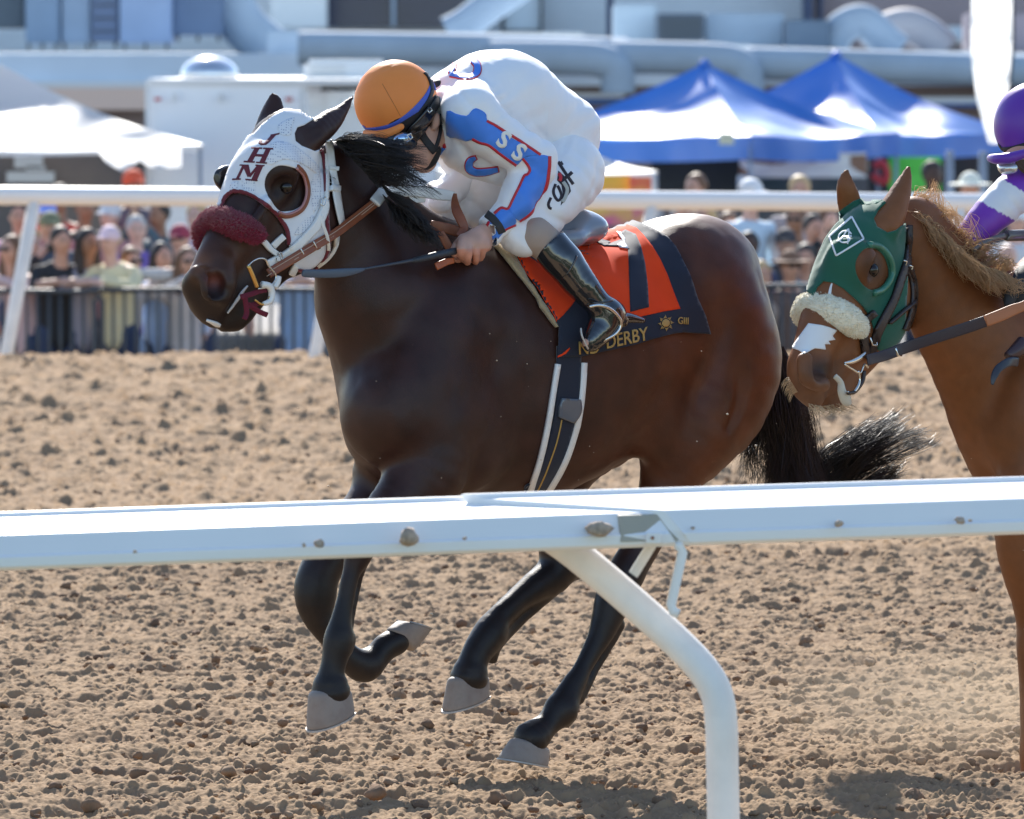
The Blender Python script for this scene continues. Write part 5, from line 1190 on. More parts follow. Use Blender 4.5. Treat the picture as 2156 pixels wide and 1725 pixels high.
# ------------------------------------------------------------------ the chestnut horse behind, entering at the right
H2D = R(42); O2 = P(2440, 900, 17.35); h2, l2 = frame(H2D); O2 = Vector((O2.x, O2.y, 0))
def K(x, y, t=0.0): return plane_pt(x, y, O2, l2, t)
h2h, l2h = frame(R(54)); Ok_ = K(1930, 470)
def KE(x, y, t=0.0):
    q = C4(x, y); return plane_pt(q[0], q[1], Ok_, l2h, t)
def M2(x, y): return 2060+(x-775)*.96, 106+(y-106)*.955
def KM(x, y, t=0.0): q = M2(x, y); return K(q[0], q[1], t)
def chestnut_body():
    f = Field(.955); nl = to_np(l2); ax = (h2, l2, Vector((0, 0, 1)))
    st = [(775, 860, 930, .05), (800, 760, 985, .13), (850, 640, 1035, .20), (910, 565, 1050, .235), (975, 512, 1058, .255), (1040, 520, 1060, .275), (1130, 532, 1050, .295), (1220, 525, 1008, .30), (1310, 495, 950, .285), (1390, 462, 890, .265), (1450, 458, 850, .25), (1500, 478, 810, .20), (1535, 525, 770, .13), (1552, 600, 720, .05)]
    torso_loft(f, O2, h2, l2, [(*(M2(x, a)), M2(x, b)[1], w) for x, a, b, w in st], k=.05)
    f.chain([(K(1928, 500), .125), (K(1965, 570), .150), (K(2015, 650), .180), (K(2075, 740), .215), (K(2140, 830), .25)], k=.06, squash=(nl, 1.6))
    f.chain([(K(2105, 800), .165), (K(2118, 880), .165), (K(2130, 950), .15)], k=.06)
    f.chain([(K(1915, 455), .04), (K(1975, 500), .045), (K(2045, 560), .05), (K(2110, 590), .05)], k=.05)
    f.ell(K(2150, 900, .12), (.13, .13, .16), ax, k=.05); f.ell(K(2200, 860, .19), (.14, .09, .18), ax, k=.06)
    f.chain([(K(2190, 960, .18), .12), (K(2168, 1040, .18), .108), (K(2156, 1120, .17), .090), (K(2160, 1190, .17), .078), (K(2172, 1260, .17), .062), (K(2180, 1310, .17), .056), (K(2174, 1360, .17), .048), (K(2172, 1440, .17), .040), (K(2174, 1540, .17), .040), (K(2176, 1590, .17), .046), (K(2176, 1630, .17), .042), (K(2170, 1660, .17), .052)], k=.04)
    for ch in ([(1470, 600, .12, .175), (1503, 720, .14, .196), (1500, 810, .155, .19), (1462, 900, .165, .160), (1420, 975, .165, .110), (1400, 1030, .165, .082), (1374, 1095, .16, .064), (1345, 1160, .155, .058), (1300, 1245, .15, .058), (1261, 1360, .145, .039), (1203, 1462, .145, .040), (1180, 1494, .145, .046), (1122, 1556, .145, .046)],
               [(1400, 640, -.13, .18), (1370, 780, -.14, .18), (1290, 880, -.14, .14), (1215, 960, -.14, .095), (1172, 1040, -.14, .074), (1182, 1168, -.14, .069), (1115, 1255, -.14, .049), (1030, 1335, -.14, .049), (992, 1405, -.14, .0455)],
               [(1000, 985, -.13, .12), (1060, 1050, -.14, .092), (1080, 1150, -.15, .062), (1110, 1250, -.15, .045), (1150, 1340, -.13, .043)]):
        f.chain([(KM(x, y, t), r) for x, y, t, r in ch], k=.04)
    n = to_np(l2h)
    f.chain([(KE(560, 740), .100), (KE(480, 830), .118), (KE(415, 950), .112), (KE(350, 1080), .097), (KE(295, 1200), .083), (KE(255, 1300), .072), (KE(232, 1380), .066)], k=.035, squash=(n, 1.15))
    f.ell(KE(440, 880, .06), (.08, .05, .08), k=.03); f.ell(KE(420, 880, -.06), (.08, .055, .08), k=.03)
    f.chain([(KE(620, 960, .048), .10), (KE(610, 1080, .048), .120), (KE(560, 1170, .048), .10)], k=.035, squash=(n, 2.0))
    f.chain([(KE(560, 1190, .0), .085), (KE(480, 1310, .0), .066), (KE(400, 1420, .0), .054), (KE(345, 1490, .0), .044)], k=.03, squash=(n, 1.15))
    f.chain([(KE(430, 1150), .09), (KE(370, 1290), .078), (KE(300, 1420), .066)], k=.03, squash=(n, 1.2))
    f.chain([(KE(232, 1380), .064), (KE(228, 1450), .056), (KE(250, 1515), .038), (KE(262, 1548), .020)], k=.02)
    f.chain([(KE(380, 1440), .046), (KE(360, 1500), .042), (KE(330, 1545), .025)], k=.015)
    f.chain([(KE(215, 1350, .055), .028), (KE(225, 1430, .062), .026), (KE(300, 1465, .066), .024)], k=.02)
    f.ell(KE(285, 1388, .082), (.040, .046, .036), (Vector((-.4, 0, -.9)).normalized(), l2h, l2h.cross(Vector((-.4, 0, -.9))).normalized()), k=.010, op='s')
    f.chain([(KE(440, 1420, .075), .004), (KE(380, 1490, .07), .005), (KE(300, 1560, .05), .006)], k=.012, op='s')
    f.ell(KE(550, 915, .112), (.034, .022, .03), k=.02, op='s')
    fl = np.array((.35, .9, 0.2))/np.linalg.norm((.35, .9, .2))
    f.chain([(KE(600, 710, .07), .046), (KE(630, 650, .07), .045), (KE(665, 570, .07), .038), (KE(695, 490, .07), .024), (KE(712, 425, .07), .009), (KE(715, 412, .07), .004)], k=.02, squash=(fl, 1.7))
    f.chain([(KE(440, 650, -.07), .042), (KE(428, 590, -.07), .038), (KE(412, 520, -.07), .032), (KE(412, 465, -.07), .019), (KE(418, 430, -.07), .008), (KE(419, 420, -.07), .004)], k=.02, squash=(fl, 1.7))
    f.chain([(KE(575, 700, .105), .018), (KE(610, 660, .105), .018), (KE(650, 590, .10), .010)], k=.01, op='s')
    f.chain([(K(2035, 700, .14), .004), (K(2085, 790, .20), .010), (K(2110, 900, .24), .008)], k=.05, op='s')
    V, F = f.build(.0095, lambda X: .0028*noise3(X, .09, 203)+.004*noise3(X, .22, 208)+.001*noise3(X, .03, 204)); return relax(V, F, 2), F
cV, cF = chestnut_body(); cS2 = Surf(cV, cF)
def chestnut_colour(V):
    px = pixn(V); x = (px[:, 0]*1.0617-1700)*2.156; y = (px[:, 1]*1.0617-180)*2.156; hd = (x < 720)
    c = np.ones((len(V), 3))*np.array([.215, .078, .027]); c *= (1+.22*noise3(V, .2, 221))[:, None]
    m = (np.clip((y-1330)/200, 0, 1)*hd)[:, None]; c = c*(1-m*.6)+np.array([.13, .085, .065])*m*.6
    d = np.exp(-(((x-292)/70)**2+((y-1392)/60)**2))*hd; c = c*(1-d[:, None]*.9)+np.array([.02, .012, .012])*d[:, None]*.75
    e = np.exp(-(((x-545)/85)**2+((y-910)/95)**2)); c = c*(1-e[:, None]*.75)
    return np.clip(c, .004, 1)
chest = mesh_np('chestnut_racehorse', cV, cF, mat('chestnut_coat', (1, 1, 1), .48, spec=.32, attr=True, bump=.35, bscale=260, bdist=.0018, var=.1, vscale=30), None, True, chestnut_colour(cV))
setp(chest, 'chestnut racehorse with green hood and cream noseband entering at the right', 'racehorse')
for (q1, q2, q3, q4, t, w) in (((1080, 1553), (1156, 1580), (1054, 1597), (1150, 1615), .145, .058), ((946, 1400), (1030, 1400), (936, 1470), (1027, 1440), -.14, .056)):
    hoof('hoof', M2(*q1), M2(*q2), M2(*q3), M2(*q4), O2, l2, t, w, MH, chest)
hoof('hoof', (2130, 1655), (2212, 1660), (2118, 1712), (2216, 1712), O2, l2, .17, .058, MH, chest)
hoof('hoof', M2(1130, 1370), M2(1200, 1360), M2(1120, 1430), M2(1205, 1410), O2, l2, -.13, .056, MH, chest)
q = C4(548, 915); eyeball(cS2, q[0], q[1], .023, chest, sink=.55)
def chest_gear():
    M_G = mat('green_hood_cloth', (.012, .10, .062), .85, sheen=.3, bump=.3, bscale=500, bdist=.001, var=.05, vscale=20); M_DL = mat('dark_bridle_leather', (.035, .022, .020), .4, bump=.2, bscale=300)
    hp = ps(C4, [(350, 665), (400, 615), (450, 580), (510, 560), (570, 560), (606, 590), (568, 630), (545, 670), (558, 708), (610, 733), (650, 722), (692, 690), (704, 760), (706, 900), (702, 1000), (696, 1120), (692, 1215), (662, 1262), (605, 1302), (560, 1298), (548, 1220), (525, 1140), (490, 1090), (450, 1050), (400, 1005), (350, 976), (305, 970), (275, 1000), (258, 1045), (230, 1020), (225, 940), (230, 860), (255, 790), (300, 710)])
    eh = smoothpoly(ps(C4, [(500, 815), (548, 812), (592, 848), (614, 910), (605, 965), (565, 1008), (520, 1005), (480, 968), (457, 912), (464, 858)]), True, 3)
    hood = decal('hood', hp, cS2, .005, M_G, chest, [eh], step=4, thick=.0045, wav=lambda X: .0012*noise3(X, .04, 231)); hood['label'] = 'dark green racing hood with white diamond emblem'
    hS = Surf(np.array([tuple(v.co) for v in hood.data.vertices]), [list(p.vertices) for p in hood.data.polygons])
    tube('eye_cup', [(free(hS, C4, x, y, .004), .010) for x, y in ((522, 792), (575, 802), (620, 850), (636, 915), (620, 970), (585, 1010), (545, 1025))], mat('light_green_leather', (.03, .17, .11), .4, coat=.3), hood, n=12)
    W = mat('white_emblem', (.8, .8, .8), .7)
    dm = [(440, 658), (497, 765), (365, 845), (332, 752)]
    for i in range(4): strap('diamond_edge', ps(C4, [dm[i], dm[(i+1) % 4]]), 3.6, hS, .002, W, hood, sm=False, step=3)
    strap('monogram', ps(C4, [(438, 742), (425, 728), (400, 728), (380, 745), (378, 768), (395, 782), (420, 780), (432, 765), (415, 762)]), 2.6, hS, .002, W, hood, step=3)
    strap('monogram', ps(C4, [(368, 778), (390, 765), (425, 718), (420, 790)]), 2.6, hS, .0026, W, hood, step=3); strap('monogram', ps(C4, [(395, 755), (440, 752)]), 2.4, hS, .0026, W, hood, step=3)
    f = Field(); f.chain([(KE(225, 1190, -.09), .02), (KE(207, 1120, -.08), .035), (KE(245, 1085, -.035), .040), (KE(330, 1105, .035), .042), (KE(410, 1143, .078), .041), (KE(455, 1178, .088), .037), (KE(485, 1200, .09), .024)], k=.01)
    V, F = f.build(.005, lambda X: .003*noise3(X, .016, 241)+.002*noise3(X, .008, 242)); V = relax(V, F, 1)
    nb = mesh_np('sheepskin_noseband', V, F, mat('cream_wool', (.86, .79, .62), .95, sheen=.4, bump=.9, bscale=150, bdist=.004), chest); fuzz('wool', V, F, 7000, .0035, mat('cream_wool_tips', (.88, .82, .66), .9), nb, r=.0011, seed=5); nb['label'] = 'cream sheepskin noseband'
    np_ = decal('nose_tape', ps(C4, [(232, 1172), (290, 1180), (330, 1190), (366, 1205), (345, 1232), (358, 1250), (325, 1256), (335, 1272), (308, 1272), (312, 1298), (262, 1292), (210, 1320), (185, 1302), (150, 1290), (185, 1240)]), cS2, .003, W, chest, step=4); 
    strap('blaze', ps(C4, [(345, 978), (338, 1000), (332, 1040)]), [3, 5, 7], cS2, .0012, W, chest, step=3)
    br = strap('bridle', ps(C4, [(716, 700), (712, 790), (700, 870), (670, 960), (640, 1050), (600, 1130), (560, 1210), (535, 1290), (505, 1340)]), [11, 12, 13, 14, 14, 16, 16, 15, 13], [cS2, hS], .012, M_DL, chest, step=4); br['label'] = 'dark leather bridle'
    strap('bridle_strap', ps(C4, [(705, 890), (735, 960), (742, 1040), (728, 1130), (700, 1205)]), 17, [cS2, hS], .009, M_DL, br, step=4)
    strap('bridle_strap', ps(C4, [(700, 900), (748, 990), (735, 1060), (680, 1110), (610, 1170)]), 5, [cS2, hS], .016, M_DL, br, step=4)
    strap('bridle_strap', ps(C4, [(545, 1120), (500, 1160), (490, 1230), (500, 1320)]), 14, [cS2, hS], .012, M_DL, br, step=4)
    g = lambda x, y, o=.03: KE(x, y, .075+o)
    for pts in ([(690, 868), (705, 872), (700, 892)], [(718, 892), (734, 898), (728, 912)], [(530, 1240), (540, 1275), (562, 1278), (560, 1262)]): tube('buckle', [(g(x, y, .05), .0024) for x, y in pts], M_STEEL, br, n=8, sub=0)
    bit = tube('bit', [(g(405, 1362), .003), (g(440, 1355), .007), (g(480, 1335), .008), (g(505, 1312), .004)], M_STEEL, br, n=10)
    tube('bit_cheek', [(g(405, 1368), .003), (g(440, 1390), .003), (g(480, 1410), .003), (g(500, 1370), .003), (g(520, 1385), .003)], M_STEEL, bit, n=8)
    tube('bit_ring', [(g(470, 1400), .004), (g(478, 1440), .0035), (g(465, 1480), .006), (g(440, 1510), .004), (g(420, 1500), .003)], M_STEEL, bit, n=8)
    tube('bit_ring', [(g(500, 1400), .006), (g(490, 1450), .007), (g(455, 1500), .006), (g(420, 1508), .005)], M_DL, bit, n=8)
    tube('tongue_tie', [(g(358, 1425, .01), .008), (g(385, 1455, .01), .009), (g(392, 1500, .01), .013), (g(415, 1545, .01), .016), (g(435, 1560, .01), .004)], mat('cream_tie', (.6, .58, .50), .8), bit, n=8, flat=((0, 1, 0), .3))
    rn = tube('rein', [(KE(515, 1348, .12), .016), (KE(600, 1325, .13), .016), (KE(700, 1288, .17), .0165), (KE(860, 1235, .27), .0165), (KE(1000, 1190, .36), .0165), (KE(1092, 1158, .42), .0165)], mat('dark_rein_leather', (.045, .035, .045), .45, bump=.4, bscale=300), chest, n=12, flat=((0, 1, 0), .14)); rn['label'] = 'dark rein with tan grip'
    tube('rein_grip', [(KE(1085, 1160, .425), .0165), (KE(1150, 1135, .45), .017), (KE(1220, 1105, .47), .016), (KE(1280, 1080, .49), .013), (KE(1400, 1000, .5), .012)], mat('tan_grip', (.42, .15, .06), .55), rn, n=12, flat=((0, 1, 0), .2))
    tube('keeper', [(KE(652, 1290, .17), .003), (KE(662, 1325, .17), .003), (KE(680, 1326, .17), .003)], M_STEEL, rn, n=8, sub=0)
    # whiskers round the chin
    rg = random.Random(9); cs = []
    for i in range(120):
        x = rg.uniform(230, 420); y = 1570-abs(x-300)*.18; p = KE(x, y, rg.uniform(-.02, .04)); cs.append([p, p+Vector((rg.uniform(-.01, .025), 0, -.012)), p+Vector((rg.uniform(-.01, .05), 0, -.03*rg.uniform(.5, 1.2)))])
    strands('whiskers', cs, mat('pale_hair', (.5, .36, .22), .5), chest, r=.0009, seg=4); cs = []
    for i in range(60):
        x = rg.uniform(135, 180); y = 1430+(x-135)*1.6; p = KE(x, y, 0); cs.append([p, p+Vector((-.012, 0, -.006)), p+Vector((-.022, 0, -.03*rg.uniform(.4, 1.2)))])
    strands('whiskers', cs, mat('pale_hair', ()), chest, r=.0009, seg=4)
    # mane, lit from behind
    Dm = K(1990, 500).y
    roots = [(1905, 440), (1935, 465), (1975, 495), (2020, 530), (2070, 560), (2120, 575)]
    m1 = [(1935, 445), (1965, 480), (2005, 520), (2050, 560), (2095, 585), (2140, 600)]; t1 = [(1960, 480), (1985, 530), (2030, 575), (2075, 610), (2120, 625), (2160, 610)]
    cs = blow(1100, roots, m1, t1, Dm-.10, 9, 21, .03, 8)
    up = [(1925, 410), (1960, 430), (2000, 470), (2045, 510), (2090, 545), (2130, 560)]; tp = [(1950, 385), (1990, 405), (2020, 450), (2065, 500), (2110, 540), (2150, 560)]
    cs += blow(420, roots, up, tp, Dm, 13, 22, .04, 8)
    strands('mane', cs, hair_mat('chestnut_mane', (.55, .33, .16), (.95, .75, .50), .40), chest, r=.0011, seg=12)
    rg = random.Random(8); cs = []
    for i in range(500):
        a = K(2960+rg.uniform(-20, 20), 640, 0); cs.append([a, a+Vector((.15, .1, -.1)), a+Vector((.3+rg.gauss(0, .05), .25, -.45)), a+Vector((.35+rg.gauss(0, .08), .3, -.8*rg.uniform(.7, 1)))])
    strands('tail', cs, mat('chestnut_mane', ()), chest, r=.003, seg=9)
    # saddle cloth and girth out of the picture's right edge
    decal('saddle_cloth', [M2(*C3(x, y)) for x, y in [(230, 262), (370, 460), (540, 720), (690, 985), (690, 1222), (890, 1212), (1300, 1122), (1700, 1020), (1893, 1034), (1745, 620), (1648, 375), (1340, 175), (1000, 108), (400, 200)]], cS2, .008, mat('white_cloth', (.7, .7, .7), .8), chest, step=10)
    strap('girth', [M2(*CG(*p)) for p in [(582, 700), (568, 1000), (505, 1240), (410, 1440)]], 44, cS2, .007, M_NAVY, chest, step=8)
    tube('neck_strap', [(K(CB(560, 560)[0], CB(560, 560)[1], .14), .010), (K(*CB(620, 620), .16), .013), (K(*CB(690, 670), .18), .012)], M_BROWNL, chest, n=8, flat=((0, 1, 0), .3))
    tube('neck_strap', [(K(*CB(690, 670), .18), .012), (K(*CB(740, 610), .17), .014), (K(*CB(800, 570), .15), .012)], M_BROWNL, chest, n=8, flat=((0, 1, 0), .3))
    bp = tube('breast_strap', [(K(*CB(860, 1220), .28), .02), (K(*CB(800, 1300), .28), .022), (K(*CB(700, 1360), .28), .012)], mat('purple_brown_leather', (.06, .035, .04), .4), chest, n=10)
    tube('strap_end', [(K(*CB(800, 1420), .29), .014), (K(*CB(720, 1420), .30), .013), (K(*CB(620, 1480), .30), .012), (K(*CB(575, 1560), .30), .010), (K(*CB(555, 1640), .30), .004)], mat('dark_flap', (.03, .035, .05), .35), chest, n=10, flat=((0, 1, 0), .3))
chest_gear()
# ---- second jockey
def MJ(x, y, t=0.0):
    q = C2(x, y); q = M2(*q); return K(q[0]+58, q[1]+62, t)
def build_jockey2():
    nl = to_np(l2); ax = (h2, l2, Vector((0, 0, 1)))
    def arm(f, g=0): f.chain([(K(2290, 330, -.02), .075), (K(2225, 335, .02), .068), (K(2150, 392, .04), .058), (K(2085, 452, .03), .050), (K(2042, 500, .01), .040)], k=.02, grow=g)
    f = Field()
    f.ell(K(2178, 278), (.088, .072, .09), ax, k=.02); f.chain([(K(2170, 310), .075), (K(2160, 350, .01), .062), (K(2166, 388, .02), .045)], k=.02)
    f.chain([(K(2128, 352), .014), (K(2122, 366), .016)], k=.02); f.chain([(K(2200, 340), .06), (K(2260, 330), .07)], k=.03); arm(f, -.008)
    f.chain([(K(2300, 330), .12), (K(2420, 330), .15), (K(2560, 460), .14), (K(2660, 560), .13)], k=.05)
    f.chain([(K(2300, 400, .2), .06), (K(2310, 520, .24), .05), (K(2220, 590, .22), .036)], k=.02)
    f.chain([(K(2640, 600, .10), .12), (K(2520, 650, .22), .09), (K(2400, 660, .26), .06), (K(2520, 790, .27), .05), (K(2600, 900, .27), .036), (K(2540, 960, .27), .03)], k=.03)
    f.chain([(K(2600, 600, -.10), .12), (K(2420, 620, -.2), .09), (K(2250, 640, -.24), .06), (K(2360, 790, -.27), .05), (K(2440, 900, -.27), .036), (K(2380, 960, -.27), .03)], k=.03)
    V, F = f.build(.008); V = relax(V, F, 1); body = mesh_np('jockey', V, F, M_SKIN); setp(body, 'jockey in purple helmet and purple and white sleeves on the chestnut horse', 'person')
    f = Field(); arm(f, .008); f.chain([(K(2300, 330), .14), (K(2420, 330), .165), (K(2560, 460), .155), (K(2640, 540), .14)], k=.05); f.chain([(K(2300, 400, .2), .07), (K(2310, 520, .24), .058), (K(2240, 580, .22), .045)], k=.02)
    V, F = f.build(.0065, lambda X: hair_fold(X, (-.8, 0, -.6), .035, .003, 300)+.004*noise3(X, .1, 305)); V = relax(V, F, 1)
    px = pixn(V); s = -(px[:, 0]-2156)*.80+(px[:, 1]-392)*.60
    # boundaries of the sleeve bands, slanting across the arm
    tt = (px[:, 0]-2100)*.60+(px[:, 1]-430)*.80
    pur = np.array([.19, .035, .42]); wht = np.array([.8, .8, .82]); b1 = CA(980, 1330); b2 = CA(800, 1690)
    def sd(p, q1, q2): return (q2[0]-q1[0])*(p[:, 1]-q1[1])-(q2[1]-q1[1])*(p[:, 0]-q1[0])
    w = (sd(px, CA(850, 1250), CA(1150, 1435)) > 0) & (sd(px, CA(690, 1610), CA(960, 1760)) < 0) & (px[:, 0] < 2230)
    c = np.where(w[:, None], wht, pur)
    sh = mesh_np('shirt', V, F, mat('purple_white_silk', (1, 1, 1), .45, attr=True, sheen=.3, bump=.1, bscale=90, bdist=.003), body, True, c); sh['label'] = 'purple racing shirt with white sleeve band'
    f = Field(); f.chain([(K(2640, 600, .10), .13), (K(2520, 650, .22), .10), (K(2410, 660, .26), .07)], k=.03); f.chain([(K(2600, 600, -.10), .13), (K(2420, 620, -.2), .10), (K(2260, 640, -.24), .07)], k=.03)
    V, F = f.build(.012); mesh_np('breeches', V, F, M_PANTS, body)
    for s, dx in ((1, 0), (-1, -155)):
        f = Field(); f.chain([(K(2440+dx, 700, .26*s), .056), (K(2520+dx, 790, .27*s), .056), (K(2600+dx, 900, .27*s), .042), (K(2540+dx, 960, .27*s), .034)], k=.02); V, F = f.build(.012); mesh_np('riding_boot', V, F, M_BOOT, body)
    f = Field(); f.chain([(K(*CB(900, 640), .16), .05), (K(*CB(800, 720), .17), .045), (K(*CB(770, 800), .17), .035), (K(*CB(720, 740), .17), .02)], k=.02); f.chain([(K(*CB(860, 820), .17), .03), (K(*CB(800, 850), .17), .02)], k=.01)
    for i in range(4): f.chain([(K(*CB(760-18*i+40, 690+42*i), .21), .013), (K(*CB(715-4*i, 730+40*i), .22), .012), (K(*CB(740, 770+36*i), .20), .010)], k=.004)
    V, F = f.build(.0045); mesh_np('glove', V, F, mat('black_glove', (.02, .024, .03), .75, bump=.3, bscale=200), body)
    f = Field(); hc = K(2182, 262); hz = Vector((-.10, 0, 1)).normalized(); hx = Vector((1, .1, .1)).normalized(); hy = hz.cross(hx).normalized(); hcn = to_np(hc)
    f.ell(hc, (.128, .108, .128), (hx, hy, hz), k=0); nz = to_np(hz); f.custom(lambda X: -(-((X-hcn)@nz)-.085), hcn-.2, hcn+.2, k=.008, op='s')
    V, F = f.build(.005, lambda X: .0010*noise3(X, .05, 341)); V = relax(V, F, 1); helm = mesh_np('helmet', V, F, mat('purple_silk_cap', (.13, .03, .36), .42, sheen=.25, bump=.15, bscale=60, bdist=.003), body); helm['label'] = 'purple silk covered riding helmet'; eS = Surf(V, F)
    strap('helmet_band', ps(CA, [(745, 870), (820, 895), (950, 890), (1060, 865), (1200, 820), (1500, 700)]), 12, eS, .003, M_BLACK, helm)
    f = Field(); f.chain([(K(*CA(720, 1000), 0), .012), (K(*CA(800, 1010), .04), .016), (K(*CA(950, 1000), .08), .017), (K(*CA(1120, 950), .10), .014), (K(*CA(1250, 900), .11), .01)], k=.01); V, F = f.build(.005); mesh_np('helmet_peak', V, F, mat('purple_silk_cap', ()), helm)
    f = Field(); f.chain([(K(*CA(840, 1090), .02), .010), (K(*CA(910, 1130), .05), .020), (K(*CA(1010, 1130), .08), .016)], k=.01); V, F = f.build(.005); mesh_np('goggles', V, F, mat('clear_goggles', (.6, .62, .62), .08, metal=.6, coat=.8), helm)
    cs = []; rg = random.Random(3)
    for i in range(260):
        p = K(*CA(rg.uniform(1040, 1250), rg.uniform(1010, 1060)), .085); cs.append([p, p+Vector((.01, -.005, -.02)), p+Vector((.03, -.005, -.035))])
    strands('hair', cs, mat('brown_hair', (.10, .05, .025), .5), body, r=.0016, seg=4)
    w = tube('whip', [(K(*CB(370, 345), .1), .007), (K(*CB(440, 295), .1), .008), (K(*CB(560, 235), .1), .0085), (K(*CB(690, 205), .1), .0095), (K(*CB(700, 205), .1), .016), (K(*CB(870, 200), .1), .017), (K(*CB(1100, 200), .1), .015)], mat('grey_brown_whip', (.13, .11, .10), .3, coat=.5), None, n=12, sub=3); setp(w, 'grey brown whip handle above the chestnut horse mane at the right edge', 'whip')
build_jockey2()
# ------------------------------------------------------------------ beyond the track
GZ = -.9
def box(name, x0, y0, x1, y1, D, depth, m, parent=None, bev=.01, yaw=0.0):
    """an upright box whose front face fills the picture rectangle at distance D"""
    a = P(x0, y0, D); b = P(x1, y1, D); cx = (a.x+b.x)/2; w = b.x-a.x; h = a.z-b.z; bm = bmesh.new()
    bmesh.ops.create_cube(bm, size=1, matrix=Matrix.Translation((cx, D, (a.z+b.z)/2))@Matrix.Rotation(yaw, 4, 'Z')@Matrix.Translation((0, depth/2, 0))@Matrix.Diagonal((w, depth, h, 1)))
    if bev: bmesh.ops.bevel(bm, geom=bm.edges[:], offset=min(bev, w*.2, h*.2), segments=2, affect='EDGES')
    return bm_obj(name, bm, m, parent)
def cyl(name, p, q, r, m, parent=None, n=24): return tube(name, [(Vector(p), r), (Vector(q), r)], m, parent, n=n, sub=0)
M_STEELD = mat('galvanised_dark', (.06, .065, .07), .5, metal=.4); M_GALV = mat('galvanised_duct', (.40, .48, .56), .75, metal=0, spec=.2, var=.1, vscale=1.5)
M_PALE = mat('pale_blue_wall', (.66, .72, .76), .7, var=.06, vscale=1); M_DKBLUE = mat('dark_blue_glass', (.02, .03, .07), .2); M_WROOF = mat('white_fascia', (.75, .75, .74), .6)
# crowd barrier
def barriers():
    L = 2.25; x = -4.6; i = 0; proto = None
    labs = ['grey steel crowd barrier at the left picture edge before the sunglasses woman', 'grey steel crowd barrier before the boy in black and girl in pink cap', 'grey steel crowd barrier under the bay horse muzzle', 'grey steel crowd barrier behind the bay horse shoulder', 'grey steel crowd barrier seen between the two racehorses', 'grey steel crowd barrier at the right picture edge behind the chestnut']
    M = mat('barrier_steel', (.075, .082, .09), .5, metal=.3)
    x = -5.6+.0
    for i in range(6):
        zt = .19+.012*i; y = 46.0+.02*(i % 2)
        if i == 0:
            root = empty('crowd_barrier', (x, y, GZ), labs[0], 'barrier', 'steel crowd barriers along the rail')
            b = GZ
            F_ = [((x+.03, y, b+.15), (x+.03, y, .18)), ((x+L-.03, y, b+.15), (x+L-.03, y, .18)), ((x+.03, y, .18), (x+L-.03, y, .18)), ((x+.03, y, b+.15), (x+L-.03, y, b+.15))]
            Vs = []
            o = tube('frame', [(Vector(p), .022) for p in ((x+.03, y, b), (x+.03, y, .10), (x+.10, y, .18), (x+L-.10, y, .18), (x+L-.03, y, .10), (x+L-.03, y, b))], M, root, n=10, sub=2)
            cyl('frame', (x+.03, y, b+.18), (x+L-.03, y, b+.18), .018, M, root, 10)
            n = 24
            for k in range(1, n): cyl('bar', (x+.03+(L-.06)*k/n, y, b+.18), (x+.03+(L-.06)*k/n, y, .17), .0125, M, root, 8)
            for s in (.25, L-.25): cyl('foot', (x+s, y-.35, b+.02), (x+s, y+.35, b+.02), .02, M, root, 8)
            proto = root; chl = list(root.children); x0 = x
        else:
            r = proto.copy(); COL.objects.link(r); r.location = (x+i*0, y, GZ+.012*i); r['label'] = labs[i]
            for c in chl:
                d = c.copy(); COL.objects.link(d); d.parent = r; d.matrix_parent_inverse = c.matrix_parent_inverse
        x += L
barriers()
SK = {'p': (.72, .44, .34), 't': (.60, .34, .24), 'b': (.34, .18, .11), 'd': (.10, .05, .032)}
HRC = {'br': (.12, .06, .03), 'dk': (.022, .016, .013), 'bl': (.42, .29, .14), 'gr': (.40, .38, .36), 'no': None}
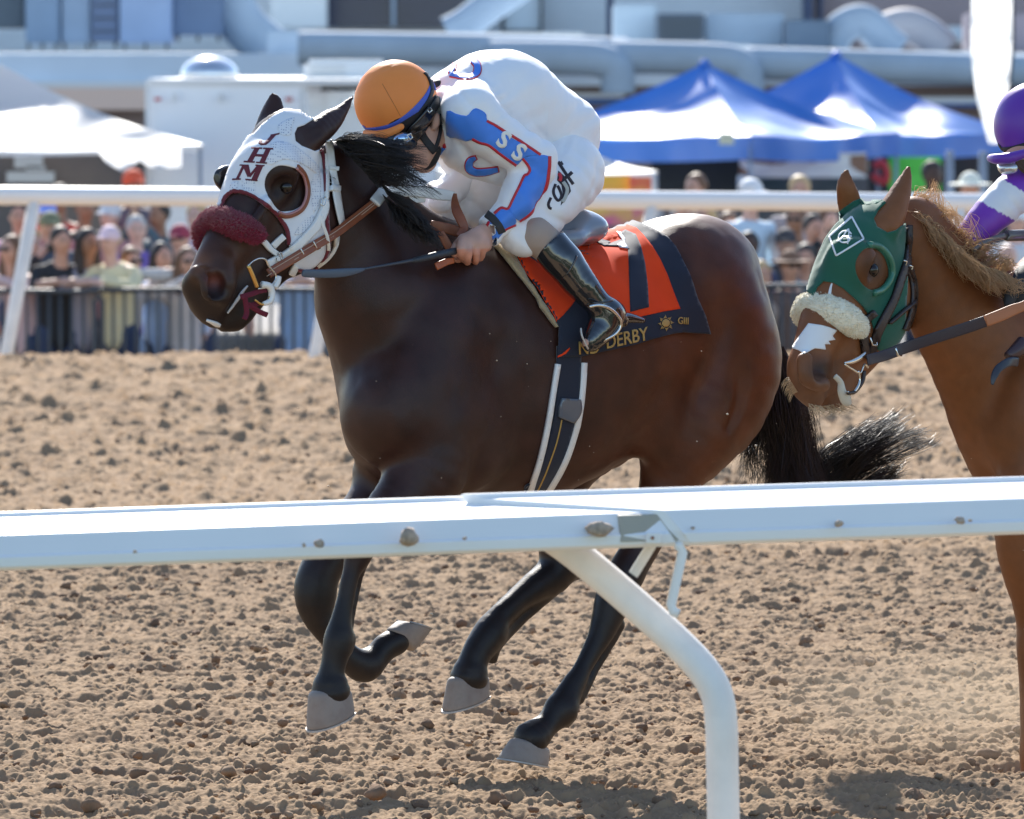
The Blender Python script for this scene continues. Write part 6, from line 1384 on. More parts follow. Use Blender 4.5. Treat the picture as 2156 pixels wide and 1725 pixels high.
def person(px, py, D, label, shirt, hair='br', skin='t', pose='down', cap=None, shades=False, long=False, face=0.0, pants=(.03, .045, .09), hat=None, stub=1.0, sleeve=True):
    """px, py: middle of the face in the picture"""
    face = face or (((int(px)*37+int(py)*11) % 17)/16-.5)*1.3
    c = P(px, py, D); g = GZ; Hh = c.z-g   # face height above the ground
    s = max(.97, min(1.08, (Hh+.13)/1.74)); rz = face; ca, sa = math.cos(rz), math.sin(rz)
    def L(x, y, z): return Vector((c.x+(x*ca-y*sa)*s, c.y+(x*sa+y*ca)*s, c.z+z*s))
    leg = (Hh)/s   # distance of the ground under the face
    lean = .10 if pose in ('lean', 'over', 'droop') else 0
    sh = -.26
    A = []
    for sd in (-1, 1):
        S = L(.19*sd, .04+lean*.4, sh)
        if pose == 'lean': bz = (.20-c.z)/s; A.append([S, L(.26*sd, -.02, (sh+bz)/2-.04), L(.10*sd, -.26, bz+.06), L(-.02*sd, -.30, bz+.05)])
        elif pose == 'over': bz = (.20-c.z)/s; A.append([S, L(.42 if sd > 0 else -.10, -.15, bz+.10), L(.86+.10*sd, -.34, bz+.02 if sd > 0 else bz+.08), L(.90+.04*sd, -.38, bz-.28)])
        elif pose == 'phone': A.append([S, L(.30*sd, -.06, -.40), L(.13*sd, -.26, -.12), L(.06*sd, -.28, -.04)])
        elif pose == 'up': A.append([S, L(.33*sd, -.02, -.20), L(.26*sd, -.16, .05), L(.12*sd, -.22, .12)])
        else: A.append([S, L(.27*sd, .05, -.55), L(.25*sd, -.06, -.78), L(.22*sd, -.10, -.88)])
    f = Field(); v = .017
    f.ell(L(0, .0, 0), (.074*s, .090*s, .108*s), k=.02); f.ell(L(0, .03, .03), (.078*s, .092*s, .092*s), k=.02)
    f.chain([(L(0, -.086, .01), .011), (L(0, -.105, -.025), .015)], k=.012, sub=0); f.chain([(L(0, .02, -.08), .055*s), (L(0, .04, -.20), .058*s)], k=.02, sub=0)
    for sd in (-1, 1): f.ell(L(.078*sd, .01, -.01), (.012, .018, .028), k=.008)
    f.chain([(L(-.15, .05+lean*.5, -.27), .07*s), (L(0, .05+lean*.5, -.24), .075*s), (L(.15, .05+lean*.5, -.27), .07*s)], k=.03, sub=0)
    f.chain([(L(0, .05+lean*.5, -.30), .12*s), (L(0, .06+lean, -.58), .11*s), (L(0, .06+lean, -.80), .12*s)], k=.04)
    for a in A: f.chain([(a[0], .047*s), (a[1], .042*s), (a[2], .030*s), (a[3], .028*s)], k=.015, sub=2); f.chain([(a[3], .026*s), (a[3]+(a[3]-a[2]).normalized()*.09*s, .034*s), (a[3]+(a[3]-a[2]).normalized()*.15*s, .016*s)], k=.01, sub=0)
    for sd in (-1, 1): f.chain([(L(.09*sd, .06+lean, -.80), .085*s), (L(.10*sd, .05+lean, -(.80+leg)/2), .06*s), (L(.10*sd, .06+lean, -leg+.08), .042*s), (L(.10*sd, -.08+lean, -leg+.04), .038*s)], k=.02, sub=0)
    V, F = f.build(v); V = relax(V, F, 1)
    col = np.ones((len(V), 3))*np.array(SK[skin])[None]
    for sd in (-1, 1):
        e = np.array(L(.030*sd, -.075, .018)[:]); d = np.linalg.norm(V-e, axis=1); col *= (1-.75*np.exp(-(d/.016)**2))[:, None]
    e = np.array(L(0, -.085, -.058)[:]); d = np.linalg.norm((V-e)*np.array([.6, 1, 2.0]), axis=1); col *= (1-.5*np.exp(-(d/.014)**2))[:, None]
    o = mesh_np('person', V, F, mat('crowd_skin', (1, 1, 1), .55, attr=True), None, True, col); setp(o, label, 'person', 'spectators behind the outside rail')
    def part(name, F_, m, vox=.017, disp=None):
        V, F = F_.build(vox, disp); V = relax(V, F, 1); return mesh_np(name, V, F, m, o)
    m = lambda pre, c, r=.8: mat('%s_%02d%02d%02d' % (pre, int(c[0]*99), int(c[1]*99), int(c[2]*99)), tuple(min(.85, v*1.3+.01) for v in c), r)
    f = Field(); f.chain([(L(-.15, .05+lean*.5, -.28), .078*s), (L(0, .05+lean*.5, -.26), .082*s), (L(.15, .05+lean*.5, -.28), .078*s)], k=.03, sub=0)
    f.chain([(L(0, .05+lean*.5, -.32), .15*s), (L(0, .06+lean, -.58), .145*s), (L(0, .06+lean, -.80), .15*s)], k=.05)
    for a in A: f.chain([(a[0], .060*s), (a[1], .053*s)]+([(a[2], .043*s)] if sleeve else []), k=.02, sub=2 if sleeve else 0)
    part('shirt', f, m('shirt', shirt), .018, lambda X: .007*noise3(X, .09, 401)+.005*noise3(X, .04, 402))
    f = Field()
    for sd in (-1, 1): f.chain([(L(.08*sd, .06+lean, -.78), .11*s), (L(.10*sd, .05+lean, -(.80+leg)/2), .078*s), (L(.10*sd, .06+lean, -leg+.10), .058*s)], k=.03, sub=0)
    part('trousers', f, m('trousers', pants), .03)
    if HRC.get(hair):
        f = Field(); f.ell(L(0, .035, .04), (.092*s, .10*s, .100*s), k=.02)
        if long:
            for sd in (-1, 1): f.chain([(L(.07*sd, .03, .02), .045*s), (L(.085*sd, .03, -.12), .045*s), (L(.085*sd, .0, -.24), .035*s)], k=.03)
            f.chain([(L(0, .08, 0), .08*s), (L(0, .09, -.22), .07*s)], k=.03, sub=0)
        f.ell(L(0, -.085, -.055 if not long else -.04), (.066*s, .085*s, .095*s), k=.012, op='s')
        part('hair', f, m('hair', HRC[hair], .6), .013, lambda X: .006*noise3(X, .03, 411))
    if cap:
        f = Field(); f.ell(L(0, .02, .045), (.094*s, .105*s, .095*s), k=.01); f.ell(L(0, -.02, -.06), (.2, .2, .075), k=.004, op='s'); f.ell(L(0, -.115, .035), (.062*s, .070*s, .010), k=.012)
        part('cap', f, m('cap', cap), .012)
    if hat:
        f = Field(); f.ell(L(0, .01, .075), (.088*s, .10*s, .085*s), k=.01); f.ell(L(0, .0, .055), (.19*s, .20*s, .016), k=.015); part('hat', f, m('hat', hat), .013)
    if shades:
        f = Field()
        for sd in (-1, 1): f.ell(L(.034*sd, -.090, .018), (.028, .012, .020), k=.004)
        f.chain([(L(-.075, -.03, .02), .006), (L(-.05, -.088, .02), .006), (L(0, -.096, .022), .005), (L(.05, -.088, .02), .006), (L(.075, -.03, .02), .006)], k=.004, sub=0)
        part('sunglasses', f, mat('sunglasses', (.01, .01, .012), .1, coat=.5), .007)
    if pose == 'phone':
        p = L(0, -.30, -.02); bm = bmesh.new(); bmesh.ops.create_cube(bm, size=1, matrix=Matrix.Translation(p)@Matrix.Diagonal((.13, .05, .085, 1))); bmesh.ops.bevel(bm, geom=bm.edges[:], offset=.01, segments=2, affect='EDGES')
        bmesh.ops.create_cone(bm, cap_ends=True, segments=16, radius1=.032, radius2=.032, depth=.07, matrix=Matrix.Translation(p-Vector((0, .05, 0)))@Matrix.Rotation(R(90), 4, 'X'))
        k = bm_obj('camera', bm, mat('camera_body', (.02, .02, .022), .4)); setp(k, 'small black camera held up by '+label, 'camera')
        if len(k['label'].split()) > 15: k['label'] = ' '.join(k['label'].split()[:15])
    return o
def crowd():
    a = CP
    def q(fn, x, y, *r, **k): X = fn(x, y); return person(X[0], X[1], *r, **k)
    q(a, 60, 515, 46.55, 'woman with black sunglasses at far left beside the leaning rail post', (.55, .38, .36), 'br', 't', 'lean', shades=True, long=True)
    q(a, 395, 455, 46.5, 'boy in black tee shirt leaning with folded arms on the barrier', (.012, .013, .016), 'dk', 't', 'lean', sleeve=False)
    q(a, 565, 470, 46.6, 'girl with dark curly hair between black shirt boy and pink cap girl', (.28, .26, .30), 'dk', 'b', 'lean', long=True)
    q(a, 690, 455, 46.45, 'girl in pink cap and pale yellow top leaning on the barrier', (.63, .55, .34), 'bl', 'p', 'lean', cap=(.72, .50, .55), pants=(.02, .035, .08))
    q(a, 840, 590, 46.7, 'person in sunglasses and grey hoodie dangling both arms over the barrier', (.46, .44, .42), 'br', 't', 'over', shades=True)
    q(a, 868, 385, 48.2, 'bald man in purple shirt behind the person in grey hoodie', (.13, .08, .30), 'gr', 'p')
    q(a, 1000, 295, 48.8, 'dark bearded man in teal shirt to the right of the bald man', (.05, .09, .11), 'dk', 'b', 'phone')
    q(a, 1138, 445, 47.4, 'man in maroon cap just left of the horse noseband', (.42, .48, .58), 'no', 't', cap=(.25, .03, .06), shades=True)
    q(a, 1195, 590, 46.6, 'woman in sunglasses with light brown hair beside the horse nose', (.50, .46, .44), 'br', 't', 'lean', shades=True, long=True)
    q(a, 545, 245, 49.0, 'broad man in black tee shirt just under the rail at left', (.014, .016, .018), 'br', 'b', sleeve=False)
    q(a, 285, 290, 48.0, 'person in blue and white cap behind the boy in black', (.45, .16, .18), 'br', 'p', cap=(.18, .26, .65))
    q(a, 322, 365, 47.3, 'person in olive cap half hidden behind the boy in black', (.07, .09, .12), 'dk', 't', cap=(.16, .17, .10))
    q(a, 1240, 300, 49.3, 'person with light hair between maroon cap man and horse forehead', (.55, .42, .45), 'bl', 'p')
    q(a, 1035, 560, 47.0, 'dark haired girl in light blue shirt behind the grey sleeves', (.36, .47, .68), 'dk', 't', long=True)
    q(a, 205, 470, 47.2, 'person in black photographing behind the leaning rail post', (.02, .02, .025), 'bl', 'p', 'phone')
    q(a, 690, 300, 48.6, 'person in grey cap behind the girl in pink cap', (.35, .20, .20), 'gr', 'p', cap=(.5, .52, .55))
    q(a, 120, 300, 48.8, 'person in pink shirt behind the rail at far left', (.65, .35, .45), 'dk', 't')
    q(a, 370, 190, 50.4, 'person in bright red shirt right under the rail at left', (.62, .05, .03), 'dk', 'b')
    q(a, 850, 100, 51.2, 'person in orange red cap seen above the rail at left', (.10, .08, .10), 'no', 'b', cap=(.75, .10, .04))
    q(a, 1890, 520, 46.6, 'person in denim shirt leaning on barrier under the horse bit', (.22, .33, .50), 'br', 't', 'lean')
    q(a, 2050, 500, 46.9, 'person in grey shirt behind the bay horse throat', (.30, .32, .36), 'dk', 't', 'lean')
    b = CR
    q(b, 910, 285, 47.6, 'tall man in light blue shirt and white cap lifting a camera', (.45, .56, .80), 'gr', 'p', 'down', cap=(.8, .8, .78))
    q(b, 1085, 615, 46.7, 'person in wide brown hat with green glinting sunglasses by the barrier', (.10, .07, .06), 'br', 't', 'down', hat=(.16, .09, .055), shades=True)
    q(b, 1062, 505, 47.6, 'person in black cap behind the brown hat', (.06, .055, .06), 'dk', 't', cap=(.05, .045, .05))
    q(b, 890, 520, 47.0, 'dark skinned man in navy shirt in front of light blue shirt', (.03, .05, .12), 'dk', 'd')
    q(b, 680, 385, 48.4, 'woman with sunglasses above the bay horse croup', (.30, .24, .22), 'bl', 't', shades=True, long=True)
    q(b, 590, 372, 49.0, 'person with grey hair above the bay horse croup, left of sunglasses woman', (.10, .16, .24), 'gr', 't')
    q(b, 955, 655, 46.6, 'person with blond hair low beside the horse hip', (.32, .26, .22), 'bl', 't')
    q(b, 1105, 400, 48.6, 'person with brown hair between light blue man and chestnut hood', (.14, .12, .11), 'br', 'b', shades=True)
    q(b, 1195, 440, 48.0, 'person dressed in black beside the green hood', (.012, .012, .014), 'dk', 't', 'phone')
    q(b, 1262, 405, 49.0, 'person with pale face touching the far chestnut ear', (.42, .30, .28), 'br', 'p')
    q(b, 1150, 575, 47.2, 'person in teal shirt between brown hat and green hood', (.12, .32, .36), 'dk', 't')
    q(b, 1125, 265, 50.4, 'person with light hair seen above the rail under the tents', (.30, .26, .26), 'bl', 't')
    q(b, 640, 255, 50.8, 'person with brown hair above the rail beside the black tarpaulin', (.04, .04, .045), 'br', 't')
    q(b, 1738, 195, 52.0, 'dark skinned man in purple shirt before the green sign', (.26, .24, .55), 'dk', 'd')
    q(b, 1910, 262, 49.8, 'person in white hat right of the green sign', (.06, .06, .07), 'br', 't', hat=(.7, .66, .55))
    q(b, 2125, 405, 48.0, 'person in pale cap behind the purple sleeve', (.5, .5, .52), 'gr', 'p', cap=(.6, .6, .6))
    q(b, 2075, 575, 47.0, 'bald person in light blue shirt under the purple jockey whip', (.5, .6, .74), 'no', 'p')
    q(b, 1800, 400, 48.6, 'person in pink shirt behind the chestnut mane', (.55, .22, .25), 'br', 't')
    q(b, 1880, 395, 48.2, 'person in dark red shirt under the rail by the purple sleeve', (.20, .05, .05), 'dk', 'b')
    q(b, 1720, 395, 48.4, 'person in dark blue shirt between the chestnut ears and mane', (.04, .05, .12), 'dk', 't')
    q(b, 800, 430, 47.9, 'person in white tee shirt by the horse croup', (.78, .80, .82), 'br', 't')
    q(b, 1500, 360, 48.6, 'person in cream shirt between the chestnut ears', (.6, .56, .45), 'dk', 't')
crowd()
# ---- canopies
def cloth_mat(name, c, rough, tr, spec=.5, var=.0):
    m = bpy.data.materials.new(name); m.use_nodes = True; N = m.node_tree.nodes; L = m.node_tree.links; b = N['Principled BSDF']; b.inputs['Base Color'].default_value = (*c, 1); b.inputs['Roughness'].default_value = rough; b.inputs['Specular IOR Level'].default_value = spec; b.inputs['Coat Weight'].default_value = 1.0; b.inputs['Coat Roughness'].default_value = .55
    t = N.new('ShaderNodeBsdfTranslucent'); t.inputs[0].default_value = (*c, 1); mx = N.new('ShaderNodeMixShader'); mx.inputs[0].default_value = tr; out = N['Material Output']; L.new(b.outputs[0], mx.inputs[1]); L.new(t.outputs[0], mx.inputs[2]); L.new(mx.outputs[0], out.inputs[0])
    tc = N.new('ShaderNodeTexCoord'); nz = N.new('ShaderNodeTexNoise'); nz.inputs['Scale'].default_value = .8; nz.inputs['Detail'].default_value = 1; L.new(tc.outputs['Object'], nz.inputs['Vector']); bp = N.new('ShaderNodeBump'); bp.inputs['Strength'].default_value = 1; bp.inputs['Distance'].default_value = .45; L.new(nz.outputs['Fac'], bp.inputs['Height']); L.new(bp.outputs[0], b.inputs['Normal']); L.new(bp.outputs[0], b.inputs['Coat Normal']); return m
def canopy(cx, cy, half, yaw, ze, zp, val, m, label, group=None, legs=True, seed=0, scal=0):
    root = empty('canopy', (cx, cy, GZ), label, 'canopy', group); n = 14
    cs = [(half*a, half*b) for a, b in ((-1, -1), (1, -1), (1, 1), (-1, 1))]; rot = lambda p: (cx+p[0]*math.cos(yaw)-p[1]*math.sin(yaw), cy+p[0]*math.sin(yaw)+p[1]*math.cos(yaw)); cs = [rot(p) for p in cs]
    Vs = []; Fs = []
    for k in range(4):
        a, b = cs[k], cs[(k+1) % 4]; base = len(Vs)
        for i in range(n+1):
            s = i/n
            for j in range(n+1):
                u = j/n; ex = a[0]+(b[0]-a[0])*u; ey = a[1]+(b[1]-a[1])*u; x = cx+(ex-cx)*s; y = cy+(ey-cy)*s
                z = zp+(ze-zp)*s-.10*math.sin(math.pi*s)*(1+.9*math.sin(math.pi*u)) - .05*math.sin(math.pi*u)*s
                z += .03*math.sin(9*u+seed+6*s)*s*math.sin(math.pi*u); Vs.append((x, y, z))
        for i in range(n):
            for j in range(n): q = base+i*(n+1)+j; Fs.append([q, q+1, q+n+2, q+n+1])
    r = mesh_np('roof', Vs, Fs, m, root); 
    Vs = []; Fs = []; nn = 40
    for k in range(4):
        a, b = cs[k], cs[(k+1) % 4]; base = len(Vs); nx, ny = (b[1]-a[1]), -(b[0]-a[0]); l = math.hypot(nx, ny); nx /= l; ny /= l
        for j in range(nn+1):
            u = j/nn; w = .02*math.sin(u*25+seed+k); zt = ze-.05*math.sin(math.pi*u)+.002; zb = zt-val+(scal*abs(math.sin(u*math.pi*7)) if scal else 0)
            for z, ww in ((zt, .004), ((zt+zb)/2, w*.5), (zb, w)): Vs.append((a[0]+(b[0]-a[0])*u+nx*ww, a[1]+(b[1]-a[1])*u+ny*ww, z))
        for j in range(nn):
            for i in range(2): q = base+j*3+i; Fs.append([q, q+1, q+4, q+3])
    mesh_np('valance', Vs, Fs, m, root)
    if legs:
        for x, y in cs: x = cx+(x-cx)*.985; y = cy+(y-cy)*.985; cyl('leg', (x, y, GZ), (x, y, ze-.02), .022, mat('grey_tent_leg', (.4, .42, .45), .4, metal=.5), root, 10)
    tube('peak_cap', [(Vector((cx, cy, zp-.03)), .09), (Vector((cx, cy, zp+.01)), .06), (Vector((cx, cy, zp+.05)), .02)], m, root, n=12, sub=0)
    return root
MB = cloth_mat('blue_tent_fabric', (.035, .22, .72), .50, .30, spec=1.0); MW = cloth_mat('white_tent_fabric', (.86, .87, .88), .5, .5)
def world_x(px, D): return P(px, 400, D).x
c1_ = CT(705, 285); c2_ = CT(1290, 245)
D1, D2 = 66.5, 69.5
t1 = canopy(world_x(c1_[0]-8, D1), D1, 1.66, R(56), 1.17, 1.98, .27, MB, 'bright blue pop up canopy directly right of the white jockey', 'blue pop up canopies', seed=1)
t2 = canopy(world_x(c2_[0], D2), D2, 1.58, R(55), 1.15, 2.08, .27, MB, 'bright blue pop up canopy nearer the purple jockey with higher peak', 'blue pop up canopies', seed=3)
box('badge', *CT(755, 610), *CT(822, 665), D1-2.3, .01, mat('cream_badge', (.6, .6, .45), .6), t1, bev=0)
wc = canopy(world_x(-70, 54), 55.5, 2.0, R(8), 1.24, 2.10, .06, MW, 'large white canopy with loose side flaps at the left', seed=5)
def flap(x0, x1, y0, ys, D, name='side_flap'):
    Vs = []; Fs = []; n = 24
    for i in range(n+1):
        x = x0+(x1-x0)*i/n; yb = np.interp(i/n, [0, .12, .3, .42, .5, .62, .75, 1], ys)
        for j in range(5): Vs.append(tuple(P(x, y0+(yb-y0)*j/4, D+.05*math.sin(i*.8)*j/4)))
    for i in range(n):
        for j in range(4): q = i*5+j; Fs.append([q, q+1, q+6, q+5])
    mesh_np(name, Vs, Fs, MW, wc)
flap(205, 382, 296, [318, 345, 362, 350, 338, 352, 356, 352], 53.45)
box('back_wall', -600, 292, 372, 640, 56.8, .1, mat('brown_grey_tent_wall', (.17, .15, .14), .85, color2=(.10, .10, .11), vscale=1.2), wc, 0)
for (x, y, w, h) in ((30, 330, 60, 24), (14, 362, 100, 22), (55, 350, 40, 10)): box('menu_board', x, y, x+w, y+h, 56.6, .05, mat('pale_board', (.5, .56, .6), .6), wc, 0)
cq = canopy(world_x(1150, 57), 57.6, .87, R(20), .92, 1.40, .45, MW, 'small white canopy behind the white jockey with yellow banners', seed=2)
def banner(x0, y0, x1, y1, D, c, label, fn=CR, c2=None, cat='banner'):
    a = fn(x0, y0); b = fn(x1, y1); o = box('banner', a[0], a[1], b[0], b[1], D, .02, mat('banner_%d_%d' % (x0, y0), c, .6, color2=c2, vscale=3.5) if c2 else mat('banner_%d_%d' % (x0, y0), c, .6), None, bev=0); setp(o, label, cat); return o
banner(150, 188, 350, 285, 56.0, (.85, .55, .06), 'yellow banner under the small white canopy', c2=(.85, .45, .10)); banner(345, 196, 445, 290, 55.9, (.75, .10, .08), 'red and orange banner at the right of the yellow one', c2=(.85, .40, .10))
banner(100, 330, 430, 420, 55.4, (.85, .55, .10), 'yellow and pink table banner just under the rail', c2=(.75, .12, .30))
o = box('tarpaulin', *CR(445, 60), *CR(848, 300), 66.2, .06, mat('black_tarp', (.012, .016, .018), .7, bump=.6, bscale=3, bdist=.05), None); setp(o, 'black tarpaulin wall hanging under the left blue canopy', 'tarpaulin')
def picture_banner():
    m = bpy.data.materials.new('printed_food_banner'); m.use_nodes = True; N = m.node_tree.nodes; L = m.node_tree.links; tc = N.new('ShaderNodeTexCoord'); v = N.new('ShaderNodeTexVoronoi'); v.inputs['Scale'].default_value = 3.2; mp = N.new('ShaderNodeMapping'); mp.inputs['Scale'].default_value = (1, 1, 2.4); L.new(tc.outputs['Object'], mp.inputs[0]); L.new(mp.outputs[0], v.inputs['Vector'])
    cr = N.new('ShaderNodeValToRGB'); e = cr.color_ramp.elements; e[0].color = (.8, .78, .74, 1); e[1].position = 1; e[1].color = (.45, .16, .08, 1)
    for p_, c in ((.22, (.25, .13, .08)), (.38, (.7, .69, .68)), (.52, (.5, .28, .16)), (.66, (.68, .64, .62)), (.82, (.5, .14, .14))): x = e.new(p_); x.color = (*c, 1)
    cr.color_ramp.interpolation = 'CONSTANT'; s = N.new('ShaderNodeSeparateColor'); L.new(v.outputs['Color'], s.inputs[0]); L.new(s.outputs[0], cr.inputs[0]); L.new(cr.outputs[0], N['Principled BSDF'].inputs['Base Color']); return m
o = box('banner', *CR(850, 86), *CR(1432, 200), 65.8, .03, picture_banner(), None, bev=0); setp(o, 'long printed picture banner hanging under the blue canopies', 'banner')
o = box('board', *CR(840, 170), *CR(1440, 430), 67.2, .05, mat('dark_stall_back', (.06, .085, .085), .8, color2=(.16, .15, .14), vscale=1.6), None); setp(o, 'dark stall back below the long picture banner', 'stall')
banner(840, 190, 905, 300, 65.6, (.6, .68, .75), 'pale side panel at the left end of the picture banner', cat='panel')
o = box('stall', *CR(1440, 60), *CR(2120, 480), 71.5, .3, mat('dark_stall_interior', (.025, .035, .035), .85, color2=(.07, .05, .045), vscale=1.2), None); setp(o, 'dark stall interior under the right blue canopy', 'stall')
g = banner(1535, 105, 1775, 262, 67.5, (.10, .62, .06), 'bright green sign in the dark stall between the chestnut ears and purple helmet', cat='sign', c2=(.16, .75, .10))
q = [CR(x, y) for x, y in ((1465, 150), (1500, 130), (1525, 165), (1520, 215), (1480, 205), (1462, 180))]
o = tube('sign_letter', [(P(x, y, 67.3), .05) for x, y in q], mat('red_sign_paint', (.6, .05, .06), .5), None, n=8); setp(o, 'red curved sign lettering left of the green sign', 'sign')
for x, lab in ((1815, 'grey canopy pole right of the green sign'), (1968, 'pale canopy pole beside the white hat person')):
    a = CR(x, 80); b = CR(x, 500); o = cyl('tent_pole', P(a[0], a[1], 62), P(b[0], b[1]+40, 62), .045, mat('grey_tent_leg', ()), None, 10); setp(o, lab, 'pole')
# ---- white trailer with roof gear
def trailer():
    a = CL(880, 505); b = CL(1835, 560); D = 56.5; M = mat('trailer_white', (.90, .92, .94), .35, spec=.5, var=.02, vscale=1)
    root = empty('trailer', P(470, 500, D), 'white box trailer behind the bay horse head with rooftop vent', 'trailer')
    box('body', a[0], a[1]-3, b[0]+6, 640, D, 5.2, M, root, .03, R(-4)); TR = mat('trailer_trim', (.62, .64, .66), .4, metal=.3)
    o = box('roof_edge', a[0]-3, a[1]-10, b[0]+120, a[1]+5, D-.05, 5.35, M_WROOF, root, .03, R(-4))
    for x in (888, 1815): p = CL(x, 560); box('corner_post', p[0]-5, p[1]-12, p[0]+7, 640, D-.06, .06, TR, root, .01)
    for x in (950, 1740): p = CL(x, 600); box('marker_light', p[0]-7, p[1]-4, p[0]+7, p[1]+3, D-.1, .05, mat('red_marker_light', (.5, .02, .03), .2), root, .005)
    for x in (1050, 1330): p = CL(x, 590); box('door_hinge', p[0]-5, p[1]-9, p[0]+5, p[1]+9, D-.1, .06, TR, root, .005)
    c = CL(1262, 450); p = P(c[0], c[1], D+1.0); bm = bmesh.new(); bmesh.ops.create_uvsphere(bm, u_segments=28, v_segments=16, radius=1, matrix=Matrix.Translation((p.x, p.y, p.z))@Matrix.Diagonal((.29, .29, .19, 1)))
    vt = bm_obj('roof_vent', bm, mat('chrome_dome', (.75, .76, .78), .18, metal=.9), root, True); cyl('vent_base', (p.x, p.y, p.z-.20), (p.x, p.y, p.z-.08), .24, M_WROOF, vt)
    a = CL(1830, 355); b = CL(2330, 540); ac = box('roof_air_conditioner', a[0], a[1]+2, b[0], b[1], D+1.3, .7, mat('cream_plastic', (.86, .88, .88), .4), root, .05)
    for k in range(5): y = a[1]+12+k*9; box('grille_slat', a[0]+8, y, a[0]+88, y+3, D+1.28, .03, TR, ac, .002)
    a = CL(1835, 520); b = CL(2330, 560); box('air_conditioner_base', a[0]+8, b[1]-16, b[0], b[1]-4, D+1.35, .6, M_STEELD, root, .01)
trailer()
# second long white van roof running right behind the horse ears
o = box('van', 650, 222, 1240, 700, 59.5, 3.0, mat('trailer_white', ()), None, .04); setp(o, 'long white van side behind the bay horse ears and jockey', 'van')
# ---- buildings
def building():
    root = empty('grandstand_building', P(1078, 300, 84), 'long low building with rooftop ducts across the back of the picture', 'building')
    box('wall', -900, 178, 3100, 640, 84.0, 14, mat('mauve_brown_wall', (.27, .20, .18), .85, var=.12, vscale=.8), root, 0)
    box('parapet', -900, 113, 3100, 181, 83.8, 14, mat('roof_metal', (.66, .76, .86), .6, var=.08, vscale=.7), root, 0)
    box('fascia', -900, 172, 345, 186, 83.6, .2, M_WROOF, root, .02); box('fascia', -900, 186, 345, 232, 83.5, .2, mat('peach_wall', (.85, .62, .50), .8), root, .01)
    a = CT(0, 428); b = CT(320, 452); box('fascia', a[0], a[1], b[0], b[1], 83.5, .2, M_WROOF, root, .02); box('fascia_band', a[0], b[1], b[0], b[1]+14, 83.4, .2, mat('blue_band_paint', (.05, .12, .32), .5), root, .01)
    a = CT(1625, 448); b = CT(2400, 476); box('fascia', a[0], a[1], b[0], b[1], 83.5, .2, M_WROOF, root, .02); box('fascia_band', a[0], b[1], b[0], b[1]+8, 83.4, .2, mat('blue_band_paint', ()), root, .01)
    # upper storey behind the roof gear
    u = box('upper_wall', -900, -260, 3100, 112, 100, 8, M_PALE, root, 0)
    box('upper_wall', CT(1200, 0)[0], -260, 3100, 114, 99, 8.8, mat('mauve_upper_wall', (.34, .27, .27), .85, var=.08, vscale=.8), root, 0)
    box('window', CM(345, 0)[0], -200, CM(1200, 0)[0], CM(0, 165)[1], 99.6, .3, M_DKBLUE, root, .01); box('mullion', CM(740, 0)[0], -200, CM(765, 0)[0], CM(0, 165)[1], 99.4, .2, M_GALV, root, .01)
    w = box('window', CM(1420, 0)[0], -200, CM(1640, 0)[0], CM(0, 190)[1], 99.5, .3, mat('pale_glass', (.55, .66, .74), .2), root, .01)
    box('window_frame', CM(1400, 0)[0], -200, CM(1422, 0)[0], CM(0, 195)[1], 99.3, .2, M_STEELD, w, .01); box('window_frame', CM(1636, 0)[0], -200, CM(1652, 0)[0], CM(0, 195)[1], 99.3, .2, M_STEELD, w, .01); box('window_frame', CM(1400, 0)[0], CM(0, 180)[1], CM(1652, 0)[0], CM(0, 195)[1], 99.28, .2, M_STEELD, w, .01)
    for x, wd in ((CM(2060, 0)[0], 14), (CT(1165, 0)[0], 18), (CT(1225, 0)[0], 6)): box('pillar', x-wd/2, -260, x+wd/2, 112, 98.5, .5, mat('dark_pillar', (.05, .07, .13), .6), root, .02)
    a = CT(1800, 120); b = CT(1895, 205); w = box('window', a[0], a[1], b[0], b[1], 98.7, .1, mat('white_frame', (.7, .7, .7), .5), root, .01); box('pane', a[0]+9, a[1]+8, b[0]-9, b[1]-8, 98.6, .1, mat('pale_glass', ()), w, .01)
    a = CL(1625, 0); b = CL(1965, 165); box('upper_wall', a[0], -260, b[0], b[1], 97, 1, mat('bright_white_wall', (.76, .76, .72), .7), root, .02)
building()
def unit(x0, y0, x1, y1, D, depth, m, label, fn=CL, louvre=0, legs=0):
    a = fn(x0, y0); b = fn(x1, y1); root = empty('rooftop_unit', P((a[0]+b[0])/2, b[1], D), label, 'rooftop unit', 'rooftop ventilation units'); c = box('casing', a[0], a[1], b[0], b[1], D, depth, m, root, .03)
    for k in range(louvre): y = a[1]+(b[1]-a[1])*(.15+.7*k/max(louvre-1, 1)); box('louvre', a[0]+5, y, b[0]-5, y+2.2, D-.04, .05, M_STEELD, root, .002)
    for k in range(legs): x = a[0]+(b[0]-a[0])*(.1+.8*k/max(legs-1, 1)); box('leg', x-3, b[1], x+3, b[1]+12, D+.2, .1, M_STEELD, root, .002)
MG = lambda n, c: mat(n, tuple(min(.8, v*1.35) for v in c), .5, metal=.3, var=.08, vscale=1.5)
unit(-60, -200, 150, 175, 86, 1.5, MG('unit_a', (.06, .08, .10)), 'dark glazed rooftop cabin at the far left corner')
unit(150, -200, 360, 262, 85.5, 1.5, MG('unit_b', (.20, .27, .36)), 'blue grey rooftop cabinet next to the dark glazed cabin', legs=3)
unit(368, -200, 545, 262, 85.6, 1.4, MG('unit_c', (.27, .34, .43)), 'paler grey rooftop cabinet third from the left edge', legs=2)
unit(548, -200, 712, 255, 85.5, 1.4, MG('unit_d', (.14, .18, .27)), 'dark blue rooftop cabinet fourth from the left edge', louvre=5, legs=2)
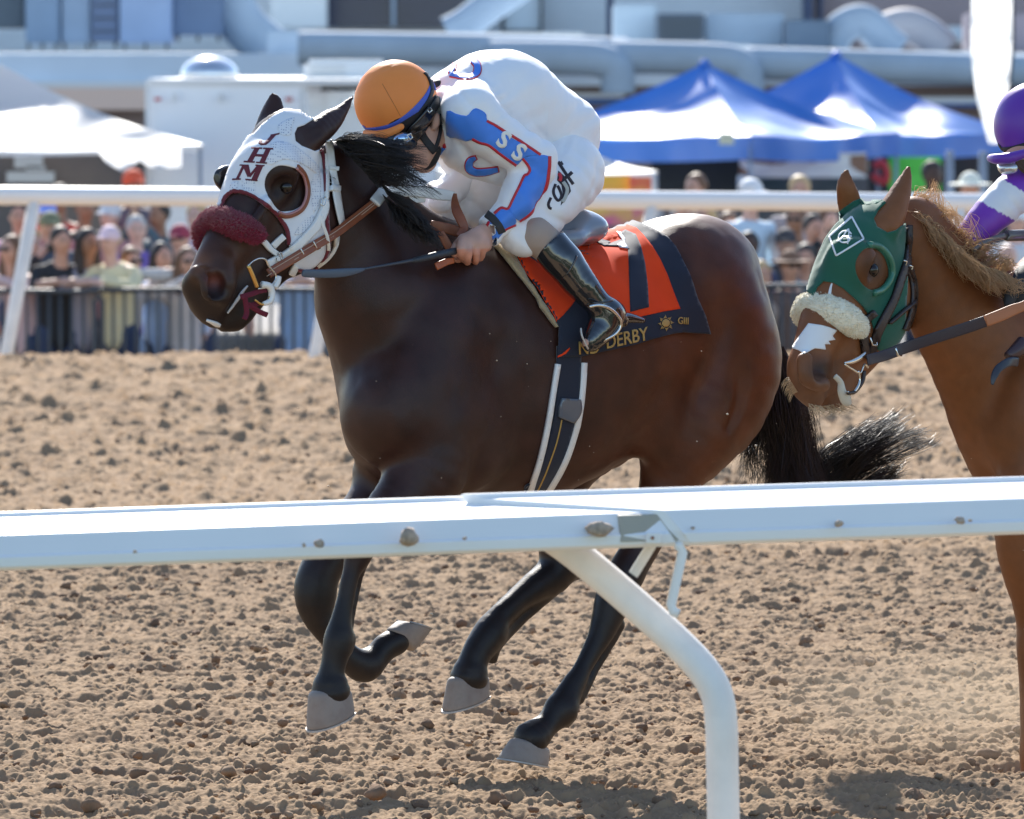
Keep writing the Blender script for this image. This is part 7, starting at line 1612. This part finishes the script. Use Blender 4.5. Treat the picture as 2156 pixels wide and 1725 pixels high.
unit(718, -200, 1035, 262, 85.4, 1.4, MG('unit_e', (.30, .38, .52)), 'wide light blue rooftop cabinet above the chrome vent, left part', legs=3)
unit(1040, -200, 1345, 215, 85.7, 1.6, MG('unit_f', (.13, .18, .27)), 'wide dark rooftop cabinet above the chrome vent', legs=3)
unit(1610, 185, 1850, 370, 84.6, .8, MG('unit_g', (.36, .43, .50)), 'low grey box at the left end of the big pipe')
unit(470, 62, 690, 190, 86.2, 1.4, MG('unit_h', (.09, .12, .16)), 'dark louvred air unit left of centre above the blue canopies', CT, louvre=7)
unit(692, 60, 1055, 215, 86.8, 1.4, MG('unit_i', (.28, .35, .42)), 'long grey air unit above the gap between blue canopies', CT, louvre=0)
unit(1060, 92, 1262, 232, 86.0, 1.2, MG('unit_j', (.09, .13, .18)), 'dark square air unit above the higher blue canopy peak', CT, louvre=0)
unit(1900, 60, 2200, 240, 87.0, 1.2, MG('unit_k', (.24, .20, .22)), 'dull mauve rooftop box behind the feather flag', CT)
unit(270, 20, 470, 185, 87.2, 1.0, MG('unit_l', (.40, .47, .52)), 'pale blue rooftop box right of the dark pillar', CT)
def duct(name, pts, r, D, label, fn, m=None, seams=True):
    A = [(P(*fn(x, y), D), r) for x, y in pts]; o = tube(name, A, m or M_GALV, None, n=28, sub=6); setp(o, label, 'duct', 'galvanised rooftop ducts'); return o
duct('rooftop_duct', [(1340, -260), (1400, 40), (1500, 190), (1640, 300)], .36, 86.4, 'slanted grey duct coming down above the white trailer', CL)
duct('rooftop_duct', [(1560, -120), (1300, 60), (1180, 150), (1080, 200)], .26, 88, 'slanted grey duct crossing the dark window over the helmet', CM)
duct('rooftop_duct', [(180, 290), (700, 295), (1400, 310), (2100, 330), (2156, 335)], .25, 83.2, 'big horizontal galvanised pipe behind the jockey helmet', CM)
duct('rooftop_duct', [(-300, 262), (100, 268), (230, 285), (285, 330), (290, 430)], .25, 82.8, 'galvanised pipe with an elbow just right of the jockey back', CT)
duct('rooftop_duct', [(260, 262), (700, 272), (830, 290), (880, 335), (890, 430)], .24, 83.0, 'galvanised pipe with an elbow between the blue canopy peaks', CT)
duct('rooftop_duct', [(880, 290), (1300, 300), (1900, 320), (2400, 335)], .24, 83.3, 'galvanised pipe running right behind the higher canopy peak', CT)
duct('rooftop_duct', [(1270, 215), (1320, 130), (1420, 100), (1520, 190), (1580, 235)], .26, 86.5, 'humped grey duct right of the dark square air unit', CT)
duct('rooftop_duct', [(1480, 230), (1520, 150), (1620, 120), (1720, 165), (1790, 235)], .28, 87.5, 'pale curved duct against the mauve wall', CT, mat('pale_duct', (.50, .47, .48), .7))
for (x0, x1, y, fn, lab) in ((240, 1900, 195, CM, 'painted white highlight on top of the big pipe behind the helmet'), (120, 900, 205, CT, 'painted white highlight above the pipe left of the canopy peaks'), (1200, 1930, 235, CT, 'painted white highlight above the pipe at right')):
    a = fn(x0, y); b = fn(x1, y+22); o = box('pipe_highlight', a[0], a[1], b[0], b[1], 83.9, .4, M_WROOF, None, .01); setp(o, lab, 'highlight strip')  # white boxes stand in for the highlights along the pipe tops
# feather flag
def feather():
    D = 60; root = empty('feather_flag', P(*CT(2100, 900), D), 'tall white feather flag behind the purple helmet', 'flag')
    pts = [(1925, -200), (2100, -200), (2102, 150), (2090, 380), (2050, 640), (1985, 640), (1935, 460), (1912, 240), (1915, 0)]
    Vs = []; Fs = []; n = 30; m = 8
    for i in range(n+1):
        y = -200+860*i/n; xl = np.interp(y, [-200, 0, 240, 460, 660], [1930, 1915, 1912, 1940, 1995]); xr = np.interp(y, [-200, 150, 380, 660], [2100, 2102, 2088, 2040])
        for j in range(m+1): u = j/m; X = CT(xl+(xr-xl)*u, y); Vs.append(tuple(P(X[0], X[1], D+.05*math.sin(i*.9+u*5)+.03*math.sin(i*2.1))))
    for i in range(n):
        for j in range(m): q = i*(m+1)+j; Fs.append([q, q+1, q+m+2, q+m+1])
    mesh_np('flag_cloth', Vs, Fs, MW, root); tube('flag_pole', [(P(*CT(x, y), D), .016) for x, y in ((2104, -200), (2106, 200), (2092, 400), (2080, 900))], mat('dark_pole', (.04, .05, .07), .5), root, n=8)
feather()

# ---- dirt thrown up by the hooves
def flying():
    rg = np.random.default_rng(31); parts = []
    for _ in range(420):
        u = rg.uniform(0, 1); x = rg.uniform(560, 2150) if u < .35 else rg.normal(1900, 160); y = rg.uniform(700, 1650) if u < .35 else rg.normal(1420, 160)
        D = rg.uniform(15.2, 18.5); p = P(x, y, D)
        if p.z < .03: continue
        r = math.exp(rg.normal(-6.6, .45)); parts.append(rock(tuple(p), r, rg, .8, .4, 1))
    V, F = merge(parts); o = mesh_np('flying_dirt', V, F, mat('flying_sand', (.6, .47, .34), .8)); setp(o, 'fine grains of dirt thrown into the air around the hooves', 'dirt grains', None, 'stuff')
    c = P(1960, 1545, 17.0); bm = bmesh.new(); bmesh.ops.create_icosphere(bm, subdivisions=3, radius=1, matrix=Matrix.Translation((c.x, c.y, .17))@Matrix.Diagonal((.62, .8, .20, 1)))
    m = bpy.data.materials.new('dust_puff'); m.use_nodes = True; N = m.node_tree.nodes; L = m.node_tree.links; N.remove(N['Principled BSDF']); v = N.new('ShaderNodeVolumePrincipled'); v.inputs['Color'].default_value = (.85, .70, .52, 1); v.inputs['Anisotropy'].default_value = .2
    tc = N.new('ShaderNodeTexCoord'); sub = N.new('ShaderNodeVectorMath'); sub.operation = 'SUBTRACT'; sub.inputs[1].default_value = (.5, .5, .5); L.new(tc.outputs['Generated'], sub.inputs[0]); ln = N.new('ShaderNodeVectorMath'); ln.operation = 'LENGTH'; L.new(sub.outputs[0], ln.inputs[0])
    mr = N.new('ShaderNodeMapRange'); mr.inputs[1].default_value = .5; mr.inputs[2].default_value = .05; mr.inputs[3].default_value = 0; mr.inputs[4].default_value = 1; L.new(ln.outputs['Value'], mr.inputs[0]); nz = N.new('ShaderNodeTexNoise'); nz.inputs['Scale'].default_value = 3.5; L.new(tc.outputs['Object'], nz.inputs['Vector'])
    mu = N.new('ShaderNodeMath'); mu.operation = 'MULTIPLY'; L.new(mr.outputs[0], mu.inputs[0]); L.new(nz.outputs['Fac'], mu.inputs[1]); m2 = N.new('ShaderNodeMath'); m2.operation = 'MULTIPLY'; m2.inputs[1].default_value = .8; L.new(mu.outputs[0], m2.inputs[0]); L.new(m2.outputs[0], v.inputs['Density'])
    L.new(v.outputs[0], N['Material Output'].inputs['Volume']); o = bm_obj('dust_cloud', bm, m, None, True); setp(o, 'thin pale dust cloud low over the track at lower right', 'dust', None, 'stuff')
flying()
